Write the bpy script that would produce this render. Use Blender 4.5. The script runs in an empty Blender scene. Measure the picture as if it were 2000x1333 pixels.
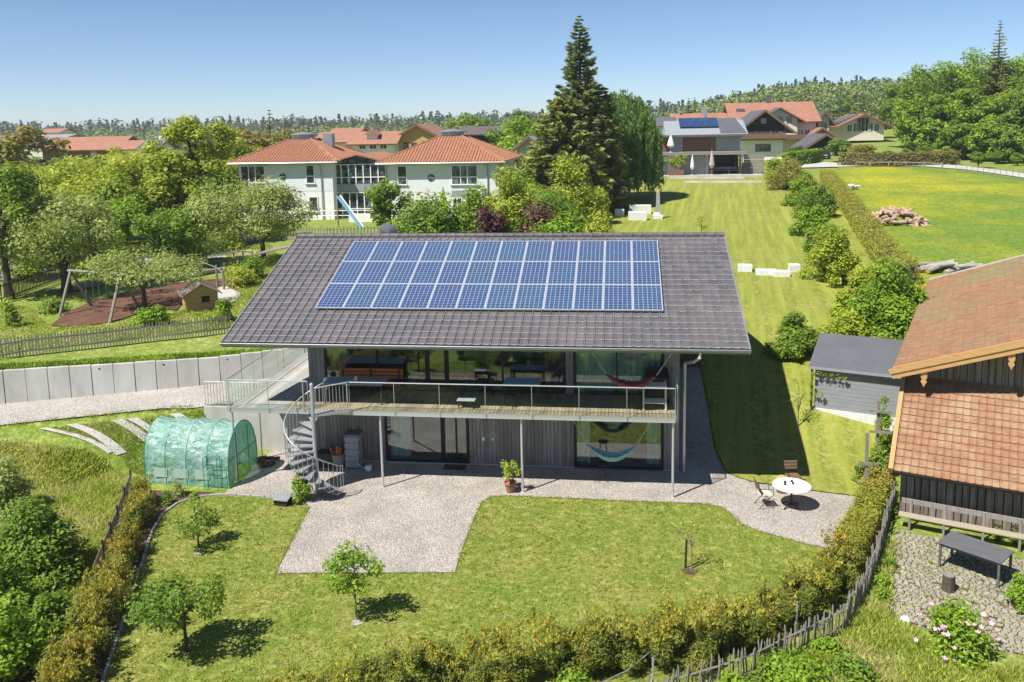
import bpy, math, random
import numpy as np
from mathutils import Vector, Matrix, geometry
R_ = math.radians
sc = bpy.context.scene
col = sc.collection
# ---------------------------------------------------------------- camera
CAM = np.array([-4.4125, -26.4547, 12.0137]); YAW, PIT, ROL, FOC, PY0 = -.1303, .1394, -.0197, 1653.75, 482.73
fw = np.array([math.sin(YAW)*math.cos(PIT), math.cos(YAW)*math.cos(PIT), -math.sin(PIT)])
r0 = np.array([math.cos(YAW), -math.sin(YAW), 0]); u0 = np.cross(r0, fw)
rt = math.cos(ROL)*r0 + math.sin(ROL)*u0; up = -math.sin(ROL)*r0 + math.cos(ROL)*u0
cd = bpy.data.cameras.new('camera'); co = bpy.data.objects.new('camera', cd); col.objects.link(co)
cd.sensor_width = 36; cd.lens = FOC*36/2000; cd.shift_y = (PY0-666.5)/2000; cd.clip_start = .5; cd.clip_end = 8000
m = Matrix.Identity(4)
for i in range(3):
    m[i][0] = rt[i]; m[i][1] = up[i]; m[i][2] = -fw[i]; m[i][3] = CAM[i]
co.matrix_world = m
sc.camera = co
# ---------------------------------------------------------------- sky, sun, exposure
SUN_EL = 55.7; SUN_AZ = 225.0      # the sun stands front left, behind the viewer
w = bpy.data.worlds.new('World'); sc.world = w; w.use_nodes = True
nt = w.node_tree; bg = nt.nodes['Background']
sky = nt.nodes.new('ShaderNodeTexSky'); sky.sky_type = 'NISHITA'; sky.sun_disc = False
sky.sun_elevation = R_(SUN_EL); sky.sun_rotation = R_(SUN_AZ); sky.altitude = 3000
sky.air_density = 1.0; sky.dust_density = 0; sky.ozone_density = 4
nt.links.new(sky.outputs[0], bg.inputs[0]); bg.inputs[1].default_value = .076
sd = bpy.data.lights.new('sun', 'SUN'); so = bpy.data.objects.new('sun', sd); col.objects.link(so)
sd.energy = 4.7; sd.angle = R_(.55); sd.color = (1, .945, .86)
kk = 1/math.tan(R_(SUN_EL)); so.rotation_euler = Vector((kk*.702, kk*.712, -1)).to_track_quat('-Z', 'Y').to_euler()
so.location = (-30, -30, 40)
sc.view_settings.view_transform = 'Standard'; sc.view_settings.look = 'None'; sc.view_settings.gamma = 1
sc.view_settings.exposure = .72; sc.view_settings.use_curve_mapping = False
sc.render.engine = 'CYCLES'; sc.cycles.max_bounces = 6; sc.cycles.transparent_max_bounces = 12
sc.cycles.use_denoising = True
# ---------------------------------------------------------------- terrain height
def ss(a, b, t):
    t = np.clip((np.asarray(t, float)-a)/(b-a), 0, 1); return t*t*(3-2*t)
def wall_y(x): return 3.35+(np.asarray(x, float)+29.2)*.30 + .018*np.clip(np.asarray(x, float)+23, 0, 9)**2
def edge_y(x): return np.minimum(.9+(np.asarray(x, float)+27.1)*.335, 3.05)
def H(x, y):
    x = np.asarray(x, float); y = np.asarray(y, float)
    zd = 1.5+np.clip((x+27)*.03, -.2, .25)
    wd = 1.8+1.6*ss(-21.5, -24.5, x)
    tb_ = np.clip((edge_y(x)-y)/wd, 0, 1); left = zd*(1-.35*ss(0, 1, tb_)-.65*tb_)
    left = np.where((x > -20.3) & (y < 3.04), np.minimum(left, .85*(1-ss(-20.4,-17.3,x))*ss(.9,3,y)), left)
    left = left+(2.75-zd)*ss(.2, .4, y-wall_y(x))*ss(-15.5, -16.5, x)+.25*ss(1, 5, y-wall_y(x))*ss(-15.5, -16.5, x)
    right = np.interp(y, [3, 4.2, 5.3, 6.6, 9.6, 12, 16], [0, .22, .55, 1.1, 1.8, 2.3, 2.6])
    mm = ss(-12, -7, x)
    near = left*(1-mm)+right*mm
    bk = np.interp(y, [0, 16, 25, 45, 60, 92, 130, 200, 400, 900, 3000], [2.5, 2.6, 3, 3.4, 3.9, 5, 5.6, 6.2, 6.5, 4, 0])
    bl = np.interp(y, [0, 30, 57, 100, 300, 900, 3000], [3.0, 3.0, 3.0, 3.1, 2.5, 1, 0])
    L = ss(0, 12, -8-.06*y-x)
    back = bk*(1-L)+bl*L
    # wooded rise far to the right
    d = np.hypot(x, y+26); az = np.arctan2(x+4.4, y+26.4)
    back = back+11*ss(.02, .22, az)*ss(130, 420, d)
    near = np.where((x > -15.72) & (x < -2.46) & (y < 11.6), 0, near)
    f = ss(12, 24, y)
    z = near*(1-f)+back*f
    z = z+.12*np.sin(x*.11+1.3)*np.sin(y*.09)*ss(28, 50, y)
    return z
def Hs(x, y): return float(H(x, y))
def ray(px, py): return fw+rt*(px-1000)/FOC-up*(py-PY0)/FOC
def PZ(px, py, z):                       # a spot measured on the survey picture, at a known height
    d = ray(px, py); return CAM+d*(z-CAM[2])/d[2]
def PY(px, py, y):                       # the same in a known upright plane
    d = ray(px, py); return CAM+d*(y-CAM[1])/d[1]
def P(px, py):                           # the same on the ground
    d = ray(px, py); t = 5.0
    while t < 3000:
        p = CAM+d*t
        if p[2] < Hs(p[0], p[1]): break
        t += .05+t*.004
    lo, hi = t-(.05+t*.004), t
    for _ in range(18):
        mi = (lo+hi)/2; p = CAM+d*mi
        if p[2] < Hs(p[0], p[1]): hi = mi
        else: lo = mi
    p = CAM+d*hi; return np.array([p[0], p[1], Hs(p[0], p[1])])
# ---------------------------------------------------------------- objects
W = {}
def tag(o, label=None, cat=None, group=None, kind=None):
    if label: o['label'] = label
    if cat: o['category'] = cat
    if group: o['group'] = group
    if kind: o['kind'] = kind
    return o
def link(o, parent=None, mw=None):
    col.objects.link(o); mw = Matrix.Identity(4) if mw is None else mw
    W[o.name] = mw
    if parent is not None: o.parent = parent; o.matrix_basis = W[parent.name].inverted() @ mw
    else: o.matrix_basis = mw
    return o
def TR(loc, rz=0, s=1): return Matrix.Translation(Vector(loc)) @ Matrix.Rotation(rz, 4, 'Z') @ Matrix.Scale(s, 4)
def thing(name, loc, label, cat, group=None, rz=0, s=1):
    o = bpy.data.objects.new(name, None); o.empty_display_size = .3
    link(o, None, TR(loc, rz, s)); return tag(o, label, cat, group)
def inst(name, mesh, parent=None, mw=None): return link(bpy.data.objects.new(name, mesh), parent, mw)
def child(name, mesh, parent, lm=None):  # lm: matrix in the parent's own space
    return inst(name, mesh, parent, W[parent.name] @ (lm if lm is not None else Matrix.Identity(4)))
KIDS = {}
def dup(root, loc, rz=0, s=1, label=None, group=None):
    r = root.copy(); link(r, None, TR(loc, rz, s))
    if label: r['label'] = label
    if group: r['group'] = group
    for ch in [o for o in root.children]:
        c = ch.copy(); col.objects.link(c); c.parent = r; W[c.name] = W[r.name] @ ch.matrix_basis
        for g in [o for o in ch.children]:
            e = g.copy(); col.objects.link(e); e.parent = c; W[e.name] = W[c.name] @ g.matrix_basis
    return r
class MB:
    def __init__(s): s.v = []; s.f = []; s.m = []; s.sm = False
    def add(s, vs, fs, mi=0):
        n = len(s.v); s.v.extend([tuple(map(float, a)) for a in vs]); s.f.extend([tuple(i+n for i in f) for f in fs]); s.m.extend([mi]*len(fs)); return s
    def box(s, x0, y0, z0, x1, y1, z1, mi=0):
        return s.add([(x0,y0,z0),(x1,y0,z0),(x1,y1,z0),(x0,y1,z0),(x0,y0,z1),(x1,y0,z1),(x1,y1,z1),(x0,y1,z1)],
                     [(0,3,2,1),(4,5,6,7),(0,1,5,4),(1,2,6,5),(2,3,7,6),(3,0,4,7)], mi)
    def obox(s, c, sx, sy, sz, rz=0, rx=0, ry=0, mi=0, ch=0):
        M_ = Matrix.Translation(Vector(c)) @ Matrix.Rotation(rz,4,'Z') @ Matrix.Rotation(ry,4,'Y') @ Matrix.Rotation(rx,4,'X')
        if ch:
            a, b, e = sx/2, sy/2, sz/2
            vs = [(x*(a-ch*(1-k)), y*(b-ch*(1-k)), z) for z, k in ((-e,0),(-e+ch,1),(e-ch,1),(e,0)) for x, y in ((-1,-1),(1,-1),(1,1),(-1,1))]
            fs = [(0,3,2,1),(12,13,14,15)]+[(4*r+i, 4*r+(i+1)%4, 4*r+4+(i+1)%4, 4*r+4+i) for r in range(3) for i in range(4)]
        else:
            vs = [(x*sx/2, y*sy/2, z*sz/2) for z in (-1,1) for x, y in ((-1,-1),(1,-1),(1,1),(-1,1))]
            fs = [(0,3,2,1),(4,5,6,7),(0,1,5,4),(1,2,6,5),(2,3,7,6),(3,0,4,7)]
        return s.add([M_ @ Vector(v) for v in vs], fs, mi)
    def tube(s, pts, rad, n=6, mi=0, cap=True):
        pts = [Vector(p) for p in pts]; k = len(pts)
        if not hasattr(rad, '__len__'): rad = [rad]*k
        vs = []
        ref = Vector((0,0,1))
        for i, p in enumerate(pts):
            d = (pts[min(i+1,k-1)]-pts[max(i-1,0)]).normalized()
            a = d.cross(ref if abs(d.dot(ref)) < .95 else Vector((1,0,0))).normalized(); b = d.cross(a)
            for j in range(n):
                t = 2*math.pi*j/n; vs.append(p+(a*math.cos(t)+b*math.sin(t))*rad[i])
        fs = [(i*n+j, i*n+(j+1)%n, (i+1)*n+(j+1)%n, (i+1)*n+j) for i in range(k-1) for j in range(n)]
        if cap: fs += [tuple(range(n)), tuple((k-1)*n+j for j in reversed(range(n)))]
        return s.add(vs, fs, mi)
    def beam(s, p, q, wd, ht, mi=0):
        p = Vector(p); q = Vector(q); d = (q-p).normalized(); ref = Vector((0,0,1)) if abs(d.z) < .95 else Vector((0,1,0))
        a = d.cross(ref).normalized()*wd/2; b = a.cross(d).normalized()*ht/2
        return s.add([p-a-b,p+a-b,p+a+b,p-a+b,q-a-b,q+a-b,q+a+b,q-a+b],[(0,3,2,1),(4,5,6,7),(0,1,5,4),(1,2,6,5),(2,3,7,6),(3,0,4,7)], mi)
    def lathe(s, c, prof, n=12, mi=0):
        vs = [(c[0]+r*math.cos(2*math.pi*j/n), c[1]+r*math.sin(2*math.pi*j/n), c[2]+z) for r, z in prof for j in range(n)]
        fs = [(i*n+j, i*n+(j+1)%n, (i+1)*n+(j+1)%n, (i+1)*n+j) for i in range(len(prof)-1) for j in range(n)]
        fs += [tuple(reversed(range(n))), tuple((len(prof)-1)*n+j for j in range(n))]
        return s.add(vs, fs, mi)
    def prism(s, poly, z0, z1, mi=0):        # poly: list of (x,y), z0/z1 numbers
        n = len(poly); vs = [(x,y,z0) for x,y in poly]+[(x,y,z1) for x,y in poly]
        return s.add(vs, [tuple(reversed(range(n))), tuple(range(n,2*n))]+[(i,(i+1)%n,n+(i+1)%n,n+i) for i in range(n)], mi)
    def slab(s, pts, nrm, th, mi=0):         # flat polygon pushed along nrm
        n = len(pts); q = [Vector(p) for p in pts]; nv = Vector(nrm).normalized()*th
        return s.add(q+[p+nv for p in q], [tuple(reversed(range(n))), tuple(range(n,2*n))]+[(i,(i+1)%n,n+(i+1)%n,n+i) for i in range(n)], mi)
    def mesh(s, name, mats, M_=None, smooth=False):
        me = bpy.data.meshes.new(name); vs = s.v
        if M_ is not None: vs = [M_ @ Vector(v) for v in vs]
        me.from_pydata([tuple(v) for v in vs], [], s.f)
        for mt in (mats if isinstance(mats, (list, tuple)) else [mats]): me.materials.append(mt)
        if any(s.m): me.polygons.foreach_set('material_index', s.m)
        if smooth: me.shade_smooth()
        return me
    def build(s, name, mats, parent=None, local=False, smooth=False):   # world coordinates unless local
        if parent is None: return inst(name, s.mesh(name, mats, None, smooth))
        if local: return child(name, s.mesh(name, mats, None, smooth), parent)
        return child(name, s.mesh(name, mats, W[parent.name].inverted(), smooth), parent)
    def top(s, name, mats, loc, label, cat, group=None, smooth=False):   # a one-mesh thing with its origin at loc
        me = s.mesh(name, mats, Matrix.Translation(-Vector(loc)), smooth)
        return tag(inst(name, me, None, Matrix.Translation(Vector(loc))), label, cat, group)
# ---------------------------------------------------------------- materials
def lin(c): return tuple((x/12.92 if x <= .04045 else ((x+.055)/1.055)**2.4) for x in c)
MAT = {}
def mat(name, c1, c2=None, sc1=3, rough=.8, bump=0, bsc=30, metal=0, detail=4, c3=None, sc3=.5, stretch=(1,1,1), spec=.4, isl=0, trans=0, world=False, pos=(.35,.65), alpha=1):
    mt = bpy.data.materials.new(name); mt.use_nodes = True; n = mt.node_tree.nodes; l = mt.node_tree.links
    b = n['Principled BSDF']; b.inputs['Roughness'].default_value = rough; b.inputs['Metallic'].default_value = metal
    b.inputs['Specular IOR Level'].default_value = spec
    if c2 is None and c3 is None and not isl and not bump:
        b.inputs['Base Color'].default_value = (*c1, 1)
    if world: vec = n.new('ShaderNodeNewGeometry').outputs['Position']
    else: vec = n.new('ShaderNodeTexCoord').outputs['Object']
    mp = n.new('ShaderNodeMapping'); mp.inputs['Scale'].default_value = stretch; l.new(vec, mp.inputs[0]); vec = mp.outputs[0]
    out = None
    def rgb(c):
        r = n.new('ShaderNodeRGB'); r.outputs[0].default_value = (*c, 1); return r.outputs[0]
    cur = rgb(c1)
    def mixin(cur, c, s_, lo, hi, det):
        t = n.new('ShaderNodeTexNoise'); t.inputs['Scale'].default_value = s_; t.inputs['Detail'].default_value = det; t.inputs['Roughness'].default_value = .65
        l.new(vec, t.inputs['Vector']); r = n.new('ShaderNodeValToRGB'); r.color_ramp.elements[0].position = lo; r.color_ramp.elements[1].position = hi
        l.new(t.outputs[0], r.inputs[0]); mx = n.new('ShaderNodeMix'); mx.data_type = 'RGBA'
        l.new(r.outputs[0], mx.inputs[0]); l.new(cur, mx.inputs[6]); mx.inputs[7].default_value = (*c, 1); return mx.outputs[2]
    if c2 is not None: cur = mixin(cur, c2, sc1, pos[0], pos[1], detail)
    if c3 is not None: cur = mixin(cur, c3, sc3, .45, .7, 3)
    if isl:
        g = n.new('ShaderNodeNewGeometry'); hs = n.new('ShaderNodeHueSaturation'); mr = n.new('ShaderNodeMapRange')
        mr.inputs['To Min'].default_value = 1-isl; mr.inputs['To Max'].default_value = 1+isl; l.new(g.outputs['Random Per Island'], mr.inputs[0])
        l.new(mr.outputs[0], hs.inputs['Value']); l.new(cur, hs.inputs['Color']); cur = hs.outputs[0]
    l.new(cur, b.inputs['Base Color'])
    if bump:
        t = n.new('ShaderNodeTexNoise'); t.inputs['Scale'].default_value = bsc; t.inputs['Detail'].default_value = 5; l.new(vec, t.inputs['Vector'])
        bp = n.new('ShaderNodeBump'); bp.inputs['Strength'].default_value = min(1, bump); bp.inputs['Distance'].default_value = .02*max(1, bump)
        l.new(t.outputs[0], bp.inputs['Height']); l.new(bp.outputs[0], b.inputs['Normal'])
    if trans:
        tr = n.new('ShaderNodeBsdfTranslucent'); ms = n.new('ShaderNodeMixShader'); ms.inputs[0].default_value = trans
        hv = n.new('ShaderNodeHueSaturation'); hv.inputs['Value'].default_value = 1.25; hv.inputs['Hue'].default_value = .49; l.new(cur, hv.inputs['Color'])
        l.new(hv.outputs[0], tr.inputs['Color'])
        l.new(b.outputs[0], ms.inputs[1]); l.new(tr.outputs[0], ms.inputs[2]); l.new(ms.outputs[0], n['Material Output'].inputs[0])
    if alpha < 1: b.inputs['Alpha'].default_value = alpha
    MAT[name] = mt; return mt
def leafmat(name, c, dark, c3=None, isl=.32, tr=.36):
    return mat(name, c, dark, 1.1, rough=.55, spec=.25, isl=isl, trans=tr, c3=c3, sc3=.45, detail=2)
def glassmat(name, ior=1.75, tint=(.75,.82,.8), rough=.0):
    mt = bpy.data.materials.new(name); mt.use_nodes = True; n = mt.node_tree.nodes; l = mt.node_tree.links
    n.remove(n['Principled BSDF'])
    t = n.new('ShaderNodeBsdfTransparent'); t.inputs[0].default_value = (*tint, 1); g = n.new('ShaderNodeBsdfGlossy'); g.inputs['Roughness'].default_value = rough
    g.inputs['Color'].default_value = (.9,.95,.93,1)
    lw = n.new('ShaderNodeLayerWeight'); lw.inputs[0].default_value = .5; pw = n.new('ShaderNodeMath'); pw.operation = 'POWER'; pw.inputs[1].default_value = 4.5; l.new(lw.outputs['Facing'], pw.inputs[0])
    f = n.new('ShaderNodeMath'); f.operation = 'MULTIPLY_ADD'; f.inputs[1].default_value = 1-ior; f.inputs[2].default_value = ior; l.new(pw.outputs[0], f.inputs[0]); ms = n.new('ShaderNodeMixShader')
    l.new(f.outputs[0], ms.inputs[0]); l.new(t.outputs[0], ms.inputs[1]); l.new(g.outputs[0], ms.inputs[2]); l.new(ms.outputs[0], n['Material Output'].inputs[0])
    MAT[name] = mt; return mt
LAWN = (.25,.28,.05); LAWN2 = (.155,.215,.028)
def lawnmat(name, a, b, c, stripes=None, flowers=False):
    mt = mat(name, a, b, 1.3, rough=.9, bump=1, bsc=28, spec=.15, c3=c, sc3=.55, world=True, detail=8, pos=(.38,.62))
    n = mt.node_tree.nodes; l = mt.node_tree.links; bs = n['Principled BSDF']; cur = bs.inputs['Base Color'].links[0].from_socket
    g = n.new('ShaderNodeNewGeometry').outputs['Position']
    def tex(scale, lo, hi, rot=0, st=(1,1,1), det=6):
        mp = n.new('ShaderNodeMapping'); mp.inputs['Scale'].default_value = st; m0 = n.new('ShaderNodeMapping'); m0.inputs['Rotation'].default_value = (0,0,rot); l.new(g, m0.inputs[0]); l.new(m0.outputs[0], mp.inputs[0])
        t = n.new('ShaderNodeTexNoise'); t.inputs['Scale'].default_value = scale; t.inputs['Detail'].default_value = det; t.inputs['Roughness'].default_value = .7; l.new(mp.outputs[0], t.inputs[0])
        r = n.new('ShaderNodeMapRange'); r.inputs['From Min'].default_value = lo; r.inputs['From Max'].default_value = hi; l.new(t.outputs[0], r.inputs[0]); return r.outputs[0]
    def mix(cur, fac, c, mode='MIX'):
        mx = n.new('ShaderNodeMix'); mx.data_type = 'RGBA'; mx.blend_type = mode; l.new(fac, mx.inputs[0]); l.new(cur, mx.inputs[6]); mx.inputs[7].default_value = (*c,1); return mx.outputs[2]
    cur = mix(cur, tex(.42, .50, .66, det=6), tuple(x*y for x, y in zip(b,(.95,1.1,.9))))
    cur = mix(cur, tex(9, .40, .66, det=8), tuple(x*.6 for x in b))
    cur = mix(cur, tex(3.6, .50, .72, det=10), tuple(min(1,x*y) for x, y in zip(a,(1.65,1.4,3.0))))
    if stripes is not None:
        cur = mix(cur, tex(2.0, .42, .64, rot=stripes, st=(1.0,.03,0), det=2), tuple(x*1.12 for x in a))
        cur = mix(cur, tex(1.7, .5, .75, rot=stripes, st=(1.0,.04,0), det=2), b)
    if flowers:
        f1 = tex(.05, .47, .66, st=(1,.8,1), det=4); f2 = tex(2.2, .38, .6, det=9)
        mu = n.new('ShaderNodeMath'); mu.operation = 'MULTIPLY'; l.new(f1, mu.inputs[0]); l.new(f2, mu.inputs[1])
        cur = mix(cur, mu.outputs[0], (.50,.42,.015))
    l.new(cur, bs.inputs['Base Color']); return mt
lawnmat('lawn', LAWN, LAWN2, (.33,.30,.085))
lawnmat('rear_lawn', (.26,.28,.048), (.18,.225,.03), (.33,.32,.085), stripes=.117)
lawnmat('rough', (.25,.32,.05), (.16,.23,.03), (.32,.34,.10))
lawnmat('meadow', (.17,.27,.03), (.12,.20,.02), (.24,.28,.04), flowers=True)
def gravelmat(name, c, c2, s=26):
    mt = mat(name, c, c2, .7, rough=.95, spec=.2, world=True, detail=6)
    n = mt.node_tree.nodes; l = mt.node_tree.links; bs = n['Principled BSDF']; cur = bs.inputs['Base Color'].links[0].from_socket
    g = n.new('ShaderNodeNewGeometry').outputs['Position']
    v = n.new('ShaderNodeTexVoronoi'); v.inputs['Scale'].default_value = s; l.new(g, v.inputs['Vector'])
    hs = n.new('ShaderNodeHueSaturation'); mr = n.new('ShaderNodeMapRange'); mr.inputs['To Min'].default_value = .68; mr.inputs['To Max'].default_value = 1.22
    sp = n.new('ShaderNodeSeparateColor'); l.new(v.outputs['Color'], sp.inputs[0]); l.new(sp.outputs[0], mr.inputs[0]); l.new(mr.outputs[0], hs.inputs['Value']); l.new(cur, hs.inputs['Color'])
    l.new(hs.outputs[0], bs.inputs['Base Color'])
    bp = n.new('ShaderNodeBump'); bp.inputs['Strength'].default_value = .9; bp.inputs['Distance'].default_value = .03; bp.invert = True
    l.new(v.outputs['Distance'], bp.inputs['Height']); l.new(bp.outputs[0], bs.inputs['Normal']); return mt
gravelmat('gravel', (.445,.405,.36), (.33,.30,.265), 24)
gravelmat('drive', (.44,.42,.38), (.36,.34,.30), 20)
gravelmat('mulch', (.165,.085,.055), (.105,.055,.038), 12)
mat('table_dark', (.13,.13,.135), (.10,.10,.105), 3, rough=.75, stretch=(.6,6,6))
gravelmat('soil', (.13,.085,.055), (.09,.06,.04), 12)
mat('concrete', (.50,.49,.46), (.40,.39,.36), 1.7, rough=.9, bump=.3, bsc=12, c3=(.58,.57,.54), sc3=.5, world=True, stretch=(1,1,.45))
mat('white_stone', (.72,.72,.71), (.58,.58,.57), 6, rough=.8, bump=.5, bsc=18)
mat('grey_stone', (.38,.37,.35), (.26,.25,.23), 5, rough=.9, bump=.6, bsc=20)
mat('roof_tile', (.118,.112,.117), (.084,.08,.084), 2.5, rough=.55, bump=.15, bsc=60, isl=.15, spec=.5, world=True, c3=(.137,.122,.125), sc3=.6)
mat('tile_edge', (.44,.43,.44), (.20,.19,.20), 25, rough=.7)
mat('zinc', (.42,.43,.45), (.35,.36,.38), 3, rough=.4, metal=.6)
mat('galv', (.50,.52,.54), (.42,.44,.46), 8, rough=.45, metal=.55)
mat('silver', (.60,.61,.63), None, rough=.35, metal=.5)
mat('panel_frame', (.62,.63,.65), None, rough=.35, metal=.4)
mat('grey_wood', (.29,.27,.25), (.19,.175,.16), 2.2, rough=.85, bump=.5, bsc=10, stretch=(7,7,.6), isl=.2)
mat('upper_wood', (.27,.26,.26), (.20,.19,.19), 2.2, rough=.85, bump=.4, bsc=10, stretch=(7,7,.6), isl=.15)
mat('deck_wood', (.36,.29,.19), (.26,.21,.15), 2.5, rough=.8, bump=.3, bsc=10, stretch=(6,.8,1), isl=.2)
mat('deck_grey', (.47,.45,.42), (.36,.345,.325), 2.5, rough=.85, bump=.3, bsc=10, stretch=(6,.8,1), isl=.2)
mat('dark_frame', (.012,.013,.017), None, rough=.45)
mat('interior', (.20,.19,.18), None, rough=.9)
mat('interior_floor', (.26,.22,.18), None, rough=.7)
glassmat('glass', .13, (.84,.9,.88)); glassmat('clear_glass', .025, (.955,.985,.97)); glassmat('dark_glass', .15, (.25,.28,.3))
mat('far_glass', (.03,.04,.05), (.16,.18,.19), 1.6, rough=.12, spec=.8, world=True, pos=(.5,.6))
mat('curtain', (.66,.86,.82), (.50,.70,.68), 3, rough=.9, stretch=(9,1,.3), trans=.3)
mat('curtain_purple', (.13,.09,.17), (.09,.06,.12), 3, rough=.9, stretch=(9,1,.3))
mat('orange_wood', (.38,.12,.035), (.28,.085,.025), 3, rough=.5, stretch=(.6,8,8))
mat('table_grey', (.33,.37,.39), None, rough=.3)
mat('black_metal', (.02,.02,.022), None, rough=.5)
mat('dark_wood', (.055,.045,.04), (.035,.03,.027), 3, rough=.8, bump=.4, bsc=10, stretch=(7,7,.6), isl=.35)
mat('barn_board', (.20,.165,.135), (.09,.07,.06), 2.4, rough=.9, bump=.6, bsc=9, stretch=(8,8,.5), isl=.3, c3=(.29,.26,.225), sc3=1.2)
mat('larch', (.50,.30,.12), (.42,.25,.10), 2.5, rough=.6, bump=.15, bsc=9, stretch=(1,6,6))
mat('barn_tile', (.33,.175,.095), (.22,.125,.075), 5, rough=.9, bump=.4, bsc=25, isl=.22, c3=(.34,.25,.15), sc3=1.1, world=True)
mat('barn_tile_old', (.30,.165,.09), (.21,.125,.075), 3, rough=.95, bump=.8, bsc=16, isl=.1, c3=(.20,.185,.095), sc3=.28, world=True)
mat('terracotta', (.39,.175,.10), (.28,.13,.078), 3, rough=.8, bump=.2, bsc=20, isl=.14)
mat('terracotta_far', (.34,.16,.105), (.27,.13,.085), 1, rough=.85, isl=.1)
mat('brown_roof', (.12,.10,.09), (.09,.075,.07), 1, rough=.85)
mat('slate', (.11,.115,.13), (.09,.095,.105), 1, rough=.6)
mat('light_roof', (.30,.32,.34), (.26,.28,.30), 1.5, rough=.5)
mat('white_wall', (.78,.78,.77), (.70,.70,.69), .8, rough=.9)
mat('blue_white_wall', (.68,.71,.74), (.64,.67,.70), .8, rough=.9)
mat('cream_wall', (.66,.62,.52), (.60,.56,.47), .8, rough=.9)
mat('yellow_wood', (.52,.33,.13), (.42,.26,.10), 2, rough=.8, bump=.2, bsc=10, stretch=(1,1,7), isl=.12)
mat('brown_wood', (.20,.11,.065), (.14,.08,.05), 2, rough=.8, stretch=(1,1,7), isl=.15)
mat('black_wood', (.03,.02,.017), (.02,.015,.013), 2, rough=.85, isl=.2)
mat('fence_wood', (.27,.25,.215), (.17,.155,.135), 4, rough=.9, bump=.3, bsc=12, stretch=(5,5,.7), isl=.25)
mat('bark', (.10,.08,.06), (.055,.045,.035), 6, rough=.95, bump=.8, bsc=20, stretch=(1,1,.3))
mat('pale_bark', (.27,.23,.18), (.18,.15,.12), 6, rough=.9, bump=.5, bsc=20)
mat('shed_grey', (.27,.285,.31), (.22,.235,.255), 2, rough=.75, bump=.2, bsc=12, stretch=(.6,6,6), isl=.12)
mat('shed_roof', (.115,.125,.14), (.10,.108,.12), 1.2, rough=.7)
mat('white_paint', (.82,.83,.84), None, rough=.35)
mat('bench_wood', (.40,.35,.25), (.32,.28,.20), 3, rough=.8, stretch=(.6,8,8))
mat('cream_cloth', (.66,.62,.48), None, rough=.9)
mat('asphalt', (.28,.275,.26), (.22,.215,.2), 2, rough=.95)
mat('road_pale', (.46,.45,.42), (.40,.39,.36), 1, rough=.95)
mat('collector_blue', (.03,.07,.16), (.02,.045,.11), 2, rough=.2)
mat('blue_plastic', (.20,.42,.62), None, rough=.35)
mat('red_cloth', (.25,.03,.06), (.12,.02,.06), 3, rough=.95, stretch=(1,1,22), pos=(.45,.55), c3=(.30,.17,.10), sc3=2)
mat('teal_cloth', (.12,.36,.38), (.30,.52,.50), 3, rough=.95, stretch=(1,1,22), pos=(.45,.55))
mat('rope', (.62,.60,.56), None, rough=.95)
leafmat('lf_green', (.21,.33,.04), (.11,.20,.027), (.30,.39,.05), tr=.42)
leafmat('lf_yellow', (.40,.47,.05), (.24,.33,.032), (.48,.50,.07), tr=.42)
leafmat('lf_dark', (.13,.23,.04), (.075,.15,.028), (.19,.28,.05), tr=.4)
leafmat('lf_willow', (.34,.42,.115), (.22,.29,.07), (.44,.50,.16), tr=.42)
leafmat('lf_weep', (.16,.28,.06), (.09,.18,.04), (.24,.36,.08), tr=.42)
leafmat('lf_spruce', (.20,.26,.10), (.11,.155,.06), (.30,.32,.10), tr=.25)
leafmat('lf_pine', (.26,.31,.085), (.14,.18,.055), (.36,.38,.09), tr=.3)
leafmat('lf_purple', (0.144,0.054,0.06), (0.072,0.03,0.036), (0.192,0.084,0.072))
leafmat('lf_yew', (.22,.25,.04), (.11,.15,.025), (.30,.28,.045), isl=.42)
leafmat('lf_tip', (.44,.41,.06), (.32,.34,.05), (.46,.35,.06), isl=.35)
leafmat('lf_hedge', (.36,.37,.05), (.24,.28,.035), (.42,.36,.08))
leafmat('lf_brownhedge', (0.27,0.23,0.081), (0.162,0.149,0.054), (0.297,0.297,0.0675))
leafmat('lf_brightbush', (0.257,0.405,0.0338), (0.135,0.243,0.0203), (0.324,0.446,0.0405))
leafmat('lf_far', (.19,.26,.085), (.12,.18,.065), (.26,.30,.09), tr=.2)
leafmat('lf_farpine', (.10,.14,.07), (.06,.095,.05), (.15,.19,.08), tr=.1)  # needle colour lightened to suggest distance haze
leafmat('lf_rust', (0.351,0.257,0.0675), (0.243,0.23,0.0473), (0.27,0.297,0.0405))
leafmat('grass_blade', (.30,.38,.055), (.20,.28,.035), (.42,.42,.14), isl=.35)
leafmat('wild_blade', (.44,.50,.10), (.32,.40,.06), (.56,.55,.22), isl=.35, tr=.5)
leafmat('lf_mapleflower', (0.324,0.297,0.0675), (0.216,0.23,0.0405), (0.405,0.216,0.0675))
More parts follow.
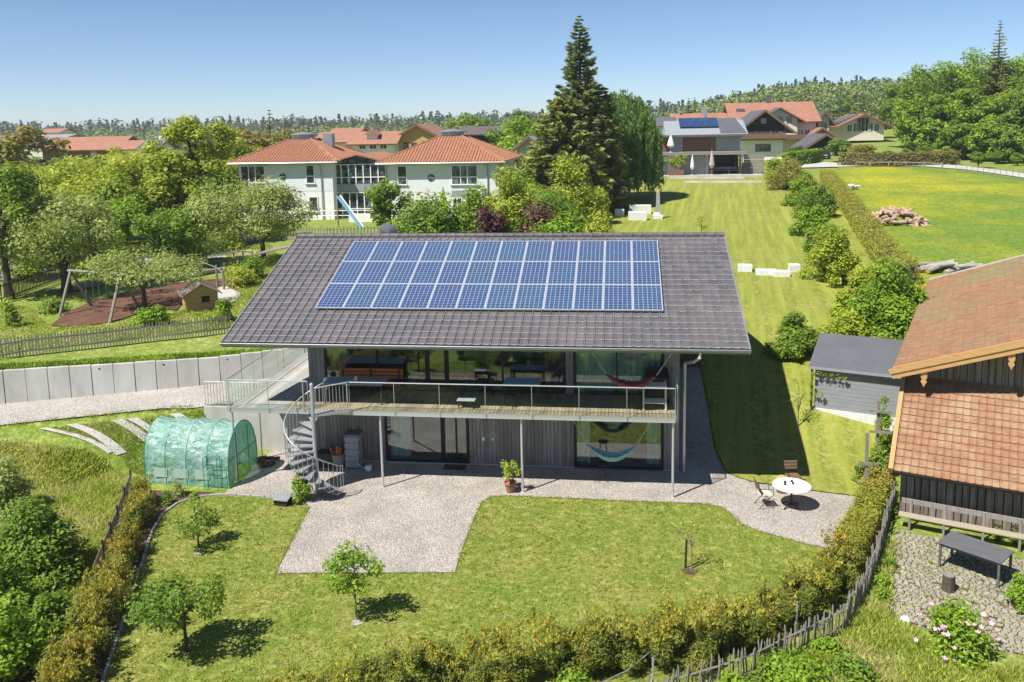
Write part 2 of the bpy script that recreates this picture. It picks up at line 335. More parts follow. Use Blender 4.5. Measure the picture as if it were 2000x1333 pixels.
# ---------------------------------------------------------------- foliage
def quads(name, c, t, b, matl):
    """leaves: centres c, half-length vectors t, half-width vectors b (N,3)"""
    n = len(c); v = np.empty((n,4,3)); v[:,0] = c-t; v[:,1] = c+b; v[:,2] = c+t; v[:,3] = c-b
    me = bpy.data.meshes.new(name); me.vertices.add(4*n); me.vertices.foreach_set('co', v.astype(np.float32).ravel())
    me.loops.add(4*n); me.loops.foreach_set('vertex_index', np.arange(4*n, dtype=np.int32)); me.polygons.add(n)
    me.polygons.foreach_set('loop_start', np.arange(0,4*n,4,dtype=np.int32))
    me.update(calc_edges=True); me.materials.append(MAT[matl]); return me
def nrm(a): return a/np.maximum(np.linalg.norm(a, axis=1, keepdims=True), 1e-9)
def leafset(rs, c, out, size, asp=.5, upb=.8, rnd=.75):
    n = len(c); nr = nrm(out*.7+rs.normal(size=(n,3))*rnd*.6+np.array([0,0,upb]))
    a = nrm(np.cross(nr, rs.normal(size=(n,3)))); b = np.cross(nr, a)
    s = (size*rs.uniform(.6,1.35,n))[:,None] if np.isscalar(size) else (size*rs.uniform(.7,1.3,n))[:,None]
    return a*s*.5, b*s*.5*asp
def crown_pts(rs, clumps, n, shell=.55):
    cl = np.array(clumps); wgt = cl[:,3]*cl[:,4]+cl[:,3]*cl[:,5]; i = rs.choice(len(cl), n, p=wgt/wgt.sum())
    d = nrm(rs.normal(size=(n,3))); rad = (shell+(1-shell)*rs.uniform(0,1,n)**.7)
    stray = rs.uniform(0,1,n) < .10; rad = np.where(stray, rad*rs.uniform(1.0,1.28,n), rad)
    return cl[i,:3]+d*rad[:,None]*cl[i,3:6], d
def crown(name, clumps, n, size, matl, seed=0, asp=.55, shell=.45, upb=.8):
    rs = np.random.RandomState(seed); c, d = crown_pts(rs, clumps, n, shell); t, b = leafset(rs, c, d, size, asp, upb)
    return quads(name, c, t, b, matl)
def broad(rs, R, H_, h0, n, k=.33, lop=.2):
    """clumps filling an uneven crown of radius R between heights h0 and H_"""
    out = []; cz = (h0+H_)/2; rz = (H_-h0)/2; ph = rs.uniform(0,6.28,3)
    for i in range(n):
        d = rs.normal(size=3); d /= np.linalg.norm(d); rr = rs.uniform(.35,1)**.6
        a = math.atan2(d[1], d[0]); mod = 1+lop*math.sin(2*a+ph[0])+lop*.7*math.sin(3*a+ph[1]+3*d[2])
        r = R*k*rs.uniform(.7,1.25)
        q = d*rr*np.array([(R-r*.7)*mod,(R-r*.7)*mod,rz-r*.55])
        if q[2] < 0: q[:2] *= (1-.25*abs(q[2])/rz)
        out.append((q[0], q[1], cz+q[2], r, r, r*.75))
    return out
def trunk_mesh(name, rs, H_, r, clumps, matl='bark', nl=7, lean=0, split=.35):
    mb = MB(); top = H_*.72; pts = [(lean*z*z/H_/H_+.12*r*math.sin(z*2), .1*r*math.cos(z*1.7), z) for z in np.linspace(-.1,top,7)]
    mb.tube(pts, [r*(1.25 if i == 0 else 1-.8*i/6) for i in range(7)], 8)
    for c in (clumps if len(clumps) <= nl else [clumps[i] for i in rs.choice(len(clumps), nl, replace=False)]):
        z = min(max(H_*split, c[2]*.55), top*.9); p = (lean*z*z/H_/H_, 0, z); mid = (c[0]*.5, c[1]*.5, z+(c[2]-z)*.65)
        mb.tube([p, mid, (c[0]*.92, c[1]*.92, c[2])], [r*.42, r*.28, r*.08], 5)
        for q in range(2):
            e = (c[0]+rs.uniform(-1,1)*c[3]*.8, c[1]+rs.uniform(-1,1)*c[3]*.8, c[2]+rs.uniform(-.2,.8)*c[3])
            mb.tube([mid, e], [r*.15, r*.04], 4)
    return mb.mesh(name, MAT[matl], smooth=True)
def tree(name, loc, Hh, R, label, cat='tree', leaf='lf_green', n=6000, size=.2, seed=1, h0=.25, ncl=26, k=.33, r=None, bark='bark', group=None, lop=.2, asp=.55, rz=0, nl=7, shell=.45):
    rs = np.random.RandomState(seed); cl = broad(rs, R, Hh, Hh*h0, ncl, k, lop)
    t = thing(name, loc, label, cat, group, rz)
    child('trunk', trunk_mesh('trunk', rs, Hh, r or Hh*.028, cl, bark, nl, split=h0*.8), t)
    child('crown', crown('crown', cl, n, size, leaf, seed, asp, shell), t); return t
def bush(name, loc, R, Hh, label, cat='bush', leaf='lf_green', n=3000, size=.15, seed=1, ncl=14, k=.4, sy=1, group=None, asp=.55, rz=0, upb=.8):
    rs = np.random.RandomState(seed); cl = []
    for i in range(ncl):
        a = rs.uniform(0,6.28); q = rs.uniform(0,1)**.5; rr = R*k*rs.uniform(.75,1.2)
        z = Hh*(1-q*q)*rs.uniform(.55,.95)
        cl.append(((R-rr)*q*math.cos(a), (R-rr)*q*math.sin(a)*sy, max(z, rr*.6), rr, rr, rr*.85))
    cl.append((0,0,Hh*.4,R*.55,R*.55*sy,Hh*.42))
    t = thing(name, loc, label, cat, group, rz); mb = MB()
    for c in cl[:9]: mb.tube([(rs.uniform(-.1,.1), rs.uniform(-.1,.1), -.05), (c[0]*.6,c[1]*.6,c[2]*.6), (c[0],c[1],c[2])], [.03*R+.01,.02*R,.008*R], 5)
    child('stems', mb.mesh('stems', MAT['bark']), t); child('foliage', crown('foliage', cl, n, size, leaf, seed, asp, .35, upb), t); return t
def conifer_mesh(name, Hh, R, matl, seed, tiers=26, per=9, needles=34, size=.16, droop=.25, z0=.06, curve=.9, lift=.15, gap=0):
    rs = np.random.RandomState(seed); C_=[]; T=[]; B=[]; mb = MB()
    for i in range(tiers):
        f = i/(tiers-1); z = Hh*(z0+(.985-z0)*f); rad = R*(1-f)**curve*rs.uniform(.82,1.1)+.12
        for j in range(max(4, int(per*(1-.55*f)))):
            a = rs.uniform(0,6.28); L_ = rad*rs.uniform(.72,1.12)
            if gap and rs.uniform() < gap: continue
            m_ = max(6, int(needles*L_/R*1.1)); s = rs.uniform(.12,1,m_)**.8; zz = z-droop*L_*s+lift*L_*s**3*1.6
            wid = .16*L_*(1-s*.55)+.04; off = rs.uniform(-1,1,m_)*wid; ca, sa = math.cos(a), math.sin(a)
            c = np.stack([ca*L_*s-sa*off, sa*L_*s+ca*off, zz-abs(off)*.35+rs.normal(size=m_)*.03*L_], 1); C_.append(c)
            tdir = np.stack([ca*np.ones(m_)-sa*np.sign(off)*.7, sa*np.ones(m_)+ca*np.sign(off)*.7, np.full(m_,-droop*.6)+rs.normal(size=m_)*.2], 1); tdir = nrm(tdir)
            sz = size*rs.uniform(.7,1.4,m_)*(.45+.55*L_/R); T.append(tdir*sz[:,None]); bb = nrm(np.cross(tdir, np.array([0,0,1.])+rs.normal(size=(m_,3))*1.1)); B.append(bb*sz[:,None]*.36)
            if L_ > R*.25: mb.tube([(0,0,z), (ca*L_*.8, sa*L_*.8, z-droop*L_*.8+lift*L_*.8)], [.012*R+.01,.006], 4, cap=False)
    return quads(name, np.concatenate(C_), np.concatenate(T), np.concatenate(B), matl), mb
def conifer(name, loc, Hh, R, label, leaf='lf_spruce', seed=1, group=None, **kw):
    t = thing(name, loc, label, 'tree', group); me, mb = conifer_mesh('crown', Hh, R, leaf, seed, **kw)
    mb.tube([(0,0,-.2),(0,0,Hh*.5),(0,0,Hh*.98)], [Hh*.018+.05,Hh*.012,.02], 7)
    child('trunk', mb.mesh('trunk', MAT['bark']), t); child('crown', me, t); return t
def hedge_line(name, pts, wd, ht, label, leaf='lf_hedge', n=9000, size=.12, seed=3, rough=.12, spikes=0, group=None, base=None, bulge=0, clumpy=False):
    """pts: list of (x,y); a clipped or ragged hedge on the ground"""
    rs = np.random.RandomState(seed); pts = np.array(pts, float)
    seg = np.linalg.norm(np.diff(pts, axis=0), axis=1); cum = np.concatenate([[0], np.cumsum(seg)]); L_ = cum[-1]
    def at(s): return np.stack([np.interp(s, cum, pts[:,0]), np.interp(s, cum, pts[:,1])], 1)
    def nor(s):
        a = at(np.clip(s-.3,0,L_)); b = at(np.clip(s+.3,0,L_)); d = nrm(b-a); return np.stack([d[:,1], -d[:,0]], 1)
    s = rs.uniform(0, L_, n); p = at(s); nn = nor(s)
    wv = lambda s: 1+bulge*(.55*np.sin(s*1.9+seed)+.45*np.sin(s*4.3+2*seed)); hv = lambda s: 1+bulge*.8*(.5*np.sin(s*2.3+1.7*seed)+.5*np.sin(s*5.1+seed))
    face = rs.choice(3, n, p=[ht/(2*ht+wd), ht/(2*ht+wd), wd/(2*ht+wd)]); u = rs.uniform(-1,1,n); v = rs.uniform(0,1,n)
    off = np.where(face == 0, -1, np.where(face == 1, 1, u))*wd/2*wv(s); z = np.where(face == 2, 1, v)*ht*hv(s)
    inn = rs.uniform(0,1,n)**2*.28; off *= 1-inn; z *= 1-inn*.35
    off += rs.normal(size=n)*rough*.5; z = np.maximum(z+rs.normal(size=n)*rough*.6, .02)
    o2 = np.stack([nn[:,0]*np.sign(off)*(face != 2), nn[:,1]*np.sign(off)*(face != 2), (face == 2)*1.0], 1)
    xy = p+nn*off[:,None]; c = np.concatenate([xy, (H(xy[:,0], xy[:,1])+z)[:,None]], 1)
    if clumpy:
        nc = int(L_*13); cs = rs.uniform(0, L_, nc); cp = at(cs); cn = nor(cs); co_ = rs.uniform(-1,1,nc)*wd*.42*wv(cs); cr = rs.uniform(.13,.30,nc); cz = rs.uniform(.12,1,nc)**.75*ht*hv(cs)*(1-.25*(co_/(wd*.5))**2); cr = cr*(1.25-.5*cz/ht)
        i = rs.choice(nc, n, p=cr**2/np.sum(cr**2)); d = nrm(rs.normal(size=(n,3))); rad = cr[i]*rs.uniform(.45,1.15,n); q = cp[i]+cn[i]*co_[i][:,None]
        c = np.stack([q[:,0]+d[:,0]*rad, q[:,1]+d[:,1]*rad, H(q[:,0],q[:,1])+np.maximum(cz[i]+d[:,2]*rad*1.15, .02)],1); o2 = d
    t, b = leafset(rs, c, o2, size, .5 if not clumpy else .34)
    tips = []
    if spikes:
        cs = rs.uniform(0, L_, spikes); cp = at(cs); cn = nor(cs); m_ = 26
        for i in range(spikes):
            hh = rs.uniform(.12,.6)**1.3*ht*.8; o0 = rs.uniform(-.8,.8)*wd/2*wv(cs[i]); q = rs.uniform(0,1,m_)**.8; lean = rs.normal(size=2)*.25
            cx = cp[i,0]+cn[i,0]*o0+lean[0]*q*hh+rs.normal(size=m_)*.05*(1.2-q); cy = cp[i,1]+cn[i,1]*o0+lean[1]*q*hh+rs.normal(size=m_)*.05*(1.2-q)
            cz = H(cx, cy)+ht*hv(cs[i])*.85+q*hh; cc = np.stack([cx,cy,cz],1)
            dd = nrm(np.stack([rs.normal(size=m_)*.6, rs.normal(size=m_)*.6, np.full(m_,.7)],1)); bb = nrm(np.cross(dd, rs.normal(size=(m_,3))))
            tips.append((cc, dd*size*.55, bb*size*.2))
    loc = (*at(np.array([L_/2]))[0], Hs(*at(np.array([L_/2]))[0])); th = thing(name, loc, label, 'hedge', group)
    c = c-np.array(loc)
    child('foliage', quads('foliage', c, t, b, leaf), th)
    if tips: child('new_shoots', quads('new_shoots', np.concatenate([q[0] for q in tips])-np.array(loc), np.concatenate([q[1] for q in tips]), np.concatenate([q[2] for q in tips]), 'lf_tip'), th)
    if clumpy:
        mb = MB(); k = int(L_*2.2); sp_ = at(rs.uniform(.2, L_-.2, k))
        for x, y in sp_:
            z = Hs(x, y)
            for q in range(3): mb.tube([(x,y,z-.05),(x+rs.normal()*.08,y+rs.normal()*.08,z+ht*.4),(x+rs.normal()*.2,y+rs.normal()*.2,z+ht*.85)],[.022,.014,.006],4,cap=False)
        tag(mb.build('branches', MAT['bark'], th), kind='stuff'); return th
    core = MB(); k = max(2, int(L_/.8)); S = np.linspace(.45, L_-.45, k+1); q = at(S); qn = nor(S)
    for i in range(k):
        vs = []
        for j in (i, i+1):
            for sx, zz in ((-1,0),(1,0),(1,1),(-1,1)):
                x, y = q[j]+qn[j]*sx*wd*(.33 if not clumpy else .16); vs.append((x, y, Hs(x,y)-.05+zz*ht*(.78 if not clumpy else .3)))
        core.add(vs, [(0,1,5,4),(1,2,6,5),(2,3,7,6),(3,0,4,7)]+([(0,3,2,1)] if i == 0 else [])+([(4,5,6,7)] if i == k-1 else []))
    core.build('branches', MAT['bark'], th); return th  # solid dark core added to imitate the shaded hedge interior, not single branches
def grass_patch(name, poly, n, hgt, label, leaf='grass_blade', seed=5, wid=.02, clump=3, keep=None):
    rs = np.random.RandomState(seed); poly = np.array(poly, float); lo = poly.min(0); hi = poly.max(0); out = []
    def inside(q):
        x, y = q[:,0], q[:,1]; c = np.zeros(len(q), bool); j = len(poly)-1
        for i in range(len(poly)):
            xi, yi = poly[i]; xj, yj = poly[j]
            c ^= ((yi > y) != (yj > y)) & (x < (xj-xi)*(y-yi)/((yj-yi) or 1e-9)+xi); j = i
        return c
    while len(out) == 0 or sum(map(len, out)) < n:
        q = rs.uniform(lo, hi, (n,2)); q = q[inside(q)]
        if keep is not None: q = q[keep(q)]
        out.append(q)
        if len(out) > 40: break
    q = np.concatenate(out)[:n]; q = np.repeat(q, clump, 0)+rs.normal(size=(len(q)*clump,2))*.035
    hh = hgt*rs.uniform(.5,1.3,len(q)); ln = rs.normal(size=(len(q),2))*.45
    base = np.concatenate([q, H(q[:,0], q[:,1])[:,None]], 1); d = np.stack([ln[:,0], ln[:,1], np.ones(len(q))],1)*hh[:,None]
    a = rs.uniform(0,6.28,len(q)); bb = np.stack([np.cos(a), np.sin(a), 0*a],1)*wid*rs.uniform(.6,1.4,len(q))[:,None]
    me = quads(name, base+d*.5, d*.5, bb, leaf); o = inst(name, me); return tag(o, label, 'grass', kind='stuff')
# ---------------------------------------------------------------- ground sheets
def sheet(name, poly, off, matl, step=1.0, skirt=0, cat=None):
    """a filled outline laid over the terrain"""
    P2 = []
    for i in range(len(poly)):
        a = np.array(poly[i][:2]); b = np.array(poly[(i+1)%len(poly)][:2]); k = max(1, int(np.linalg.norm(b-a)/step))
        P2 += [tuple(a+(b-a)*j/k) for j in range(k)]
    A = np.array(P2); lo = A.min(0); hi = A.max(0); n = len(P2); X, Y = np.meshgrid(np.arange(lo[0]+step*.5,hi[0],step), np.arange(lo[1]+step*.37,hi[1],step))
    pts = [Vector(p) for p in P2]+[Vector((x,y)) for x, y in zip(X.ravel(), Y.ravel())]
    v, e, f, *_ = geometry.delaunay_2d_cdt(pts, [(i,(i+1)%n) for i in range(n)], [], 0, 1e-5)
    Ain = []
    def inside(x, y):
        c = False; j = n-1
        for i in range(n):
            xi, yi = P2[i]; xj, yj = P2[j]
            if (yi > y) != (yj > y) and x < (xj-xi)*(y-yi)/((yj-yi) or 1e-9)+xi: c = not c
            j = i
        return c
    fs = [tuple(t) for t in f if inside(sum(v[i].x for i in t)/3, sum(v[i].y for i in t)/3)]
    xs = np.array([q.x for q in v]); ys = np.array([q.y for q in v]); z = H(xs, ys)+off
    me = bpy.data.meshes.new(name); me.from_pydata(list(zip(xs.tolist(), ys.tolist(), z.tolist())), [], fs); me.materials.append(MAT[matl]); me.shade_smooth()
    return tag(inst(name, me), kind='structure')
def G(*a): return [tuple(P(*p)[:2]) for p in a]
# ---------------------------------------------------------------- terrain mesh
xs = np.unique(np.concatenate([[-20.32,-20.28,-15.75,-15.69,-2.48,-2.43],np.linspace(-2500,-200,14), np.linspace(-200,-40,36), np.arange(-40,16,.3), np.linspace(16,80,40), np.linspace(80,300,30), np.linspace(300,2500,16)]))
ys = np.unique(np.concatenate([[3.03,3.06,11.55,11.65],np.linspace(-120,-20,12), np.arange(-20,26,.3), np.linspace(26,130,60), np.linspace(130,600,50), np.linspace(600,3500,16)]))
X, Y = np.meshgrid(xs, ys); Z = H(X, Y); nx, ny = len(xs), len(ys)
ii = (np.arange(ny-1)[:,None]*nx+np.arange(nx-1)[None,:]).ravel()
F = np.stack([ii, ii+1, ii+nx+1, ii+nx], 1)
me = bpy.data.meshes.new('ground'); me.from_pydata(np.stack([X.ravel(), Y.ravel(), Z.ravel()],1).tolist(), [], F.tolist()); me.materials.append(MAT['rough']); me.shade_smooth()
tag(inst('ground', me), kind='structure')
lawn_edge = G((888,1120),(905,1068),(920,1030),(930,1005),(942,982),(960,972),(985,970),(1100,974),(1200,979),(1380,986),(1412,993),(1432,1008),(1445,1024),(1475,1036),(1540,1055),(1640,1080))
kerb_edge = G((600,985),(520,972),(430,967),(385,972),(345,985),(315,1008),(300,1035),(285,1075),(262,1150),(228,1250),(192,1360))
FL = G((538,1122))+lawn_edge+G((1655,1100),(1640,1250),(1450,1360))+[(-4,-11.5)]+list(reversed(kerb_edge))
sheet('front_lawn', FL, .012, 'lawn', .9)
right_gravel = G((1640,1080),(1655,1065),(1682,972),(1600,962),(1520,951),(1470,943),(1437,933),(1418,921))
GY = [(-15.7,2.34)]+[(-15.7,3.0),(-17.6,3.0)]+G((500,905),(470,945),(440,964))+kerb_edge[:1]+G((605,992),(538,1122))+lawn_edge+right_gravel[1:]+[(-1.05,4.0),(-1.15,9.6),(-2.4,9.6),(-2.4,2.34)]
sheet('gravel_yard', GY, .02, 'gravel', .7)
xe = np.linspace(-40,-20,12)
drv = [(x, float(edge_y(x))) for x in xe]+[(-19.3,3.1),(-17.5,3.12),(-15.8,3.14),(-15.8,8)]+[(x, float(wall_y(x))) for x in (-16.5,-18,-20,-22,-24,-28,-34,-40)]
sheet('driveway', drv, .05, 'drive', .4)
RL = right_gravel[2:]+[(-1.0,4.0),(-1.05,9.6),(-2.4,9.9),(-3,13)]+[(-14,14),(-14,24),(-12,40)]+G((1130,440),(1150,400),(1200,372),(1262,347),(1490,347),(1560,350),(1600,352),(1650,420),(1700,505),(1735,560))+[(7.3,12),(4.6,3.5)]
sheet('rear_lawn', RL, .05, 'rear_lawn', .9)
MD = G((1600,352),(1650,420),(1705,505),(1740,560))+[(18,14),(60,20),(120,60)]+G((2060,352),(1980,346),(1860,328),(1760,322),(1640,326))
sheet('meadow', MD, .07, 'meadow', 2.2)
RD = G((1580,318),(1640,320),(1740,318),(1800,320),(1880,326),(1960,336),(2080,352),(2080,362),(1960,344),(1880,333),(1800,327),(1700,326),(1640,328),(1560,330))
sheet('farm_road', RD, .16, 'road_pale', 1.2)
bed = list(reversed(G((300,1035),(285,1075),(262,1150),(228,1250),(192,1360))))
sheet('planting_bed', [(-17.6,-12)]+[(x-.0,y) for x,y in bed]+G((315,1008),(345,985),(385,972),(420,962))+[(-19.6,-.75),(-20.6,-.8),(-19.9,-2.6),(-18.6,-7)], .008, 'soil', .7)

def edging(name, pts, label):
    t = MB(); pts = [Vector((x,y,0)) for x, y in pts]
    for a, b in zip(pts[:-1], pts[1:]): t.beam(a+Vector((0,0,.01)), b+Vector((0,0,.01)), .010, .035)
    return t.top(name, MAT['brown_roof'], tuple(pts[0]), label, 'edging')
edging('lawn_edging', [tuple(P(605,992)[:2])]+G((538,1122))+lawn_edge, 'thin dark metal edging between front lawn and gravel')
edging('lawn_edging', right_gravel[2:]+[(-1.0,3.0)], 'thin dark metal edging between gravel terrace and side lawn')
# ================================================================ the main house
AL = .3527; XL, XR, YE, ZE = -17.774, -.4706, -.1695, 5.0894; SL = 7.643; ca, sa = math.cos(AL), math.sin(AL)
YRG = YE+SL*ca; ZRG = ZE+SL*sa; WY = 2.32; WL, WR = -15.75, -2.44; WB = 2*YRG-WY; ZF = 2.58; ZD = 2.73
house = thing('detached_house', (-9.1,2.32,0), 'two-storey timber house with dark tiled roof, solar panels and long glazed balcony', 'house')
mb = MB()
def roofz(y): return ZE-.20+(y-YE)*math.tan(AL) if y < YRG else ZE-.20+(2*YRG-YE-y)*math.tan(AL)
for x0, x1 in ((WL, WL+.2), (WR-.2, WR)):
    mb.add([(x0,WY,0),(x1,WY,0),(x1,WB,0),(x0,WB,0),(x0,WY,roofz(WY)),(x1,WY,roofz(WY)),(x1,YRG,roofz(YRG)),(x0,YRG,roofz(YRG)),(x1,WB,roofz(WB)),(x0,WB,roofz(WB))],
           [(0,4,7,9,3),(1,2,8,6,5),(0,1,5,4),(2,3,9,8),(4,5,6,7),(7,6,8,9)])
mb.box(WL+.2, WB-.2, 0, WR-.2, WB, roofz(WB)-.01)
mb.build('wall', MAT['upper_wood'], house)
mb = MB(); mb.box(WL+.2,WY+.05,.02,WR-.2,WB-.2,.08); mb.box(WL+.2,WY+.26,ZF,WR-.2,WB-.2,ZD-.01); mb.build('floor_slab', MAT['interior_floor'], house)
mb = MB(); mb.box(WL+.2,6.4,.08,WR-.2,6.5,ZF); mb.box(WL+.2,6.9,ZD,WR-.2,7.0,ZE+1.6); mb.box(-10.84,WY+.3,.08,-10.75,6.4,ZF); mb.box(-6.25,WY+.3,ZD,-6.15,6.9,5.9); mb.box(-6.3,WY+.3,.08,-6.2,6.4,ZF); mb.build('inner_wall', MAT['interior'], house)
mb = MB(); mb.box(WL+.2,WY+.3,ZF-.06,WR-.2,WB-.2,ZF); mb.build('inner_ceiling', MAT['interior'], house)
def cladding(x0, x1, z0, z1, y, m_, pw=.14, name='cladding', ends=False):
    mb = MB(); n = max(1, round((x1-x0)/pw)); w_ = (x1-x0)/n; rr = random.Random(int(x0*100))
    for i in range(n):
        mb.box(x0+i*w_+.006, y-.022-rr.choice((0,.006,.014)), z0, x0+(i+1)*w_-.006, y+.03, z1)
    mb.box(x0, y+.031, z0, x1, y+.22, z1)
    o = mb.build(name, MAT[m_], house); o['kind'] = 'stuff'; return o
cladding(WL, -12.98, .05, ZF-.01, WY, 'grey_wood'); cladding(-9.88, -6.10, .05, ZF-.01, WY, 'grey_wood'); cladding(-2.98, WR-.002, .05, roofz(WY)-.01, WY, 'upper_wood')
cladding(WL, -15.14, ZF, roofz(WY)-.01, WY, 'upper_wood'); cladding(-6.38, -6.10, ZF, roofz(WY)-.01, WY, 'upper_wood')
for a_, b_ in ((WL-.02,-12.98),(-9.88,-6.1),(-2.98,WR+.02),(-12.97,-9.89)): mb = MB(); mb.box(a_,WY-.06-.05*(b_ == -9.89),-.02,b_,WY-.027,.05+.01*(b_ == -9.89)); mb.build('plinth', MAT['concrete'], house)
def window(par, x0, x1, z0, z1, y, div, name='window', fr='dark_frame', gl='glass', fw_=.07, dep=.09):
    mb = MB(); mb.box(x0,y-dep,z0,x1,y,z0+fw_); mb.box(x0,y-dep,z1-fw_,x1,y,z1); mb.box(x0,y-dep,z0+fw_,x0+fw_,y,z1-fw_); mb.box(x1-fw_,y-dep,z0+fw_,x1,y,z1-fw_)
    e = [x0+fw_]+[v for d in div for v in (d-fw_*.45, d+fw_*.45)]+[x1-fw_]
    for d in div: mb.box(d-fw_*.45,y-dep,z0+fw_,d+fw_*.45,y,z1-fw_)
    o = mb.build(name, MAT[fr], par)
    for i in range(0, len(e), 2):
        g = MB(); g.box(e[i],y-dep*.6,z0+fw_,e[i+1],y-dep*.6+.012,z1-fw_); g.build('pane', MAT[gl], o)
    return o
window(house, -12.95, -10.83, .06, ZF-.03, WY, []); window(house, -10.81, -9.90, .06, ZF-.03, WY, [-10.33], 'glass_door'); window(house, -6.07, -3.0, .06, ZF-.03, WY, [])
window(house, -15.12, -11.32, ZD+.02, roofz(WY)-.02, WY, [-13.15]); window(house, -11.30, -10.62, ZD+.02, roofz(WY)-.02, WY, [], 'balcony_door')
window(house, -10.60, -6.40, ZD+.02, roofz(WY)-.02, WY, [-8.6]); window(house, -6.07, -3.0, ZD+.02, roofz(WY)-.02, WY, [-4.6])
def curtain(x0, x1, z0, z1, y, m_, f=9):
    n = max(8, int((x1-x0)*26)); vs = []; fs = []
    for i in range(n+1):
        x = x0+(x1-x0)*i/n; yy = y+.05*math.sin(i*1.15)+.02*math.sin(i*.37)
        vs += [(x,yy,z0),(x,yy,z1)]
    fs = [(2*i,2*i+2,2*i+3,2*i+1) for i in range(n)]
    MB().add(vs, fs).build('curtain', MAT[m_], house, smooth=True)
curtain(-12.85,-12.1,.15,2.5,WY+.2,'curtain'); curtain(-6.0,-5.55,.15,2.5,WY+.2,'curtain'); curtain(-3.55,-3.07,.15,2.5,WY+.2,'curtain')
curtain(-6.0,-3.1,2.8,5.6,WY+.2,'curtain'); curtain(-15.0,-14.3,2.8,5.6,WY+.25,'curtain_purple'); curtain(-7.1,-6.45,2.8,5.6,WY+.25,'curtain_purple')
# roof: boards, tiles in courses, ridge tiles
mb = MB(); th_ = .16
A_ = [(XL+.03,YE+.02,ZE-.03),(XR-.03,YE+.02,ZE-.03),(XR-.03,YRG,ZRG-.03),(XL+.03,YRG,ZRG-.03),(XR-.03,2*YRG-YE,ZE-.03),(XL+.03,2*YRG-YE,ZE-.03)]
B_ = [(x,y,z-th_) for x,y,z in A_]; mb.add(A_+B_, [(0,1,2,3),(3,2,4,5),(7,6,9,8),(8,9,11,10),(0,6,7,1),(5,4,10,11),(1,7,8,2),(2,8,10,4),(0,3,9,6),(3,5,11,9)])
roof = mb.build('roof', MAT['upper_wood'], house)
COLS, ROWS = 57, 22; TW = (XR-XL)/COLS; TG = SL/ROWS
def tile_geo(mb, x0=0, M_=None, tw=None, tg=None, amp=1):
    tw = tw or TW; tg = tg or TG; L_ = tg*1.12
    prof = [(0,-.004),(.05,.036),(.15,.040),(.21,.004),(.3,.012),(.5,.002),(.85,.004),(.99,.010)]
    a = [(x*tw, 0, .030+z*amp) for x, z in prof]; b = [(x*tw, L_, .004+z*amp) for x, z in prof]; c = [(x*tw, .004, .006) for x, z in prof]
    vs = a+b+c; n = len(prof); vs += [(x, .022, z+.002) for x, y, z in a]
    fs = [(i,i+1,n+i+1,n+i) for i in range(n-1)]; k0 = len(mb.v)
    V = [M_ @ Vector(v) for v in vs] if M_ is not None else vs
    mb.add(V, fs); mb.f += [tuple(k0+j for j in f) for f in [(2*n+i,2*n+i+1,i+1,i) for i in range(n-1)]+[(i,i+1,3*n+i+1,3*n+i) for i in range(n-1)]]; mb.m += [1]*(2*n-2)
tb = MB(); tile_geo(tb); tile_me = tb.mesh('roof_tile', [MAT['roof_tile'],MAT['tile_edge']])
rr = random.Random(4)
def tile_mat(c, r, jit=1):
    return Matrix.Translation((XL+c*TW, YE+r*TG*ca, ZE+r*TG*sa-.01)) @ Matrix.Rotation(AL,4,'X') @ Matrix.Translation((0,0,rr.uniform(-.003,.004)*jit)) @ Matrix.Rotation(rr.uniform(-.006,.006)*jit,4,'Z')
field = MB()
for r in range(ROWS):
    for c in range(COLS):
        if r < 5: inst('roof_tile', tile_me, roof, tile_mat(c, r))
        else: tile_geo(field, 0, tile_mat(c, r))
for r in range(ROWS):
    for c in range(COLS):
        M_ = Matrix.Translation((XR-c*TW, 2*YRG-YE-r*TG*ca, ZE+r*TG*sa-.01)) @ Matrix.Rotation(math.pi,4,'Z') @ Matrix.Rotation(AL,4,'X'); tile_geo(field, 0, M_)
o = field.build('roof_tiles', [MAT['roof_tile'],MAT['tile_edge']], roof); o['kind'] = 'stuff'
rb = MB(); n = 8
pr_ = [(.13*math.cos(t), .10*math.sin(t)) for t in np.linspace(-.25, math.pi+.25, n)]
rb.add([(x, y*(1+.12*(x < .03)), z*(1+.12*(x < .03))) for x in (0,.03,.42) for y, z in pr_], [(k*n+i, k*n+i+1, (k+1)*n+i+1, (k+1)*n+i) for k in range(2) for i in range(n-1)]+[tuple(range(n))])
ridge_me = rb.mesh('ridge_tile', MAT['roof_tile'], smooth=True); NR = 44
for i in range(NR): inst('ridge_tile', ridge_me, roof, Matrix.Translation((XL+i*(XR-XL)/NR, YRG, ZRG+.02)))
mb = MB()
for x in (XL+.0, XR-.0):
    for sgn in (1,-1):
        y0 = YE if sgn == 1 else 2*YRG-YE
        mb = MB(); mb.beam((x, y0, ZE-.09), (x, YRG, ZRG-.09), .05, .22); mb.build('verge_board', MAT['zinc'], house)
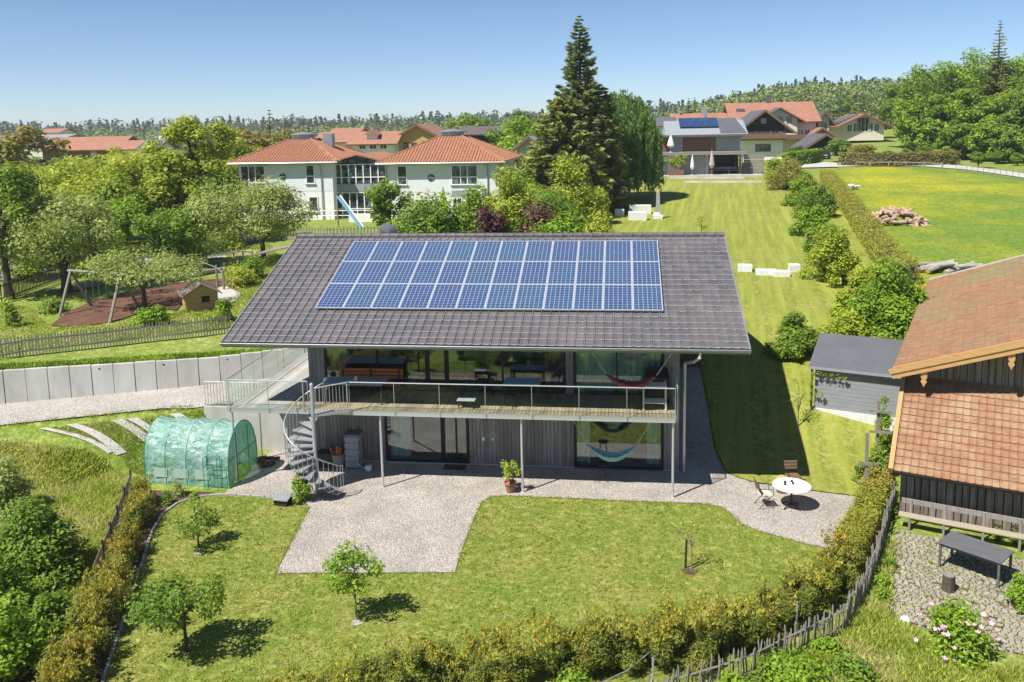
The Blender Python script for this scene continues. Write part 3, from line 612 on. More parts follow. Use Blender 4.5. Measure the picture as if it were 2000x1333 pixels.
# half-round gutter
def gutter(y, sg):
    n = 7; pr2 = [(.075*math.cos(t), .075*math.sin(t)) for t in np.linspace(math.pi, 2*math.pi, n)]; g = MB()
    g.add([(x, y+sg*(a), ZE-.03+b) for x in (XL-.02, XR+.02) for a, b in pr2], [(i,i+1,n+i+1,n+i) for i in range(n-1)]+[tuple(range(n)), tuple(range(n,2*n))])
    g.add([(x, y+sg*a*1.1, ZE-.03+b*1.1-.002) for x in (XL-.02, XR+.02) for a, b in pr2], [(i+1,i,n+i,n+i+1) for i in range(n-1)])
    g.tube([(XL-.02,y-.082,ZE-.025),(XR+.02,y-.082,ZE-.025)], .013, 6)
    g.build('gutter', MAT['zinc'], house)
gutter(YE-.05, 1)
mb = MB(); mb.tube([(-2.0,YE-.05,ZE-.12),(-2.0,YE-.05,ZE-.3),(-2.15,YE+.35,ZE-.55),(-2.28,WY-.14,ZE-1.15),(-2.28,WY-.12,ZE-1.4),(-2.28,WY-.12,.03)], .05, 8); 
mb.build('downpipe', MAT['silver'], house)
# ---------------- solar array: 12 x 3 modules
pm = mat('solar_cells', (.025,.05,.115), (.035,.075,.165), 9, rough=.16, spec=.6)
n_ = pm.node_tree.nodes; l_ = pm.node_tree.links; bs = n_['Principled BSDF']; cur = bs.inputs['Base Color'].links[0].from_socket
tc = n_.new('ShaderNodeTexCoord'); sx = n_.new('ShaderNodeSeparateXYZ'); l_.new(tc.outputs['Object'], sx.inputs[0])
def gridfac(sock, pitch, off, wd):
    a = n_.new('ShaderNodeMath'); a.operation = 'ADD'; a.inputs[1].default_value = off; l_.new(sock, a.inputs[0])
    b = n_.new('ShaderNodeMath'); b.operation = 'PINGPONG'; b.inputs[1].default_value = pitch/2; l_.new(a.outputs[0], b.inputs[0])
    c = n_.new('ShaderNodeMath'); c.operation = 'LESS_THAN'; c.inputs[1].default_value = wd; l_.new(b.outputs[0], c.inputs[0]); return c.outputs[0]
PWD, PHT = 1.0083, 1.6667
gx = gridfac(sx.outputs[0], (PWD-.07)/6, -.035, .0075); gy = gridfac(sx.outputs[1], (PHT-.09)/10, -.045, .0075)
mxn = n_.new('ShaderNodeMath'); mxn.operation = 'MAXIMUM'; l_.new(gx, mxn.inputs[0]); l_.new(gy, mxn.inputs[1])
mx = n_.new('ShaderNodeMix'); mx.data_type = 'RGBA'; l_.new(mxn.outputs[0], mx.inputs[0])
vo = n_.new('ShaderNodeTexVoronoi'); vo.inputs['Scale'].default_value = 45; l_.new(tc.outputs['Object'], vo.inputs['Vector']); hs = n_.new('ShaderNodeHueSaturation')
mr = n_.new('ShaderNodeMapRange'); mr.inputs['To Min'].default_value = .7; mr.inputs['To Max'].default_value = 1.5; l_.new(vo.outputs['Color'], mr.inputs[0]); l_.new(mr.outputs[0], hs.inputs['Value']); l_.new(cur, hs.inputs['Color'])
oi = n_.new('ShaderNodeObjectInfo'); mr2 = n_.new('ShaderNodeMapRange'); mr2.inputs['To Min'].default_value = .485; mr2.inputs['To Max'].default_value = .515; l_.new(oi.outputs['Random'], mr2.inputs[0]); l_.new(mr2.outputs[0], hs.inputs['Hue'])
l_.new(hs.outputs[0], mx.inputs[6]); mx.inputs[7].default_value = (.30,.35,.44,1); l_.new(mx.outputs[2], bs.inputs['Base Color'])
pb = MB(); pb.box(.02,.02,.0,PWD-.02,PHT-.02,.03); cell_me = pb.mesh('solar_panel', MAT['solar_cells'])
fb = MB(); g_ = .004; fb.box(g_,g_,-.01,PWD-g_,.028,.036); fb.box(g_,PHT-.028,-.01,PWD-g_,PHT-g_,.036); fb.box(g_,.028,-.01,.028,PHT-.028,.036); fb.box(PWD-.028,.028,-.01,PWD-g_,PHT-.028,.036); frame_me = fb.mesh('frame', MAT['panel_frame'])
AX, S0 = -15.137, 1.984; MA = Matrix.Translation((AX, YE+S0*ca-.12*sa, ZE+S0*sa+.12*ca)) @ Matrix.Rotation(AL,4,'X')
for r in range(3):
    for c in range(12):
        M_ = MA @ Matrix.Translation((c*PWD, r*PHT, -.03)); p_ = inst('solar_panel', cell_me, house, M_); inst('frame', frame_me, p_, M_)
mb = MB()
for r in range(3):
    for s_ in (.35, 1.3): mb.add([MA @ Vector(v) for v in ((0,r*PHT+s_,-.09),(12*PWD,r*PHT+s_,-.09),(12*PWD,r*PHT+s_+.04,-.09),(0,r*PHT+s_+.04,-.09),(0,r*PHT+s_,-.045),(12*PWD,r*PHT+s_,-.045),(12*PWD,r*PHT+s_+.04,-.045),(0,r*PHT+s_+.04,-.045))], [(0,3,2,1),(4,5,6,7),(0,1,5,4),(1,2,6,5),(2,3,7,6),(3,0,4,7)])
mb.build('mounting_rail', MAT['galv'], house)
mb = MB(); dc = Vector((-14.15, YRG+.9, ZRG+.05)); mb.tube([dc-Vector((0,0,.6)), dc+Vector((0,0,.05))], .025, 6)
dn = Vector((.1,.9,.45)).normalized(); ax = dn.cross(Vector((0,0,1))).normalized(); ay = ax.cross(dn)
vs = [dc-dn*.02]+[dc+(ax*math.cos(t)+ay*math.sin(t))*r_+dn*(r_*r_*.35) for r_ in (.22,.42) for t in np.linspace(0,2*math.pi,17)[:-1]]
mb.add(vs, [(0,1+i,1+(i+1)%16) for i in range(16)]+[(1+i,17+i,17+(i+1)%16,1+(i+1)%16) for i in range(16)]); mb.build('satellite_dish', MAT['light_roof'], house)
# ---------------- balcony deck
DL, DR = -17.72, -2.73; DBK = 8.7
mb = MB(); mg = MB(); n = int((DR-DL)/.118); w_ = (DR-DL)/n
for i in range(n):
    x0 = DL+i*w_; y1 = DBK if x0+w_ < WL-.01 else WY-.03
    (mg if y1 == DBK else mb).box(x0+.006, .03, ZD-.03, x0+w_-.006, y1, ZD)
for q, mm_ in ((mb,'deck_wood'),(mg,'deck_grey')): o = q.build('deck_board', MAT[mm_], house); o['kind'] = 'stuff'
mb = MB(); mb.box(DL-.02,-.03,ZF,DR+.02,.02,ZD+.0); mb.box(DL-.04,.02,ZF,DL-.002,DBK,ZD); mb.box(DR+.002,.02,ZF,DR+.04,WY,ZD); mb.build('fascia', MAT['silver'], house)
mb = MB()
for y in (.25,1.2,2.0): mb.box(DL,y,ZF+.0,DR,y+.08,ZD-.035)
for y in (3.2,4.6,6,7.4,8.5): mb.box(DL,y,ZF,WL-.01,y+.08,ZD-.035)
mb.box(DL,.03,ZF+.002,DR,WY-.02,ZF+.02); mb.build('joist', MAT['zinc'], house)
for x, y in ((-17.709,.1),(-12.47,.1),(-7.697,.1),(-2.787,.1),(-17.68,2.15)):
    mb = MB(); z0 = Hs(x,y); mb.tube([(x,y,z0),(x,y,ZF)], .04, 10); mb.lathe((x,y,z0+.02), [(.09,0),(.09,.015)], 10); mb.build('post', MAT['silver'], house)
RH = 1.0
def rail(p, q, nseg, posts=True):
    p = Vector(p); q = Vector(q); d = (q-p)
    mb = MB(); mb.tube([p+Vector((0,0,RH)), q+Vector((0,0,RH))], .02, 8); mb.build('handrail', MAT['silver'], house)
    for i in range(nseg):
        a = p+d*((i+.012)/nseg); b = p+d*((i+.988)/nseg); g = MB(); nv = Vector((d.y,-d.x,0)).normalized()
        g.slab([a+Vector((0,0,.02)), b+Vector((0,0,.02)), b+Vector((0,0,RH-.03)), a+Vector((0,0,RH-.03))], nv, .012); g.build('glass_panel', MAT['clear_glass'], house)
    for i in range(nseg+1):
        a = p+d*(i/nseg); g = MB(); g.box(a.x-.009,a.y-.009,ZF+.02,a.x+.009,a.y+.009,ZD+RH-.01); g.build('rail_post', MAT['galv'], house)
rail((-13.45,-.06,ZD),(DR,-.06,ZD),7); rail((DL,-.06,ZD),(-14.9,-.06,ZD),2); rail((DL-.07,-.05,ZD),(DL-.07,DBK,ZD),4); rail((DR+.07,0,ZD),(DR+.07,WY-.1,ZD),2)
# outdoor lamp, taps and sockets on the facade
mb = MB(); mb.obox((-9.35,WY-.06,1.0),.09,.05,.12); mb.obox((-9.0,WY-.06,1.0),.07,.05,.09); mb.build('wall_socket', MAT['white_paint'], house)
mb = MB(); mb.tube([(-14.95,1.9,ZD+.1),(-14.95,1.9,ZD+.35)],.03,8); mb.lathe((-14.95,1.9,ZD+.35),[(.05,0),(.11,.05),(.12,.12),(.08,.19),(.02,.21)],10); 
mb.top('globe_lamp', MAT['white_paint'], (-14.95,1.9,ZD), 'small white globe lamp standing on the deck beside the dark glass wall', 'lamp', smooth=True)
# ---------------- concrete wall under the deck with its railing
mb = MB(); xs_ = np.linspace(-20.25,-15.77,12)
for a, b in zip(xs_[:-1], xs_[1:]): mb.add([(a,2.92,-.1),(b,2.92,-.1),(b,3.1,-.1),(a,3.1,-.1),(a,2.92,1.72),(b,2.92,1.72),(b,3.1,1.72),(a,3.1,1.72)], [(4,5,6,7),(0,1,5,4),(2,3,7,6)])
mb.add([(-20.25,2.92,-.1),(-20.25,3.1,-.1),(-20.25,3.1,1.72),(-20.25,2.92,1.72)],[(0,1,2,3)])
cw = mb.top('retaining_wall', MAT['concrete'], (-18,3,0), 'low concrete wall under the left end of the balcony', 'wall')
r0_ = thing('steel_railing', (-19.2,3.0,1.72), 'short galvanized steel railing on the concrete wall at the driveway end', 'railing')
mb = MB(); mb.tube([(-20.2,3.0,2.68),(-18.0,3.0,2.68)],.018,6); mb.build('handrail', MAT['galv'], r0_)
bb_ = MB(); bb_.tube([(0,0,0),(0,0,.96)],.011,6); bme = bb_.mesh('baluster', MAT['galv'])
for i in range(19): inst('baluster', bme, r0_, TR((-20.2+i*.122,3.0,1.72)))
# ---------------- spiral staircase
SX, SY = -14.56, -.55
st = thing('spiral_staircase', (SX,SY,0), 'galvanized spiral staircase rising from the gravel to the balcony', 'staircase')
mb = MB(); mb.tube([(SX,SY,0),(SX,SY,3.78)],.065,12); mb.lathe((SX,SY,0),[(.2,0),(.2,.045)],12); mb.lathe((SX,SY,3.78),[(.07,0),(.05,.04),(.01,.06)],12); mb.build('column', MAT['galv'], st, smooth=False)
NT = 14; RS = .93; a0 = R_(-12); da = R_(-20.0); 
def ang(k): return a0+da*k
tm = MB(); hw = R_(14)
pl = [(.06,-.05),(.06,.05)]+[(RS*math.cos(t), RS*math.sin(t)) for t in np.linspace(hw,-hw,5)]
pl = [(.05,-.06),(RS*math.cos(-hw),RS*math.sin(-hw))]+[(RS*math.cos(t),RS*math.sin(t)) for t in np.linspace(-hw*.5,hw*.5,3)]+[(RS*math.cos(hw),RS*math.sin(hw)),(.05,.06)]
tm.prism(pl, -.035, 0); tm.box(.05,-.02,-.09,RS*.95,.02,-.035); tme = tm.mesh('tread', MAT['galv'])
for k in range(NT): inst('tread', tme, st, TR((SX,SY,.19*(k+1)), ang(k)))
mb = MB(); mb.prism([(SX-.02,SY-.08),(SX+1.08,-.17),(SX+1.08,-.045),(SX-.02,-.045)], ZD-.04, ZD); mb.build('landing', MAT['galv'], st)
bal = MB(); bal.tube([(0,0,0),(0,0,.92)],.010,5); balm = bal.mesh('baluster', MAT['galv']); hp = []
for k in np.arange(-.4, NT-.5, .5):
    t = ang(k); x = SX+(RS+.02)*math.cos(t); y = SY+(RS+.02)*math.sin(t); z = max(.12,.19*(k+1)-.04)
    inst('baluster', balm, st, TR((x,y,z))); hp.append((x,y,z+.92))
mb = MB(); mb.tube(hp, .02, 6); mb.build('handrail', MAT['galv'], st, smooth=True)
for k in (0,4,8,12):
    pass
mb = MB(); mb.tube([(SX,SY-.05,ZD+.92),(SX+1.06,-.15,ZD+1.02),(SX+1.1,-.06,ZD+1.02)],.02,6); mb.tube([(SX+1.06,-.15,ZD),(SX+1.06,-.15,ZD+1.0)],.022,6); mb.tube([(SX+.03,SY-.05,ZD),(SX+.03,SY-.05,ZD+1.0)],.022,6); mb.tube([(SX-.5,-.06,ZD),(SX-.5,-.06,ZD+1.02)],.022,6); mb.build('landing_rail', MAT['galv'], st)
for i in range(1,10): inst('baluster', balm, st, TR((SX+.03+i*.103,SY-.05+i*.04,ZD+.01)))
# ---------------- things on the balcony
def table4(name, c, lx, ly, hz, label, cat, topm, legm, rz=0, group=None, th=.035, leg=.04, ins=.06):
    t = thing(name, c, label, cat, group, rz); mb = MB(); mb.obox((0,0,hz-th/2), lx, ly, th, ch=.006); child('tabletop', mb.mesh('tabletop', MAT[topm]), t)
    lm = MB(); lm.box(-leg/2,-leg/2,0,leg/2,leg/2,hz-th); me_ = lm.mesh('leg', MAT[legm])
    for sx_ in (-1,1):
        for sy_ in (-1,1): child('leg', me_, t, Matrix.Translation((sx_*(lx/2-ins), sy_*(ly/2-ins), 0)))
    mb = MB(); mb.box(-lx/2+ins,-ly/2+ins-.01,hz-th-.07,lx/2-ins,-ly/2+ins+.01,hz-th); mb.box(-lx/2+ins,ly/2-ins-.01,hz-th-.07,lx/2-ins,ly/2-ins+.01,hz-th)
    child('apron', mb.mesh('apron', MAT[legm]), t); return t
table4('dining_table', (-13.55,1.0,ZD), 2.1, .85, .74, 'long grey-topped dining table on the deck in front of the orange wooden bench', 'table', 'table_grey', 'dark_wood')
def bench(name, c, L_, label, m1, m2, rz=0, back=True, seat_h=.45, d=.42):
    t = thing(name, c, label, 'bench', None, rz); mb = MB(); mb.obox((0,0,seat_h-.02), L_, d, .04, ch=.005); child('seat', mb.mesh('seat', MAT[m1]), t)
    if back:
        for k in range(3):
            mb = MB(); mb.obox((0,d/2+.02+k*.012,seat_h+.14+k*.125), L_, .025, .105, ch=.004); child('back_slat', mb.mesh('back_slat', MAT[m1]), t)
    lm = MB(); lm.box(-.03,-d/2,0,.03,-d/2+.05,seat_h-.04); lm.box(-.03,d/2-.05,0,.03,d/2,seat_h+(.42 if back else -.04)); me_ = lm.mesh('leg', MAT[m2])
    for k in (-1,0,1): child('leg', me_, t, Matrix.Translation((k*(L_/2-.15),0,0)))
    return t
bench('garden_bench', (-13.3,1.72,ZD), 2.35, 'orange-brown wooden bench with slatted back behind the grey dining table', 'orange_wood', 'dark_wood')
mb = MB(); mb.lathe((-13.55,1.0,ZD+.74),[(.05,0),(.06,.03),(.045,.12),(.05,.14)],10); mb.top('vase', MAT['white_paint'], (-13.55,1.0,ZD+.74), 'small white pot standing on the grey dining table', 'vase', smooth=True)
def wire_chair(c, rz, label):
    t = thing('wire_chair', c, label, 'chair', 'black wire chairs on the balcony', rz); mb = MB(); mb.lathe((0,0,.42),[(.2,0),(.21,.02)],14); child('seat', mb.mesh('seat', MAT['black_metal']), t)
    mb = MB(); arc = [(.26*math.cos(a),.26*math.sin(a),.45+.38*max(0,math.sin(a))**.6) for a in np.linspace(-.25,math.pi+.25,13)]; mb.tube(arc,.012,5)
    for i in range(2,11): a = arc[i]; mb.tube([(a[0]*.75,a[1]*.75,.43),a],.006,4)
    child('back_hoop', mb.mesh('back_hoop', MAT['black_metal']), t)
    lm = MB(); lm.tube([(0,0,.42),(.07,.07,0)],.011,5); me_ = lm.mesh('leg', MAT['black_metal'])
    for k in range(4): child('leg', me_, t, Matrix.Rotation(k*math.pi/2,4,'Z') @ Matrix.Translation((.13,.13,0)))
    return t
tt = table4('garden_table', (-7.8,1.45,ZD), 1.25, .75, .70, 'blue-topped garden table between black wire chairs on the balcony', 'table', 'blue_plastic', 'black_metal'); 
wire_chair((-9.1,1.5,ZD), R_(80), 'black wire chair left of the blue garden table'); wire_chair((-6.75,1.45,ZD), R_(-80), 'black wire chair right of the blue garden table'); wire_chair((-8.2,.75,ZD), R_(170), 'black wire chair in front of the blue garden table')
table4('side_table', (-9.6,.62,ZD), .62, .4, .30, 'low pale grey side table alone on the middle of the balcony', 'table', 'table_grey', 'black_metal')
gr = thing('serving_trolley', (-3.35,.95,ZD), 'white serving trolley with two shelves at the right end of the balcony', 'trolley')
for z in (.25,.8):
    mb = MB(); mb.obox((0,0,z),.78,.5,.03,ch=.005); child('shelf', mb.mesh('shelf', MAT['cream_cloth'] if z < .5 else MAT['white_paint']), gr)
lm = MB(); lm.box(-.02,-.02,.06,.02,.02,.86); lm.lathe((0,0,0),[(.03,0),(.04,.03),(.03,.06)],8); me_ = lm.mesh('leg', MAT['cream_cloth'])
for sx_ in (-1,1):
    for sy_ in (-1,1): child('leg', me_, gr, Matrix.Translation((sx_*.36,sy_*.22,0)))
bq = thing('covered_grill', (-3.25,1.75,ZD), 'grill under a black cover standing against the right end wall of the balcony', 'grill')
mb = MB(); mb.prism([(-.42,-.3),(.42,-.3),(.42,.3),(-.42,.3)],.02,.9); mb.add([(-.42,-.3,.9),(.42,-.3,.9),(.42,.3,.9),(-.42,.3,.9),(-.36,-.1,1.12),(.36,-.1,1.12),(.36,.18,1.12),(-.36,.18,1.12)],[(0,1,5,4),(1,2,6,5),(2,3,7,6),(3,0,4,7),(4,5,6,7)]); child('cover', mb.mesh('cover', MAT['black_metal']), bq)
def hammock(a, b, sag, label, m_, wid=.85, shift=0, seed=0):
    a = Vector(a); b = Vector(b); loc = (a+b)/2; loc.z -= sag; t = thing('hammock', loc, label, 'hammock')
    def pt(s): p = a.lerp(b, s); p.z -= sag*4*s*(1-s)+.0; return p
    s0, s1 = .2+shift, .8+shift; N = 26; K = 8; vs = []; nv = Vector((b.y-a.y, a.x-b.x, 0)).normalized()
    for i in range(N+1):
        f = i/N; p = pt(s0+(s1-s0)*f); wv = wid*(math.sin(math.pi*f)**.7*.55+.06)*.5
        for j in range(K+1):
            u = j/K*2-1; q = p+nv*wv*u+Vector((0,0,.24*abs(u)**1.6*math.sin(math.pi*f)**.6-.05)); vs.append(q+Vector((0,0,.015*math.sin(i*2.1+j*1.7+seed))))
    MB().add(vs, [(i*(K+1)+j, i*(K+1)+j+1, (i+1)*(K+1)+j+1, (i+1)*(K+1)+j) for i in range(N) for j in range(K)]).build('fabric', MAT[m_], t, smooth=True)
    mb = MB()
    for e, p0, s_ in ((a, a, s0), (b, b, s1)):
        p1 = pt(s_); k_ = e.lerp(p1, .35); mb.tube([e, k_], .014, 5)
        for u in np.linspace(-1,1,6): mb.tube([k_, p1+nv*u*.05], .007, 4)
    mb.build('cord', MAT['rope'], t); return t
hammock((-5.49,.5,4.9),(-2.75,.5,4.85),1.35,'dark red striped hammock hanging under the roof above the balcony','red_cloth',seed=1)
hammock((-6.17,.9,2.5),(-3.35,.9,2.5),1.6,'teal and white striped hammock hanging under the balcony','teal_cloth',seed=3)
# ---------------- things on the gravel beside the house
sv = thing('storage_box_stack', (-14.0,1.75,.03), 'tower of five pale grey slatted plastic boxes against the lower timber wall', 'storage boxes')
for k in range(5):
    mb = MB(); mb.obox((0,0,.13+.24*k),.52-.012*(k%2),.5,.2,ch=.02); mb.obox((0,0,.245+.24*k),.46,.44,.05); child('box', mb.mesh('box', MAT['light_roof']), sv)
mb = MB(); mb.obox((0,0,1.27),.54,.52,.05,ch=.015); child('lid', mb.mesh('lid', MAT['shed_roof']), sv)
# pot with firewood, bucket, watering can, doormats
lg = thing('log_basket', (-14.55,1.7,.03), 'dark basket of firewood left of the grey storage boxes', 'basket'); mb = MB(); mb.lathe((0,0,0),[(.2,0),(.26,.3),(.28,.5)],14); child('basket', mb.mesh('basket', MAT['grey_wood']), lg)
rr = random.Random(9)
for k in range(9):
    a = rr.uniform(0,6.28); mb = MB(); x, y = .15*math.cos(a), .15*math.sin(a); mb.tube([(x,y,.3),(x*1.7+rr.uniform(-.08,.08),y*1.5,.72+rr.uniform(0,.15))],.045,7); child('log', mb.mesh('log', MAT['orange_wood' if k%2 else 'bark']), lg)
bx = MB(); bx.obox((-15.05,1.75,.3),.6,.45,.55,ch=.03); bx.top('recycling_box', MAT['black_metal'], (-15.05,1.75,.03), 'black plastic box at the left end of the lower timber wall', 'box')
wc = thing('watering_can', (-13.35,1.35,.02), 'pale metal watering can on the gravel right of the grey storage boxes', 'watering can'); mb = MB(); mb.lathe((0,0,0),[(.13,0),(.14,.05),(.13,.24),(.09,.26)],14); child('body', mb.mesh('body', MAT['silver'], smooth=True), wc)
mb = MB(); mb.tube([(-.1,0,.06),(-.3,0,.2),(-.42,0,.3)],.017,6); mb.lathe((-.43,0,.29),[(.02,0),(.045,.04)],8); child('spout', mb.mesh('spout', MAT['silver']), wc)
mb = MB(); mb.tube([(.1,0,.06),(.22,0,.2),(.1,0,.36),(-.06,0,.26)],.011,6); child('handle', mb.mesh('handle', MAT['black_metal']), wc)
mt_ = MB(); mt_.obox((-10.35,1.95,.035),.8,.45,.025,ch=.006); mt_.top('doormat', MAT['soil'], (-10.35,1.95,.02), 'dark brown doormat in front of the ground-floor glass door', 'doormat')
p0 = P(997,962); pt_ = thing('potted_plant', (p0[0],p0[1],.02), 'leafy yellow-green plant in a terracotta pot beside the balcony post', 'potted plant')
mb = MB(); mb.lathe((0,0,0),[(.13,0),(.2,.30),(.225,.30),(.225,.35),(.19,.35),(.17,.28)],16); child('pot', mb.mesh('pot', MAT['terracotta']), pt_)
rs_ = np.random.RandomState(3); cl_ = [(rs_.normal()*.16, rs_.normal()*.16, .75+rs_.uniform(-.15,.25), .16,.16,.16) for _ in range(9)]
child('foliage', crown('foliage', cl_, 520, .09, 'lf_yellow', 3, .45, .3), pt_); mb = MB(); [mb.tube([(0,0,.3),(c[0]*.5,c[1]*.5,.5),c[:3]],.009,4) for c in cl_]; child('stems', mb.mesh('stems', MAT['bark']), pt_)
st_ = thing('metal_stool', (-5.1,1.25,.02), 'round black metal stool under the teal hammock', 'stool'); mb = MB(); mb.lathe((0,0,.6),[(.19,0),(.2,.025)],16); child('seat', mb.mesh('seat', MAT['black_metal']), st_)
lm = MB(); lm.tube([(.08,.08,.6),(.17,.17,0)],.011,5); me_ = lm.mesh('leg', MAT['black_metal']); [child('leg', me_, st_, Matrix.Rotation(k*math.pi/2,4,'Z')) for k in range(4)]
pb_ = P(548,988); pl_ = thing('garden_lounge_box', (pb_[0]+.05,pb_[1]+.1,.01), 'dark garden box with sloping silver lid on the lawn edge left of the climbing plant', 'garden box', rz=R_(-8))
mb = MB(); mb.add([(-.24,-.17,0),(.24,-.17,0),(.24,.2,0),(-.24,.2,0),(-.24,-.17,.2),(.24,-.17,.2),(.24,.2,.3),(-.24,.2,.3)],[(0,3,2,1),(0,1,5,4),(1,2,6,5),(2,3,7,6),(3,0,4,7),(4,5,6,7)]); child('body', mb.mesh('body', MAT['black_wood']), pl_)
mb = MB(); mb.add([(-.28,-.22,.195),(.28,-.22,.195),(.28,.22,.305),(-.28,.22,.305),(-.28,-.22,.225),(.28,-.22,.225),(.28,.22,.335),(-.28,.22,.335)],[(0,3,2,1),(4,5,6,7),(0,1,5,4),(1,2,6,5),(2,3,7,6),(3,0,4,7)]); child('lid', mb.mesh('lid', MAT['zinc']), pl_)
pc = P(588,985); t = bush('climbing_plant', (pc[0]-.02,pc[1]+.15,0), .46, 1.3, 'bright green climbing plant at the foot of the spiral staircase', 'plant', 'lf_brightbush', 1900, .085, 5, 12, .48)
rb_ = [(-17.3+rr.uniform(-.25,.3), 1.75+rr.uniform(-.3,.3)) for _ in range(9)]; rg = thing('scrap_heap', (-17.15,1.8,0), 'small heap of reddish clay bricks on the gravel beside the greenhouse', 'bricks')
for k, (x, y) in enumerate(rb_):
    mb = MB(); mb.obox((x,y,.06+.08*(k%3)),.28,.15,.09,rz=rr.uniform(0,3),rx=rr.uniform(-.3,.3),ch=.012); mb.build('brick', MAT['mulch'], rg)
# manhole cover beside the right wall
mb = MB(); mb.box(-2.15,4.0,.0,-1.7,4.9,.05); mb.obox((0,0,0),.001,.001,.001); 
mh = MB(); mh.obox((-2.0,2.9,.035),.45,.7,.03,ch=.006); mh.top('drain_cover', MAT['zinc'], (-2.0,2.9,.02), 'rectangular metal grate in the gravel at the right corner of the house', 'grate')
# ================================================================ garden in front
def P0(px, py, z=0): return PZ(px, py, z)
# ---- polytunnel greenhouse
gm = mat('green_film', (.25,.47,.41), (.35,.59,.52), 2.2, rough=.22, bump=1, bsc=3.5, spec=.6, stretch=(1,2.5,1), c3=(.60,.78,.73), sc3=2.2)  # pale streaks in the film colour imitate whitish highlights
gm.node_tree.nodes['Bump'].inputs['Distance'].default_value = .12
n_ = gm.node_tree.nodes; l_ = gm.node_tree.links; tr_ = n_.new('ShaderNodeBsdfTransparent'); tr_.inputs[0].default_value = (.55,.85,.75,1); tl_ = n_.new('ShaderNodeBsdfTranslucent'); tl_.inputs[0].default_value = (.35,.75,.6,1)
m1 = n_.new('ShaderNodeMixShader'); m1.inputs[0].default_value = .22; m2 = n_.new('ShaderNodeMixShader'); m2.inputs[0].default_value = .3
l_.new(n_['Principled BSDF'].outputs[0], m1.inputs[1]); l_.new(tl_.outputs[0], m1.inputs[2]); l_.new(m1.outputs[0], m2.inputs[1]); l_.new(tr_.outputs[0], m2.inputs[2]); l_.new(m2.outputs[0], n_['Material Output'].inputs[0])
mat('green_pipe', (.05,.22,.17), None, rough=.5); mat('mesh_window', (.36,.48,.42), (.30,.42,.37), 40, rough=.8)
g0 = P0(285,945); GLn, GD, GHt = 3.15, 2.05, 2.05
gh = thing('greenhouse', (g0[0],g0[1],0), 'green film polytunnel greenhouse with arched roof beside the garden hedge', 'greenhouse', rz=R_(-3))
def arch(t):   # t 0..1 over the hoop: straight sides then arc
    sh = .75
    if t < .2: return (0, sh*t/.2)
    if t > .8: return (GD, sh*(1-t)/.2)
    a = math.pi*(1-(t-.2)/.6); return (GD/2+GD/2*math.cos(a), sh+(GHt-sh)*math.sin(a))
NA = 30; bays = 4
for b_ in range(bays):
    vs = []; N = 10
    for i in range(N+1):
        x = GLn*(b_+i/N)/bays; sag = .035*math.sin(math.pi*i/N)
        for j in range(NA+1):
            y, z = arch(j/NA); yc = y-GD/2; k = 1-sag/(GHt*.5); vs.append((x, GD/2+yc*k, z*k+.01))
    child('film_cover', MB().add(vs, [(i*(NA+1)+j,(i+1)*(NA+1)+j,(i+1)*(NA+1)+j+1,i*(NA+1)+j+1) for i in range(N) for j in range(NA)]).mesh('film_cover', gm, smooth=True), gh)
for b_ in range(bays+1):
    mb = MB(); mb.tube([(GLn*b_/bays, *arch(j/20)) for j in range(21)], .017, 6); child('hoop', mb.mesh('hoop', MAT['green_pipe'], smooth=True), gh)
for x, s_ in ((0,-1),(GLn,1)):
    pts = [(x+.003*s_, *arch(j/NA)) for j in range(NA+1)]; c_ = (x+.003*s_, GD/2, .9); child('end_wall', MB().add([c_]+pts, [(0,i+1,i+2) for i in range(NA)]).mesh('end_wall', gm), gh)
    mb = MB(); mb.tube([(x+.01*s_,GD*.3,0),(x+.01*s_,GD*.3,1.78)],.014,5); mb.tube([(x+.01*s_,GD*.7,0),(x+.01*s_,GD*.7,1.78)],.014,5); mb.tube([(x+.01*s_,.0,.95),(x+.01*s_,GD,.95)],.012,5); child('end_frame', mb.mesh('end_frame', MAT['green_pipe']), gh)
for k in range(3):
    mb = MB(); x = .35+k*.78; mb.add([(x,-.012,.28),(x+.5,-.012,.28),(x+.5,-.012,.62),(x,-.012,.62)],[(0,1,2,3)]); child('mesh_window', mb.mesh('mesh_window', MAT['mesh_window']), gh)
# little racks leaning at the front corner
rk = thing('plant_rack', (g0[0]+2.35,g0[1]-.35,0), 'small green metal shelf rack standing in front of the greenhouse', 'rack', rz=R_(-3)); mb = MB()
for x in (0,.5):
    for y in (0,.22): mb.tube([(x,y,0),(x,y,1.15)],.012,5)
for z in (.1,.5,.85,1.12): mb.tube([(0,0,z),(.5,0,z),(.5,.22,z),(0,.22,z),(0,0,z)],.009,5)
child('rack_frame', mb.mesh('rack_frame', MAT['green_pipe']), rk)
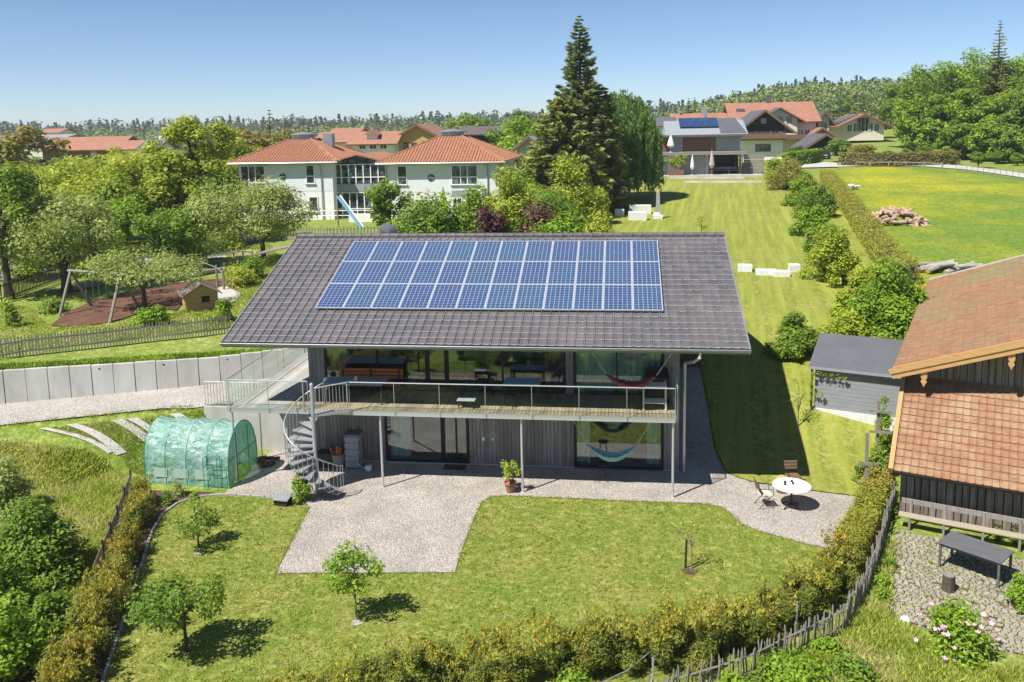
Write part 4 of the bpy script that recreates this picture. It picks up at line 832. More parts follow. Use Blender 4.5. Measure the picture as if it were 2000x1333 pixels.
# ---- kerb stones along the left bed and strips on the bank
kb = list(reversed(kerb_edge[1:]))
kp = np.array(kb); sg_ = np.linalg.norm(np.diff(kp,axis=0),axis=1); cum = np.concatenate([[0],np.cumsum(sg_)]); kt = thing('lawn_kerb', (*kb[len(kb)//2],0), 'curved line of pale kerb stones between lawn and planting bed', 'kerb'); s = 0; rr = random.Random(2)
while s < cum[-1]-.5:
    a = [np.interp(s,cum,kp[:,i]) for i in (0,1)]; b = [np.interp(s+.48,cum,kp[:,i]) for i in (0,1)]
    mb = MB(); mb.obox(((a[0]+b[0])/2+rr.uniform(-.01,.01),(a[1]+b[1])/2,.02+rr.uniform(0,.012)),.47,.075,.08,rz=math.atan2(b[1]-a[1],b[0]-a[0])+rr.uniform(-.02,.02),ch=.012); mb.build('kerb_stone', MAT['grey_stone'], kt); s += .495
for k, q in enumerate((((78,840),(92,838),(222,884),(212,889)),((128,832),(150,830),(248,886),(228,892)),((215,824),(240,821),(296,858),(284,868)),((247,821),(268,818),(304,842),(298,852)),((330,812),(352,809),(385,826),(362,828)))):
    sheet('bank_strip', G(*q), .05, 'road_pale' if k != 2 else 'drive', .2)
grass_patch('grass_fringe', G((80,840),(415,806),(480,905),(300,940),(240,895),(120,850)), 9000, .055, 'short grass on the bank between driveway and greenhouse', seed=8, wid=.012)
# ---- trees of the front lawn
def fruit(px, py, Hh, R, label, n, size, seed, leaf='lf_green', **k):
    p = P0(px, py); return tree('fruit_tree', (p[0],p[1],0), Hh, R, label, leaf=leaf, n=n, size=size, seed=seed, **k)
fruit(388,1072,1.6,.8,'small rust-tinged fruit tree on the lawn nearest the greenhouse',1100,.12,11,'lf_green',h0=.1,ncl=13,k=.36,r=.035,asp=.42)
fruit(696,1212,2.05,.78,'young fruit tree on the lawn below the gravel square',1500,.12,12,'lf_brightbush',h0=.3,ncl=14,k=.38,r=.03,bark='pale_bark',asp=.42)
fruit(364,1275,2.25,1.3,'wide low fruit tree at the bottom left of the front lawn',3800,.115,13,'lf_green',h0=.2,ncl=24,k=.30,r=.055,asp=.45,lop=.3)
fruit(1350,1112,1.75,.55,'thin nearly leafless sapling with a stake on the right of the front lawn',60,.07,14,'lf_yellow',h0=.4,ncl=12,k=.25,r=.026,bark='pale_bark',nl=9)
p = P0(1346,1112); mb = MB(); mb.tube([(p[0]-.1,p[1]+.02,-.05),(p[0]-.08,p[1],.85)],.03,7); mb.top('tree_stake', MAT['black_wood'], (p[0]-.1,p[1],0), 'short dark stake beside the thin sapling on the front lawn', 'stake')
for k, (px, py, rr_) in enumerate(((1348,1118,.22),(696,1218,.16),(388,1082,.15))):
    p = P0(px, py); q = [(p[0]+rr_*math.cos(a)*(1+.2*math.sin(3*a+k)), p[1]+rr_*.8*math.sin(a)) for a in np.linspace(0,2*math.pi,12)[:-1]]; sheet('bare_soil', q, .024, 'drive' if k else 'soil', .2)
p = P0(1558,850,.3); tree('fruit_tree', (p[0],p[1],Hs(p[0],p[1])), 2.2, .7, 'bare thin tree at the edge of the house shadow beside the grey shed', n=110, size=.09, seed=15, leaf='lf_yellow', h0=.35, ncl=12, k=.3, r=.028, bark='pale_bark', nl=9)
# ---- planting along the greenhouse
for i, (px, py, R, Hh, lf, lb) in enumerate(((350,968,.34,.75,'lf_willow','grey-green lavender bush in the bed in front of the greenhouse'),(325,985,.3,.5,'lf_green','low dark green plant in the bed left of the lavender'),(378,975,.22,.3,'lf_brightbush','small low plant in the bed right of the lavender'))):
    p = P0(px, py); bush('bed_plant', (p[0],p[1],0), R, Hh, lb, 'plant', lf, 500, .07, 20+i, 8, .45, upb=.8)
# ---- left hedge with its dark screen fence
hl = [tuple(P0(*q)[:2]) for q in ((285,975),(262,1050),(222,1165),(172,1290),(120,1410))]
hedge_line('yew_hedge', hl[:3], .6, .85, 'golden-brown ragged yew hedge running down from the greenhouse', 'lf_yew', 17000, .075, 31, .16, 150, bulge=.3, clumpy=True)
hedge_line('yew_hedge', hl[2:], .95, 1.0, 'lower end of the ragged yew hedge at the bottom left corner', 'lf_yew', 21000, .08, 32, .2, 170, bulge=.35, clumpy=True)
fs_ = thing('wicker_fence', (hl[1][0]-.5,hl[1][1],0), 'dark wicker screen fence behind the left yew hedge', 'fence')
fp = [(x-.55, y+.1) for x, y in hl[:3]]
for i in range(len(fp)-1):
    a = np.array(fp[i]); b = np.array(fp[i+1]); L_ = np.linalg.norm(b-a); k = max(1, int(L_/1.0))
    for j in range(k):
        p = a+(b-a)*j/k; q = a+(b-a)*(j+1)/k; mb = MB(); mb.beam((p[0],p[1],Hs(*p)-.05),(p[0],p[1],Hs(*p)+.95),.05,.05); mb.build('post', MAT['dark_wood'], fs_)
        mb = MB(); d = (q-p)/np.linalg.norm(q-p)
        for m_ in range(22):
            u = p+(q-p)*(m_+.5)/22; mb.box(u[0]-.011,u[1]-.008,Hs(*u),u[0]+.011,u[1]+.008,Hs(*u)+.82+.03*((m_*7)%5)/5)
        o = mb.build('wicker_panel', MAT['fence_wood'], fs_); o['kind'] = 'stuff'
# ---- front hedge in ragged stretches and the picket fence behind it
hf = [tuple(P0(*q)[:2]) for q in ((330,1480),(560,1412),(760,1385),(950,1345),(1150,1312),(1330,1300),(1480,1262),(1590,1190),(1655,1110),(1690,1040),(1716,965))]
hn = ['far left stretch of the ragged golden front hedge at the bottom edge','stretch of the golden-brown front hedge below the gravel square','middle stretch of the ragged front hedge with upright shoots','right stretch of the ragged front hedge running up to the picket fence','clipped golden hedge between the gravel terrace and the barn fence']
for k, (i, j, hh, n, spk, wd) in enumerate(((0,2,.9,12500,60,1.05),(2,4,1.05,18500,80,1.1),(4,6,1.15,18500,80,1.1),(6,8,.98,12500,50,.95),(8,10,.85,10500,22,.72))):
    hedge_line('yew_hedge', hf[i:j+1], wd, hh, hn[k], 'lf_yew' if k != 4 else 'lf_hedge', int(n*1.9), .078 if k < 4 else .075, 40+k, .2 if k < 4 else .1, int(spk*2.6), bulge=.32 if k < 4 else .1, clumpy=k < 4)
pp = [tuple(P0(*q)[:2]) for q in ((1180,1420),(1310,1378),(1450,1335),(1560,1280),(1645,1238),(1692,1165),(1718,1090),(1734,1028),(1748,985))]
pf = thing('picket_fence', (*pp[3],0), 'weathered leaning picket fence winding round the corner below the barn', 'fence')
A_ = np.array(pp); sg_ = np.linalg.norm(np.diff(A_,axis=0),axis=1); cum = np.concatenate([[0],np.cumsum(sg_)]); s = 0; rr = random.Random(6)
pk = MB(); pk.tube([(0,0,-.05),(.008,0,.4),(0,.01,.74),(0,.01,.8)],[.021,.02,.019,.006],5); pkm = pk.mesh('picket', MAT['fence_wood'])
while s < cum[-1]:
    x, y = np.interp(s,cum,A_[:,0]), np.interp(s,cum,A_[:,1]); inst('picket', pkm, pf, TR((x,y,0)) @ Matrix.Rotation(rr.uniform(-.1,.1),4,'X') @ Matrix.Rotation(rr.uniform(-.1,.1),4,'Y') @ Matrix.Scale(rr.uniform(.9,1.08),4,(0,0,1)) @ Matrix.Rotation(rr.uniform(0,6),4,'Z')); s += rr.uniform(.085,.115)
for z in (.2,.58):
    mb = MB(); mb.tube([(x-.03,y-.03,z) for x, y in pp],.022,5); mb.build('rail', MAT['fence_wood'], pf)
for px, py, h_ in ((1275,1385,1.15),(1555,1245,.9)):
    p = P0(px, py); mb = MB(); mb.tube([(p[0],p[1],0),(p[0],p[1],h_)],.025,6); mb.top('metal_post', MAT['galv'], (p[0],p[1],0), 'thin grey metal post at the bottom edge in front of the yew hedge' if px < 1400 else 'bluish metal post standing among the leaning pickets', 'post')
mb = MB(); a, b = P0(1170,1352), P0(1275,1320); mb.tube([(a[0],a[1],.2),((a[0]+b[0])/2,(a[1]+b[1])/2,.3),(b[0],b[1],.62)],.012,5); mb.top('hose', MAT['zinc'], (a[0],a[1],0), 'grey hose hanging between the front hedge and the metal post', 'hose')
# ---- bottom right wild corner
for i, (px, py, R, Hh, lf, n, sz, lb) in enumerate((
    (1560,1345,.95,.9,'lf_brightbush',3200,.10,'bright green shrub at the bottom edge behind the picket fence'),
    (1440,1375,.7,.7,'lf_brightbush',1800,.10,'low leafy shrub at the bottom edge left of the big green shrub'),
    (1665,1330,.7,.55,'lf_green',1700,.09,'low shrub in front of the grey boulder'),
    (1120,1385,.75,.75,'lf_brightbush',1500,.10,'bright green shrub at the bottom edge in front of the middle hedge'),
    (1500,1330,.5,.5,'lf_green',1200,.09,'leafy shrub hiding the pickets left of the bluish post'),
    (1612,1282,.45,.5,'lf_brightbush',1100,.09,'bright shrub hiding the pickets right of the bluish post'),
    (1722,1150,.3,.5,'lf_brightbush',700,.08,'bright weeds against the upright pickets below the barn'),
    (1995,1190,.5,1.0,'lf_brightbush',1500,.09,'green shrub at the right edge beside the cobbled yard'),
    (1745,1010,.22,.4,'lf_green',350,.07,'low weeds at the corner of the barn beside the fence'),
    (1735,1110,.3,.35,'lf_green',500,.07,'weeds between the picket fence and the cobbled yard'),
    (1725,1180,.35,.4,'lf_brightbush',600,.07,'tall grass clump at the left edge of the cobbled yard'))):
    p = P0(px, py); bush('shrub', (p[0],p[1],0), R, Hh, lb, 'bush', lf, n, sz, 50+i, 12, .4)
p = P0(1868,1270); rose = bush('rose_bush', (p[0],p[1],0), 1.0, 1.15, 'wild rose bush with pink flowers beside the cobbled yard', 'rose bush', 'lf_brightbush', 3400, .10, 61, 18, .36)
mat('pink', (.75,.30,.45), (.85,.5,.62), 5, rough=.7); rr = random.Random(12); cl = W[rose.name]
fm = MB()
for k in range(5): a = k*1.2566; fm.add([(0,0,0),(.045*math.cos(a-.5),.045*math.sin(a-.5),.012),(.06*math.cos(a),.06*math.sin(a),.02),(.045*math.cos(a+.5),.045*math.sin(a+.5),.012)],[(0,1,2,3)])
fme = fm.mesh('flower', MAT['pink'])
for k in range(34):
    a = rr.uniform(2.2,6.6); q = rr.uniform(.3,1)**.6; z = 1.12*(1-q*q*.8)+.06; child('flower', fme, rose, Matrix.Translation((q*1.0*math.cos(a),q*1.0*math.sin(a),z)) @ Matrix.Rotation(rr.uniform(-.8,.8),4,'X') @ Matrix.Rotation(rr.uniform(-.6,.6),4,'Y') @ Matrix.Scale(rr.uniform(.8,1.3),4))
def rock(name, p, sx, sy, sz, mt_, label, cat='boulder', seed=1, group=None):
    rs = np.random.RandomState(seed); mb = MB(); nu, nv = 12, 8; vs = []
    for i in range(nv+1):
        for j in range(nu):
            t = math.pi*i/nv; a = 2*math.pi*j/nu; k = 1+.12*math.sin(3*a+seed)*math.sin(2*t)+.08*math.sin(5*t+2*a+seed)+rs.uniform(-.05,.05)
            vs.append((sx*k*math.sin(t)*math.cos(a), sy*k*math.sin(t)*math.sin(a), sz*.5+sz*k*math.cos(t)*.7))
    mb.add(vs, [(i*nu+j, (i+1)*nu+j, (i+1)*nu+(j+1)%nu, i*nu+(j+1)%nu) for i in range(nv) for j in range(nu)])
    return tag(inst(name, mb.mesh(name, MAT[mt_]), None, TR(p)), label, cat, group)
p = P0(1672,1318); rock('boulder', (p[0],p[1],0), .27,.2,.3,'grey_stone','grey boulder lying in the weeds at the bottom right',seed=3)
p = P0(1768,1222); rock('stone', (p[0],p[1],0), .14,.1,.2,'white_stone','small white stone at the lower left corner of the cobbled yard','stone',seed=5)
grass_patch('wild_grass', [tuple(P0(*q)[:2]) for q in ((1640,1260),(1700,1170),(1730,1090),(1745,1050),(1735,1200),(1900,1330),(1990,1310),(2060,1400),(1400,1420))], 9000, .20, 'tall wild grass in the bottom right corner', 'wild_blade', seed=21, wid=.02)
grass_patch('wild_grass', [tuple(P(*q)[:2]) for q in ((0,868),(80,872),(205,905),(258,935),(250,1010),(225,1100),(190,1190),(60,1300),(-80,1300),(-80,850))], 26000, .19, 'tall unmown grass left of the yew hedge', 'wild_blade', seed=22, wid=.022)
# ---- big dark trees at the lower left
for i, (px, py, R, Hh, lf, n, sz, lb) in enumerate((
    (60,1140,1.65,2.4,'lf_green',18000,.12,'large dark leafy tree at the left edge beside the tall grass'),
    (5,1010,1.2,2.2,'lf_willow',4500,.12,'greyish green bush at the left edge above the large dark tree'),
    (20,1330,1.15,2.0,'lf_brightbush',6200,.12,'bright maple-like bush in the bottom left corner'),
    (-20,1230,1.4,1.9,'lf_green',6000,.13,'dark bush half out of the picture at the lower left'),
    (105,1235,.8,1.1,'lf_green',3200,.11,'small dark bush in the shade between the left tree and the hedge'))):
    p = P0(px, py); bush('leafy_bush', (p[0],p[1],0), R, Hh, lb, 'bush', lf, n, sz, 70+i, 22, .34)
# ---- round table, chairs, cups
p = P0(1545,992); tb_ = thing('round_table', (p[0],p[1],.02), 'round white garden table on the gravel terrace near the barn', 'table')
mb = MB(); mb.lathe((0,0,.70),[(.56,0),(.585,.012),(.585,.028),(.57,.035)],40); child('tabletop', mb.mesh('tabletop', MAT['white_paint']), tb_)
mb = MB(); mb.lathe((0,0,.08),[(.045,0),(.035,.3),(.03,.58),(.14,.62)],12); child('pedestal', mb.mesh('pedestal', MAT['black_metal']), tb_)
for k in range(4):
    mb = MB(); a = R_(40+90*k); mb.tube([(0,0,.14),(.2*math.cos(a),.2*math.sin(a),.10),(.34*math.cos(a),.34*math.sin(a),.0)],.022,6); child('foot', mb.mesh('foot', MAT['black_metal']), tb_)
for k, (dx, dy, lb) in enumerate(((-.17,.18,'back left'),(.05,.26,'back right'),(-.2,.0,'front left'),(.06,.08,'front right'))):
    mb = MB(); mb.lathe((p[0]+dx,p[1]+dy,.757),[(.026,0),(.032,.03),(.034,.045)],12); mb.lathe((p[0]+dx,p[1]+dy,.757),[(.05,0),(.055,.004)],12); mb.top('cup', MAT['black_metal'], (p[0]+dx,p[1]+dy,.757), 'small dark cup on the round white table, %s of the four' % lb, 'cup', 'cups on the round white table')
def folding_chair(px, py, rz, label, seatm):
    p = P0(px, py); t = thing('folding_chair', (p[0],p[1],.02), label, 'chair', 'folding chairs at the round white table', rz)
    for k in range(5):
        mb = MB(); mb.obox((0,-.16+.08*k,.44),.42,.065,.02,ch=.003); child('seat_slat', mb.mesh('seat_slat', MAT[seatm]), t)
    for k in range(3):
        mb = MB(); mb.obox((0,.23+.02*k,.62+.1*k),.44,.018,.075,rx=R_(-12)); child('back_slat', mb.mesh('back_slat', MAT['brown_wood']), t)
    for sx_ in (-1,1):
        mb = MB(); x = sx_*.22; mb.tube([(x,-.22,0),(x,.0,.44),(x,.18,.44),(x,.29,.9)],.012,5); mb.tube([(x,.25,0),(x,0,.3),(x,-.2,.44)],.012,5); child('leg', mb.mesh('leg', MAT['black_metal']), t)
        mb = MB(); mb.tube([(x,-.2,.44),(x,-.2,.63),(x,.22,.66)],.012,5); child('armrest', mb.mesh('armrest', MAT['black_metal']), t)
    return t
folding_chair(1493,990,R_(100),'folding chair with pale seat left of the round white table','cream_cloth'); folding_chair(1548,955,R_(8),'wooden slatted folding chair behind the round white table','brown_wood')
q = P0(1528,962); bk_ = thing('wicker_basket', (q[0],q[1],.02), 'yellow-brown wicker seat basket behind the round table', 'basket'); mb = MB(); mb.lathe((0,0,0),[(.18,0),(.22,.3),(.23,.45),(.16,.52),(.05,.54)],16); child('basket', mb.mesh('basket', MAT['yellow_wood'], smooth=True), bk_)
# ---- short turf blades to break the lawn surface
grass_patch('lawn_grass', FL, 52000, .035, 'short mown grass of the front lawn', seed=23, wid=.010, clump=2)
# ================================================================ barn
BO = Vector((3.992,-.621,0)); BA = .385
barn = thing('barn', BO, 'old barn with weathered boards, orange tiled roofs and new larch bargeboards', 'barn', rz=-BA)
BM = W[barn.name]; BWd = 11.2; zb = -.15
def bb(mb, name, m_, par=None, **k): return child(name, mb.mesh(name, MAT[m_] if isinstance(m_, str) else m_, **k), par or barn)
rr = random.Random(31)
# front wall boards
x = 0; cnt = 0; rest = MB()
while x < BWd:
    w_ = rr.uniform(.17,.24); d = rr.uniform(0,.02)
    if x < 4.0:
        mb = MB(); mb.obox((x+w_/2, .02-d, (zb+.12+2.1)/2), w_-.03, .03, 2.1-zb-.12, ch=.004, ry=rr.uniform(-.006,.006)); bb(mb, 'board', 'barn_board')
    else: rest.box(x+.015,.0-d,zb+.12,x+w_-.015,.03-d,2.1)
    x += w_
o = bb(rest, 'boards', 'barn_board'); o['kind'] = 'stuff'
mb = MB(); mb.box(0,.05,zb+.1,BWd,.12,2.08); mb.box(-.02,-.05,zb-.3,BWd,.14,zb+.12); bb(mb, 'wall_core', 'black_wood')
for u in (0,BWd-.1): mb = MB(); mb.slab([(u,.12,zb),(u,19,zb),(u,19,4.0),(u,2.62,4.0),(u,2.61,3.5),(u,.12,2.05)],(1,0,0),.1); bb(mb, 'side_wall', 'dark_wood')
# gable wall boards
GYw = 2.62; HR = 5.6; slp = math.tan(.35); ze = 4.162
def mz(x): return ze-.22+(min(x, 2*HR-x)+.474)*slp
mb = MB(); mb.add([(0,GYw+.04,2.2),(BWd,GYw+.04,2.2),(BWd,GYw+.04,mz(BWd)),(HR,GYw+.04,mz(HR)),(0,GYw+.04,mz(0))],[(0,1,2,3,4)]); bb(mb, 'gable_core', 'black_wood'); mb = MB(); mb.add([(0,19,0),(BWd,19,0),(BWd,19,mz(BWd)),(HR,19,mz(HR)),(0,19,mz(0))],[(0,1,2,3,4)]); bb(mb, 'gable_core', 'black_wood')
x = .05; rest = MB()
while x < BWd-.1:
    w_ = rr.uniform(.15,.22)
    def gb(mb, a, b):
        y1 = GYw+rr.uniform(-.012,.012); mb.add([(a,y1,3.3),(b,y1,3.3),(b,y1,mz(b)-.03),(a,y1,mz(a)-.03),(a,y1+.03,3.3),(b,y1+.03,3.3),(b,y1+.03,mz(b)-.03),(a,y1+.03,mz(a)-.03)],[(0,1,2,3),(1,5,6,2),(3,2,6,7),(4,0,3,7)])
    if x < 4.2: mb = MB(); gb(mb, x+.01, x+w_-.01); bb(mb, 'board', 'barn_board')
    else: gb(rest, x+.01, x+w_-.01)
    x += w_
o = bb(rest, 'gable_boards', 'barn_board'); o['kind'] = 'stuff'
# skirt roof
e_, ys_, h1_, h2_ = .759, 2.60, 1.712, 3.72; SK = math.atan2(h2_-h1_, ys_+e_); SKL = math.hypot(h2_-h1_, ys_+e_); NRw = 14; TGs = SKL/NRw; TWs = .21
mb = MB(); mb.slab([(-.15,-e_,h1_-.02),(BWd+.1,-e_,h1_-.02),(BWd+.1,ys_,h2_-.02),(-.15,ys_,h2_-.02)],(0,math.sin(SK),-math.cos(SK)),.1); sk_ = bb(mb, 'skirt_roof', 'dark_wood')
sb = MB(); tile_geo(sb, tw=TWs, tg=TGs, amp=.8); bt = mat('barn_tile_lip', (.30,.13,.07), (.2,.1,.06), 10, rough=.9); skm = sb.mesh('roof_tile', [MAT['barn_tile'],bt]); f2 = MB(); ncol = int((BWd+.2)/TWs)
for r in range(NRw):
    for c in range(ncol):
        M_ = Matrix.Translation((-.15+c*TWs, -e_+r*TGs*math.cos(SK), h1_+r*TGs*math.sin(SK))) @ Matrix.Rotation(SK,4,'X') @ Matrix.Rotation(rr.uniform(-.012,.012),4,'Z') @ Matrix.Translation((0,rr.uniform(-.006,.006),rr.uniform(-.003,.006)))
        if c < 20: child('roof_tile', skm, sk_, M_)
        else: tile_geo(f2, 0, M_, TWs, TGs, .8)
o = bb(f2, 'roof_tiles', [MAT['barn_tile'],bt], sk_); o['kind'] = 'stuff'
mb = MB(); mb.beam((-.22,-e_-.04,h1_+.03),(-.22,ys_+.1,h2_+.09),.13,.17); bb(mb, 'edge_board', 'larch')
# main roof
yv, Lb = 1.554, 17.2; xe = -.474; RL_ = (HR-xe)/math.cos(.35)
for sgn in (0,1):
    def fx(x): return x if not sgn else 2*HR-x
    zr = ze+(HR-xe)*slp; mb = MB(); q = [(fx(xe),yv,ze-.03),(fx(HR),yv,zr-.03),(fx(HR),yv+Lb,zr-.03),(fx(xe),yv+Lb,ze-.03)]
    if not sgn: mainroof = bb(mb.slab(q,(math.sin(.35),0,-math.cos(.35)),.14), 'main_roof', 'dark_wood')
    else: bb(mb.slab(q,(-math.sin(.35),0,-math.cos(.35)),.14), 'main_roof', 'dark_wood')
TGm = .335; nr_ = int(RL_/TGm); TWm = .215; nc_ = int(Lb/TWm); f3 = MB(); f4 = MB()
for r in range(nr_):
    for c in range(nc_):
        base = Matrix.Rotation(-math.pi/2,4,'Z') @ Matrix.Rotation(.35,4,'X')
        M_ = Matrix.Translation((xe+r*TGm*math.cos(.35), yv+(c+1)*TWm, ze+r*TGm*math.sin(.35))) @ base @ Matrix.Rotation(rr.uniform(-.01,.01),4,'Z') @ Matrix.Translation((0,0,rr.uniform(-.004,.008)))
        tile_geo(f3, 0, M_, TWm, TGm, .7)
o = bb(f3, 'roof_tiles', [MAT['barn_tile_old'],bt], mainroof); o['kind'] = 'stuff'
for k, (dz, ht, dy, x0) in enumerate(((0,.17,-.05,xe-.1),(-.17,.19,-.01,xe-.02))):
    for sgn in (0,1):
        a = (x0 if not sgn else 2*HR-x0, yv+dy, ze+dz-.03+(x0-xe)*slp); b = (HR, yv+dy, ze+dz-.03+(HR-xe)*slp); mb = MB(); mb.beam(a, b, .05, ht-.012); bb(mb, 'bargeboard', 'larch')
mb = MB(); mb.beam((xe,yv-.01,ze+.075),(HR,yv-.01,ze+.075+(HR-xe)*slp),.1,.03); bb(mb, 'verge_cap', 'larch')
mb = MB(); mb.beam((xe,yv+Lb,ze+.06),(HR,yv+Lb,ze+.06+(HR-xe)*slp),.12,.06); bb(mb, 'rear_verge_cap', 'road_pale')
for bx_ in (.42, 2.75):
    zt = ze-.28+(bx_-xe)*slp; prof = [(-.09,0),(.09,0),(.09,-.2),(.05,-.26),(.09,-.33),(.04,-.42),(.0,-.5),(-.04,-.42),(-.09,-.33),(-.05,-.26),(-.09,-.2)]
    mb = MB(); n = len(prof); vs = [(bx_+x, yv+.03, zt+z) for x, z in prof]+[(bx_+x, yv+.1, zt+z) for x, z in prof]
    mb.add(vs, [tuple(range(n)), tuple(reversed(range(n,2*n)))]+[(i,n+i,n+(i+1)%n,(i+1)%n) for i in range(n)]); bb(mb, 'carved_bracket', 'larch')
    mb = MB(); mb.beam((bx_,yv+.1,zt-.02),(bx_,GYw,zt-.02),.12,.14); bb(mb, 'purlin', 'dark_wood')
# bench and table in front of the barn
bn = thing('barn_bench', BM @ Vector((1.75,-.75,0)), 'long pale wooden bench with dark back rail along the barn wall', 'bench', rz=-BA)
mb = MB(); mb.obox((0,0,.42),3.4,.3,.05,ch=.006); child('seat', mb.mesh('seat', MAT['bench_wood']), bn)
mb = MB(); mb.obox((0,.2,.78),3.3,.03,.16,ch=.005); child('back_rail', mb.mesh('back_rail', MAT['grey_wood']), bn)
for k in (-1.4,-.5,.5,1.4):
    mb = MB(); mb.box(k-.03,.15,0,k+.03,.19,.85); mb.box(k-.03,-.13,0,k+.03,.15,.395); child('leg', mb.mesh('leg', MAT['grey_wood']), bn)
tp = [PZ(x,y,.75) for x,y in ((1848,1036),(1970,1076),(1967,1099),(1842,1064))]
c_ = sum(tp)/4; d = tp[1]-tp[0]; rz_ = math.atan2(d[1],d[0]); table4('long_table', (c_[0],c_[1],.01), float(np.linalg.norm(d)), float(np.linalg.norm(tp[3]-tp[0])), .75, 'dark grey wooden table standing in front of the barn bench', 'table', 'table_dark', 'table_dark', rz=rz_, leg=.055)
# cobbled yard
ck = [tuple(P0(*q)[:2]) for q in ((1752,1035),(1742,1100),(1735,1160),(1738,1205),(1800,1225),(1900,1260),(1960,1275),(2080,1290),(2120,1150),(2060,1110))]
sheet('cobble_bed', ck, .010, 'soil', .5)
yard = bpy.data.objects.new('cobbled_yard', MB().prism(ck, -.05, .006).mesh('cobbled_yard', MAT['soil'])); link(yard); yard['kind'] = 'structure'
def in_poly(x, y, poly):
    c = False; j = len(poly)-1
    for i in range(len(poly)):
        xi, yi = poly[i]; xj, yj = poly[j]
        if (yi > y) != (yj > y) and x < (xj-xi)*(y-yi)/((yj-yi) or 1e-9)+xi: c = not c
        j = i
    return c
mat('cobble', (.33,.30,.25), (.23,.21,.175), 6, rough=.95, bump=.5, bsc=20, isl=.2)
st_l = []; rr = random.Random(77)
for r in range(-75,75):
    y = r*.098; off = rr.uniform(0,.2); x = -6+off
    while x < 8:
        w_ = rr.uniform(.10,.17); v = BM @ Vector((x+w_/2, y-1, 0))
        if in_poly(v.x, v.y, ck) and rr.random() > .06: st_l.append((v.x, v.y, w_))
        x += w_+.022
st_l.sort(key=lambda q: (q[0]-CAM[0])**2+(q[1]-CAM[1])**2)
cms = []
for k in range(5):
    mb = MB(); mb.obox((0,0,0),.18,.078,.07,ch=.02); mb.v = [(x+rr.uniform(-.008,.008),y+rr.uniform(-.008,.008),z) for x,y,z in mb.v]; cms.append(mb.mesh('paving_stone', MAT['cobble']))
rest = MB()
for i, (x, y, w_) in enumerate(st_l):
    z = rr.uniform(.0,.016); rz = -BA+rr.uniform(-.08,.08)
    if i < 300: inst('paving_stone', cms[i%5], yard, TR((x,y,z+.0), rz) @ Matrix.Scale(w_/.18,4,(1,0,0)))
    else: rest.obox((x,y,z),w_,.078,.07,rz=rz,ch=.02)
o = rest.build('paving_stones', MAT['cobble'], yard); o['kind'] = 'stuff'
grass_patch('joint_weeds', ck, 5200, .05, 'small weeds growing between the paving stones', seed=31, wid=.02)
# chopping block
p = P0(1852,1155); sl_ = thing('chopping_block', (p[0],p[1],.03), 'weathered tree stump standing on the cobbled yard', 'stump'); mb = MB(); mb.lathe((0,0,0),[(.17,0),(.155,.15),(.15,.4),(.14,.42)],12); child('log', mb.mesh('log', MAT['bark']), sl_); mb = MB(); mb.lathe((0,0,.421),[(.138,0),(.13,.008)],12); child('cut_face', mb.mesh('cut_face', MAT['fence_wood']), sl_)
for i, (u, h_) in enumerate(((2.6,.5),(3.05,.7))):
    v = BM @ Vector((u,-.35,0)); bush('shrub', (v.x,v.y,0), .22, h_, ['thin climbing plant against the barn boards behind the bench','taller climbing plant against the barn wall at the right edge'][i], 'plant', 'lf_brightbush', 260, .07, 90+i, 6, .5)
# ================================================================ grey shed
s0, s1 = P(1590,800), P(1740,820); s0[2] = s1[2] = z_s = float(min(s0[2], s1[2]))-.02
srz = -.36; SWd = 3.3; s0[2] = z_s = float(P(1590,800)[2])-.03
shed = thing('garden_shed', tuple(s0), 'grey garden shed with flat sloping dark roof between lawn and barn', 'shed', rz=srz)
hf_ = float(PY(1590,716,s0[1]-.15)[2])-z_s; dv = np.array([-math.sin(srz), math.cos(srz)]); bkp = s0[:2]+dv*2.55; hb_ = float(PY(1608,651,bkp[1])[2])-z_s; nb = max(10, int((hf_-.15)/.145))
for k in range(nb):
    mb = MB(); z = .12+k*(hf_-.14)/nb; mb.box(0,0-.004*(k%2),z+.004,SWd,.03,z+(hf_-.14)/nb-.003); child('board', mb.mesh('board', MAT['shed_grey']), shed)
mb = MB(); mb.add([(0,.031,.1),(SWd,.031,.1),(SWd,.031,hf_-.03),(0,.031,hf_-.03),(0,2.3,.1),(SWd,2.3,.1),(SWd,2.3,hb_-.1),(0,2.3,hb_-.1)],[(0,1,2,3),(1,5,6,2),(4,0,3,7),(5,4,7,6),(3,2,6,7)]); child('wall', mb.mesh('wall', MAT['shed_grey']), shed)
mb = MB(); mb.box(-.03,-.05,-.6,SWd+.03,2.3,.11); child('base', mb.mesh('base', MAT['white_stone']), shed)
mb = MB(); mb.slab([(-.22,-.2,hf_),(SWd+.5,-.2,hf_),(SWd+.5,2.55,hb_),(-.22,2.55,hb_)],(0,0,-1),.04); rf_ = child('roof', mb.mesh('roof', MAT['shed_roof']), shed)
mb = MB(); mb.beam((-.22,-.21,hf_-.05),(SWd+.5,-.21,hf_-.05),.03,.10); child('fascia', mb.mesh('fascia', MAT['light_roof']), shed)
for x in (-.1, SWd+.1): mb = MB(); mb.tube([(x,-.1,-.3),(x,-.1,hf_-.02)],.045,8); child('post', mb.mesh('post', MAT['fence_wood'] if x < 0 else MAT['zinc']), shed)
vs_ = thing('climbing_vine', W[shed.name] @ Vector((-.1,-.2,0)), 'thin vine growing up the left post and along the front of the grey shed', 'vine', rz=srz)
cl_ = [(x,0,z,.1,.06,.1) for x, z in ((0,.4),(0,.8),(.02,1.1),(.05,1.45),(.25,1.55),(.5,1.5),(.7,1.55),(.95,1.5),(1.2,1.48),(.2,.75),(.4,.7))]; child('foliage', crown('foliage', cl_, 330, .085, 'lf_brightbush', 8, .6, .1), vs_)
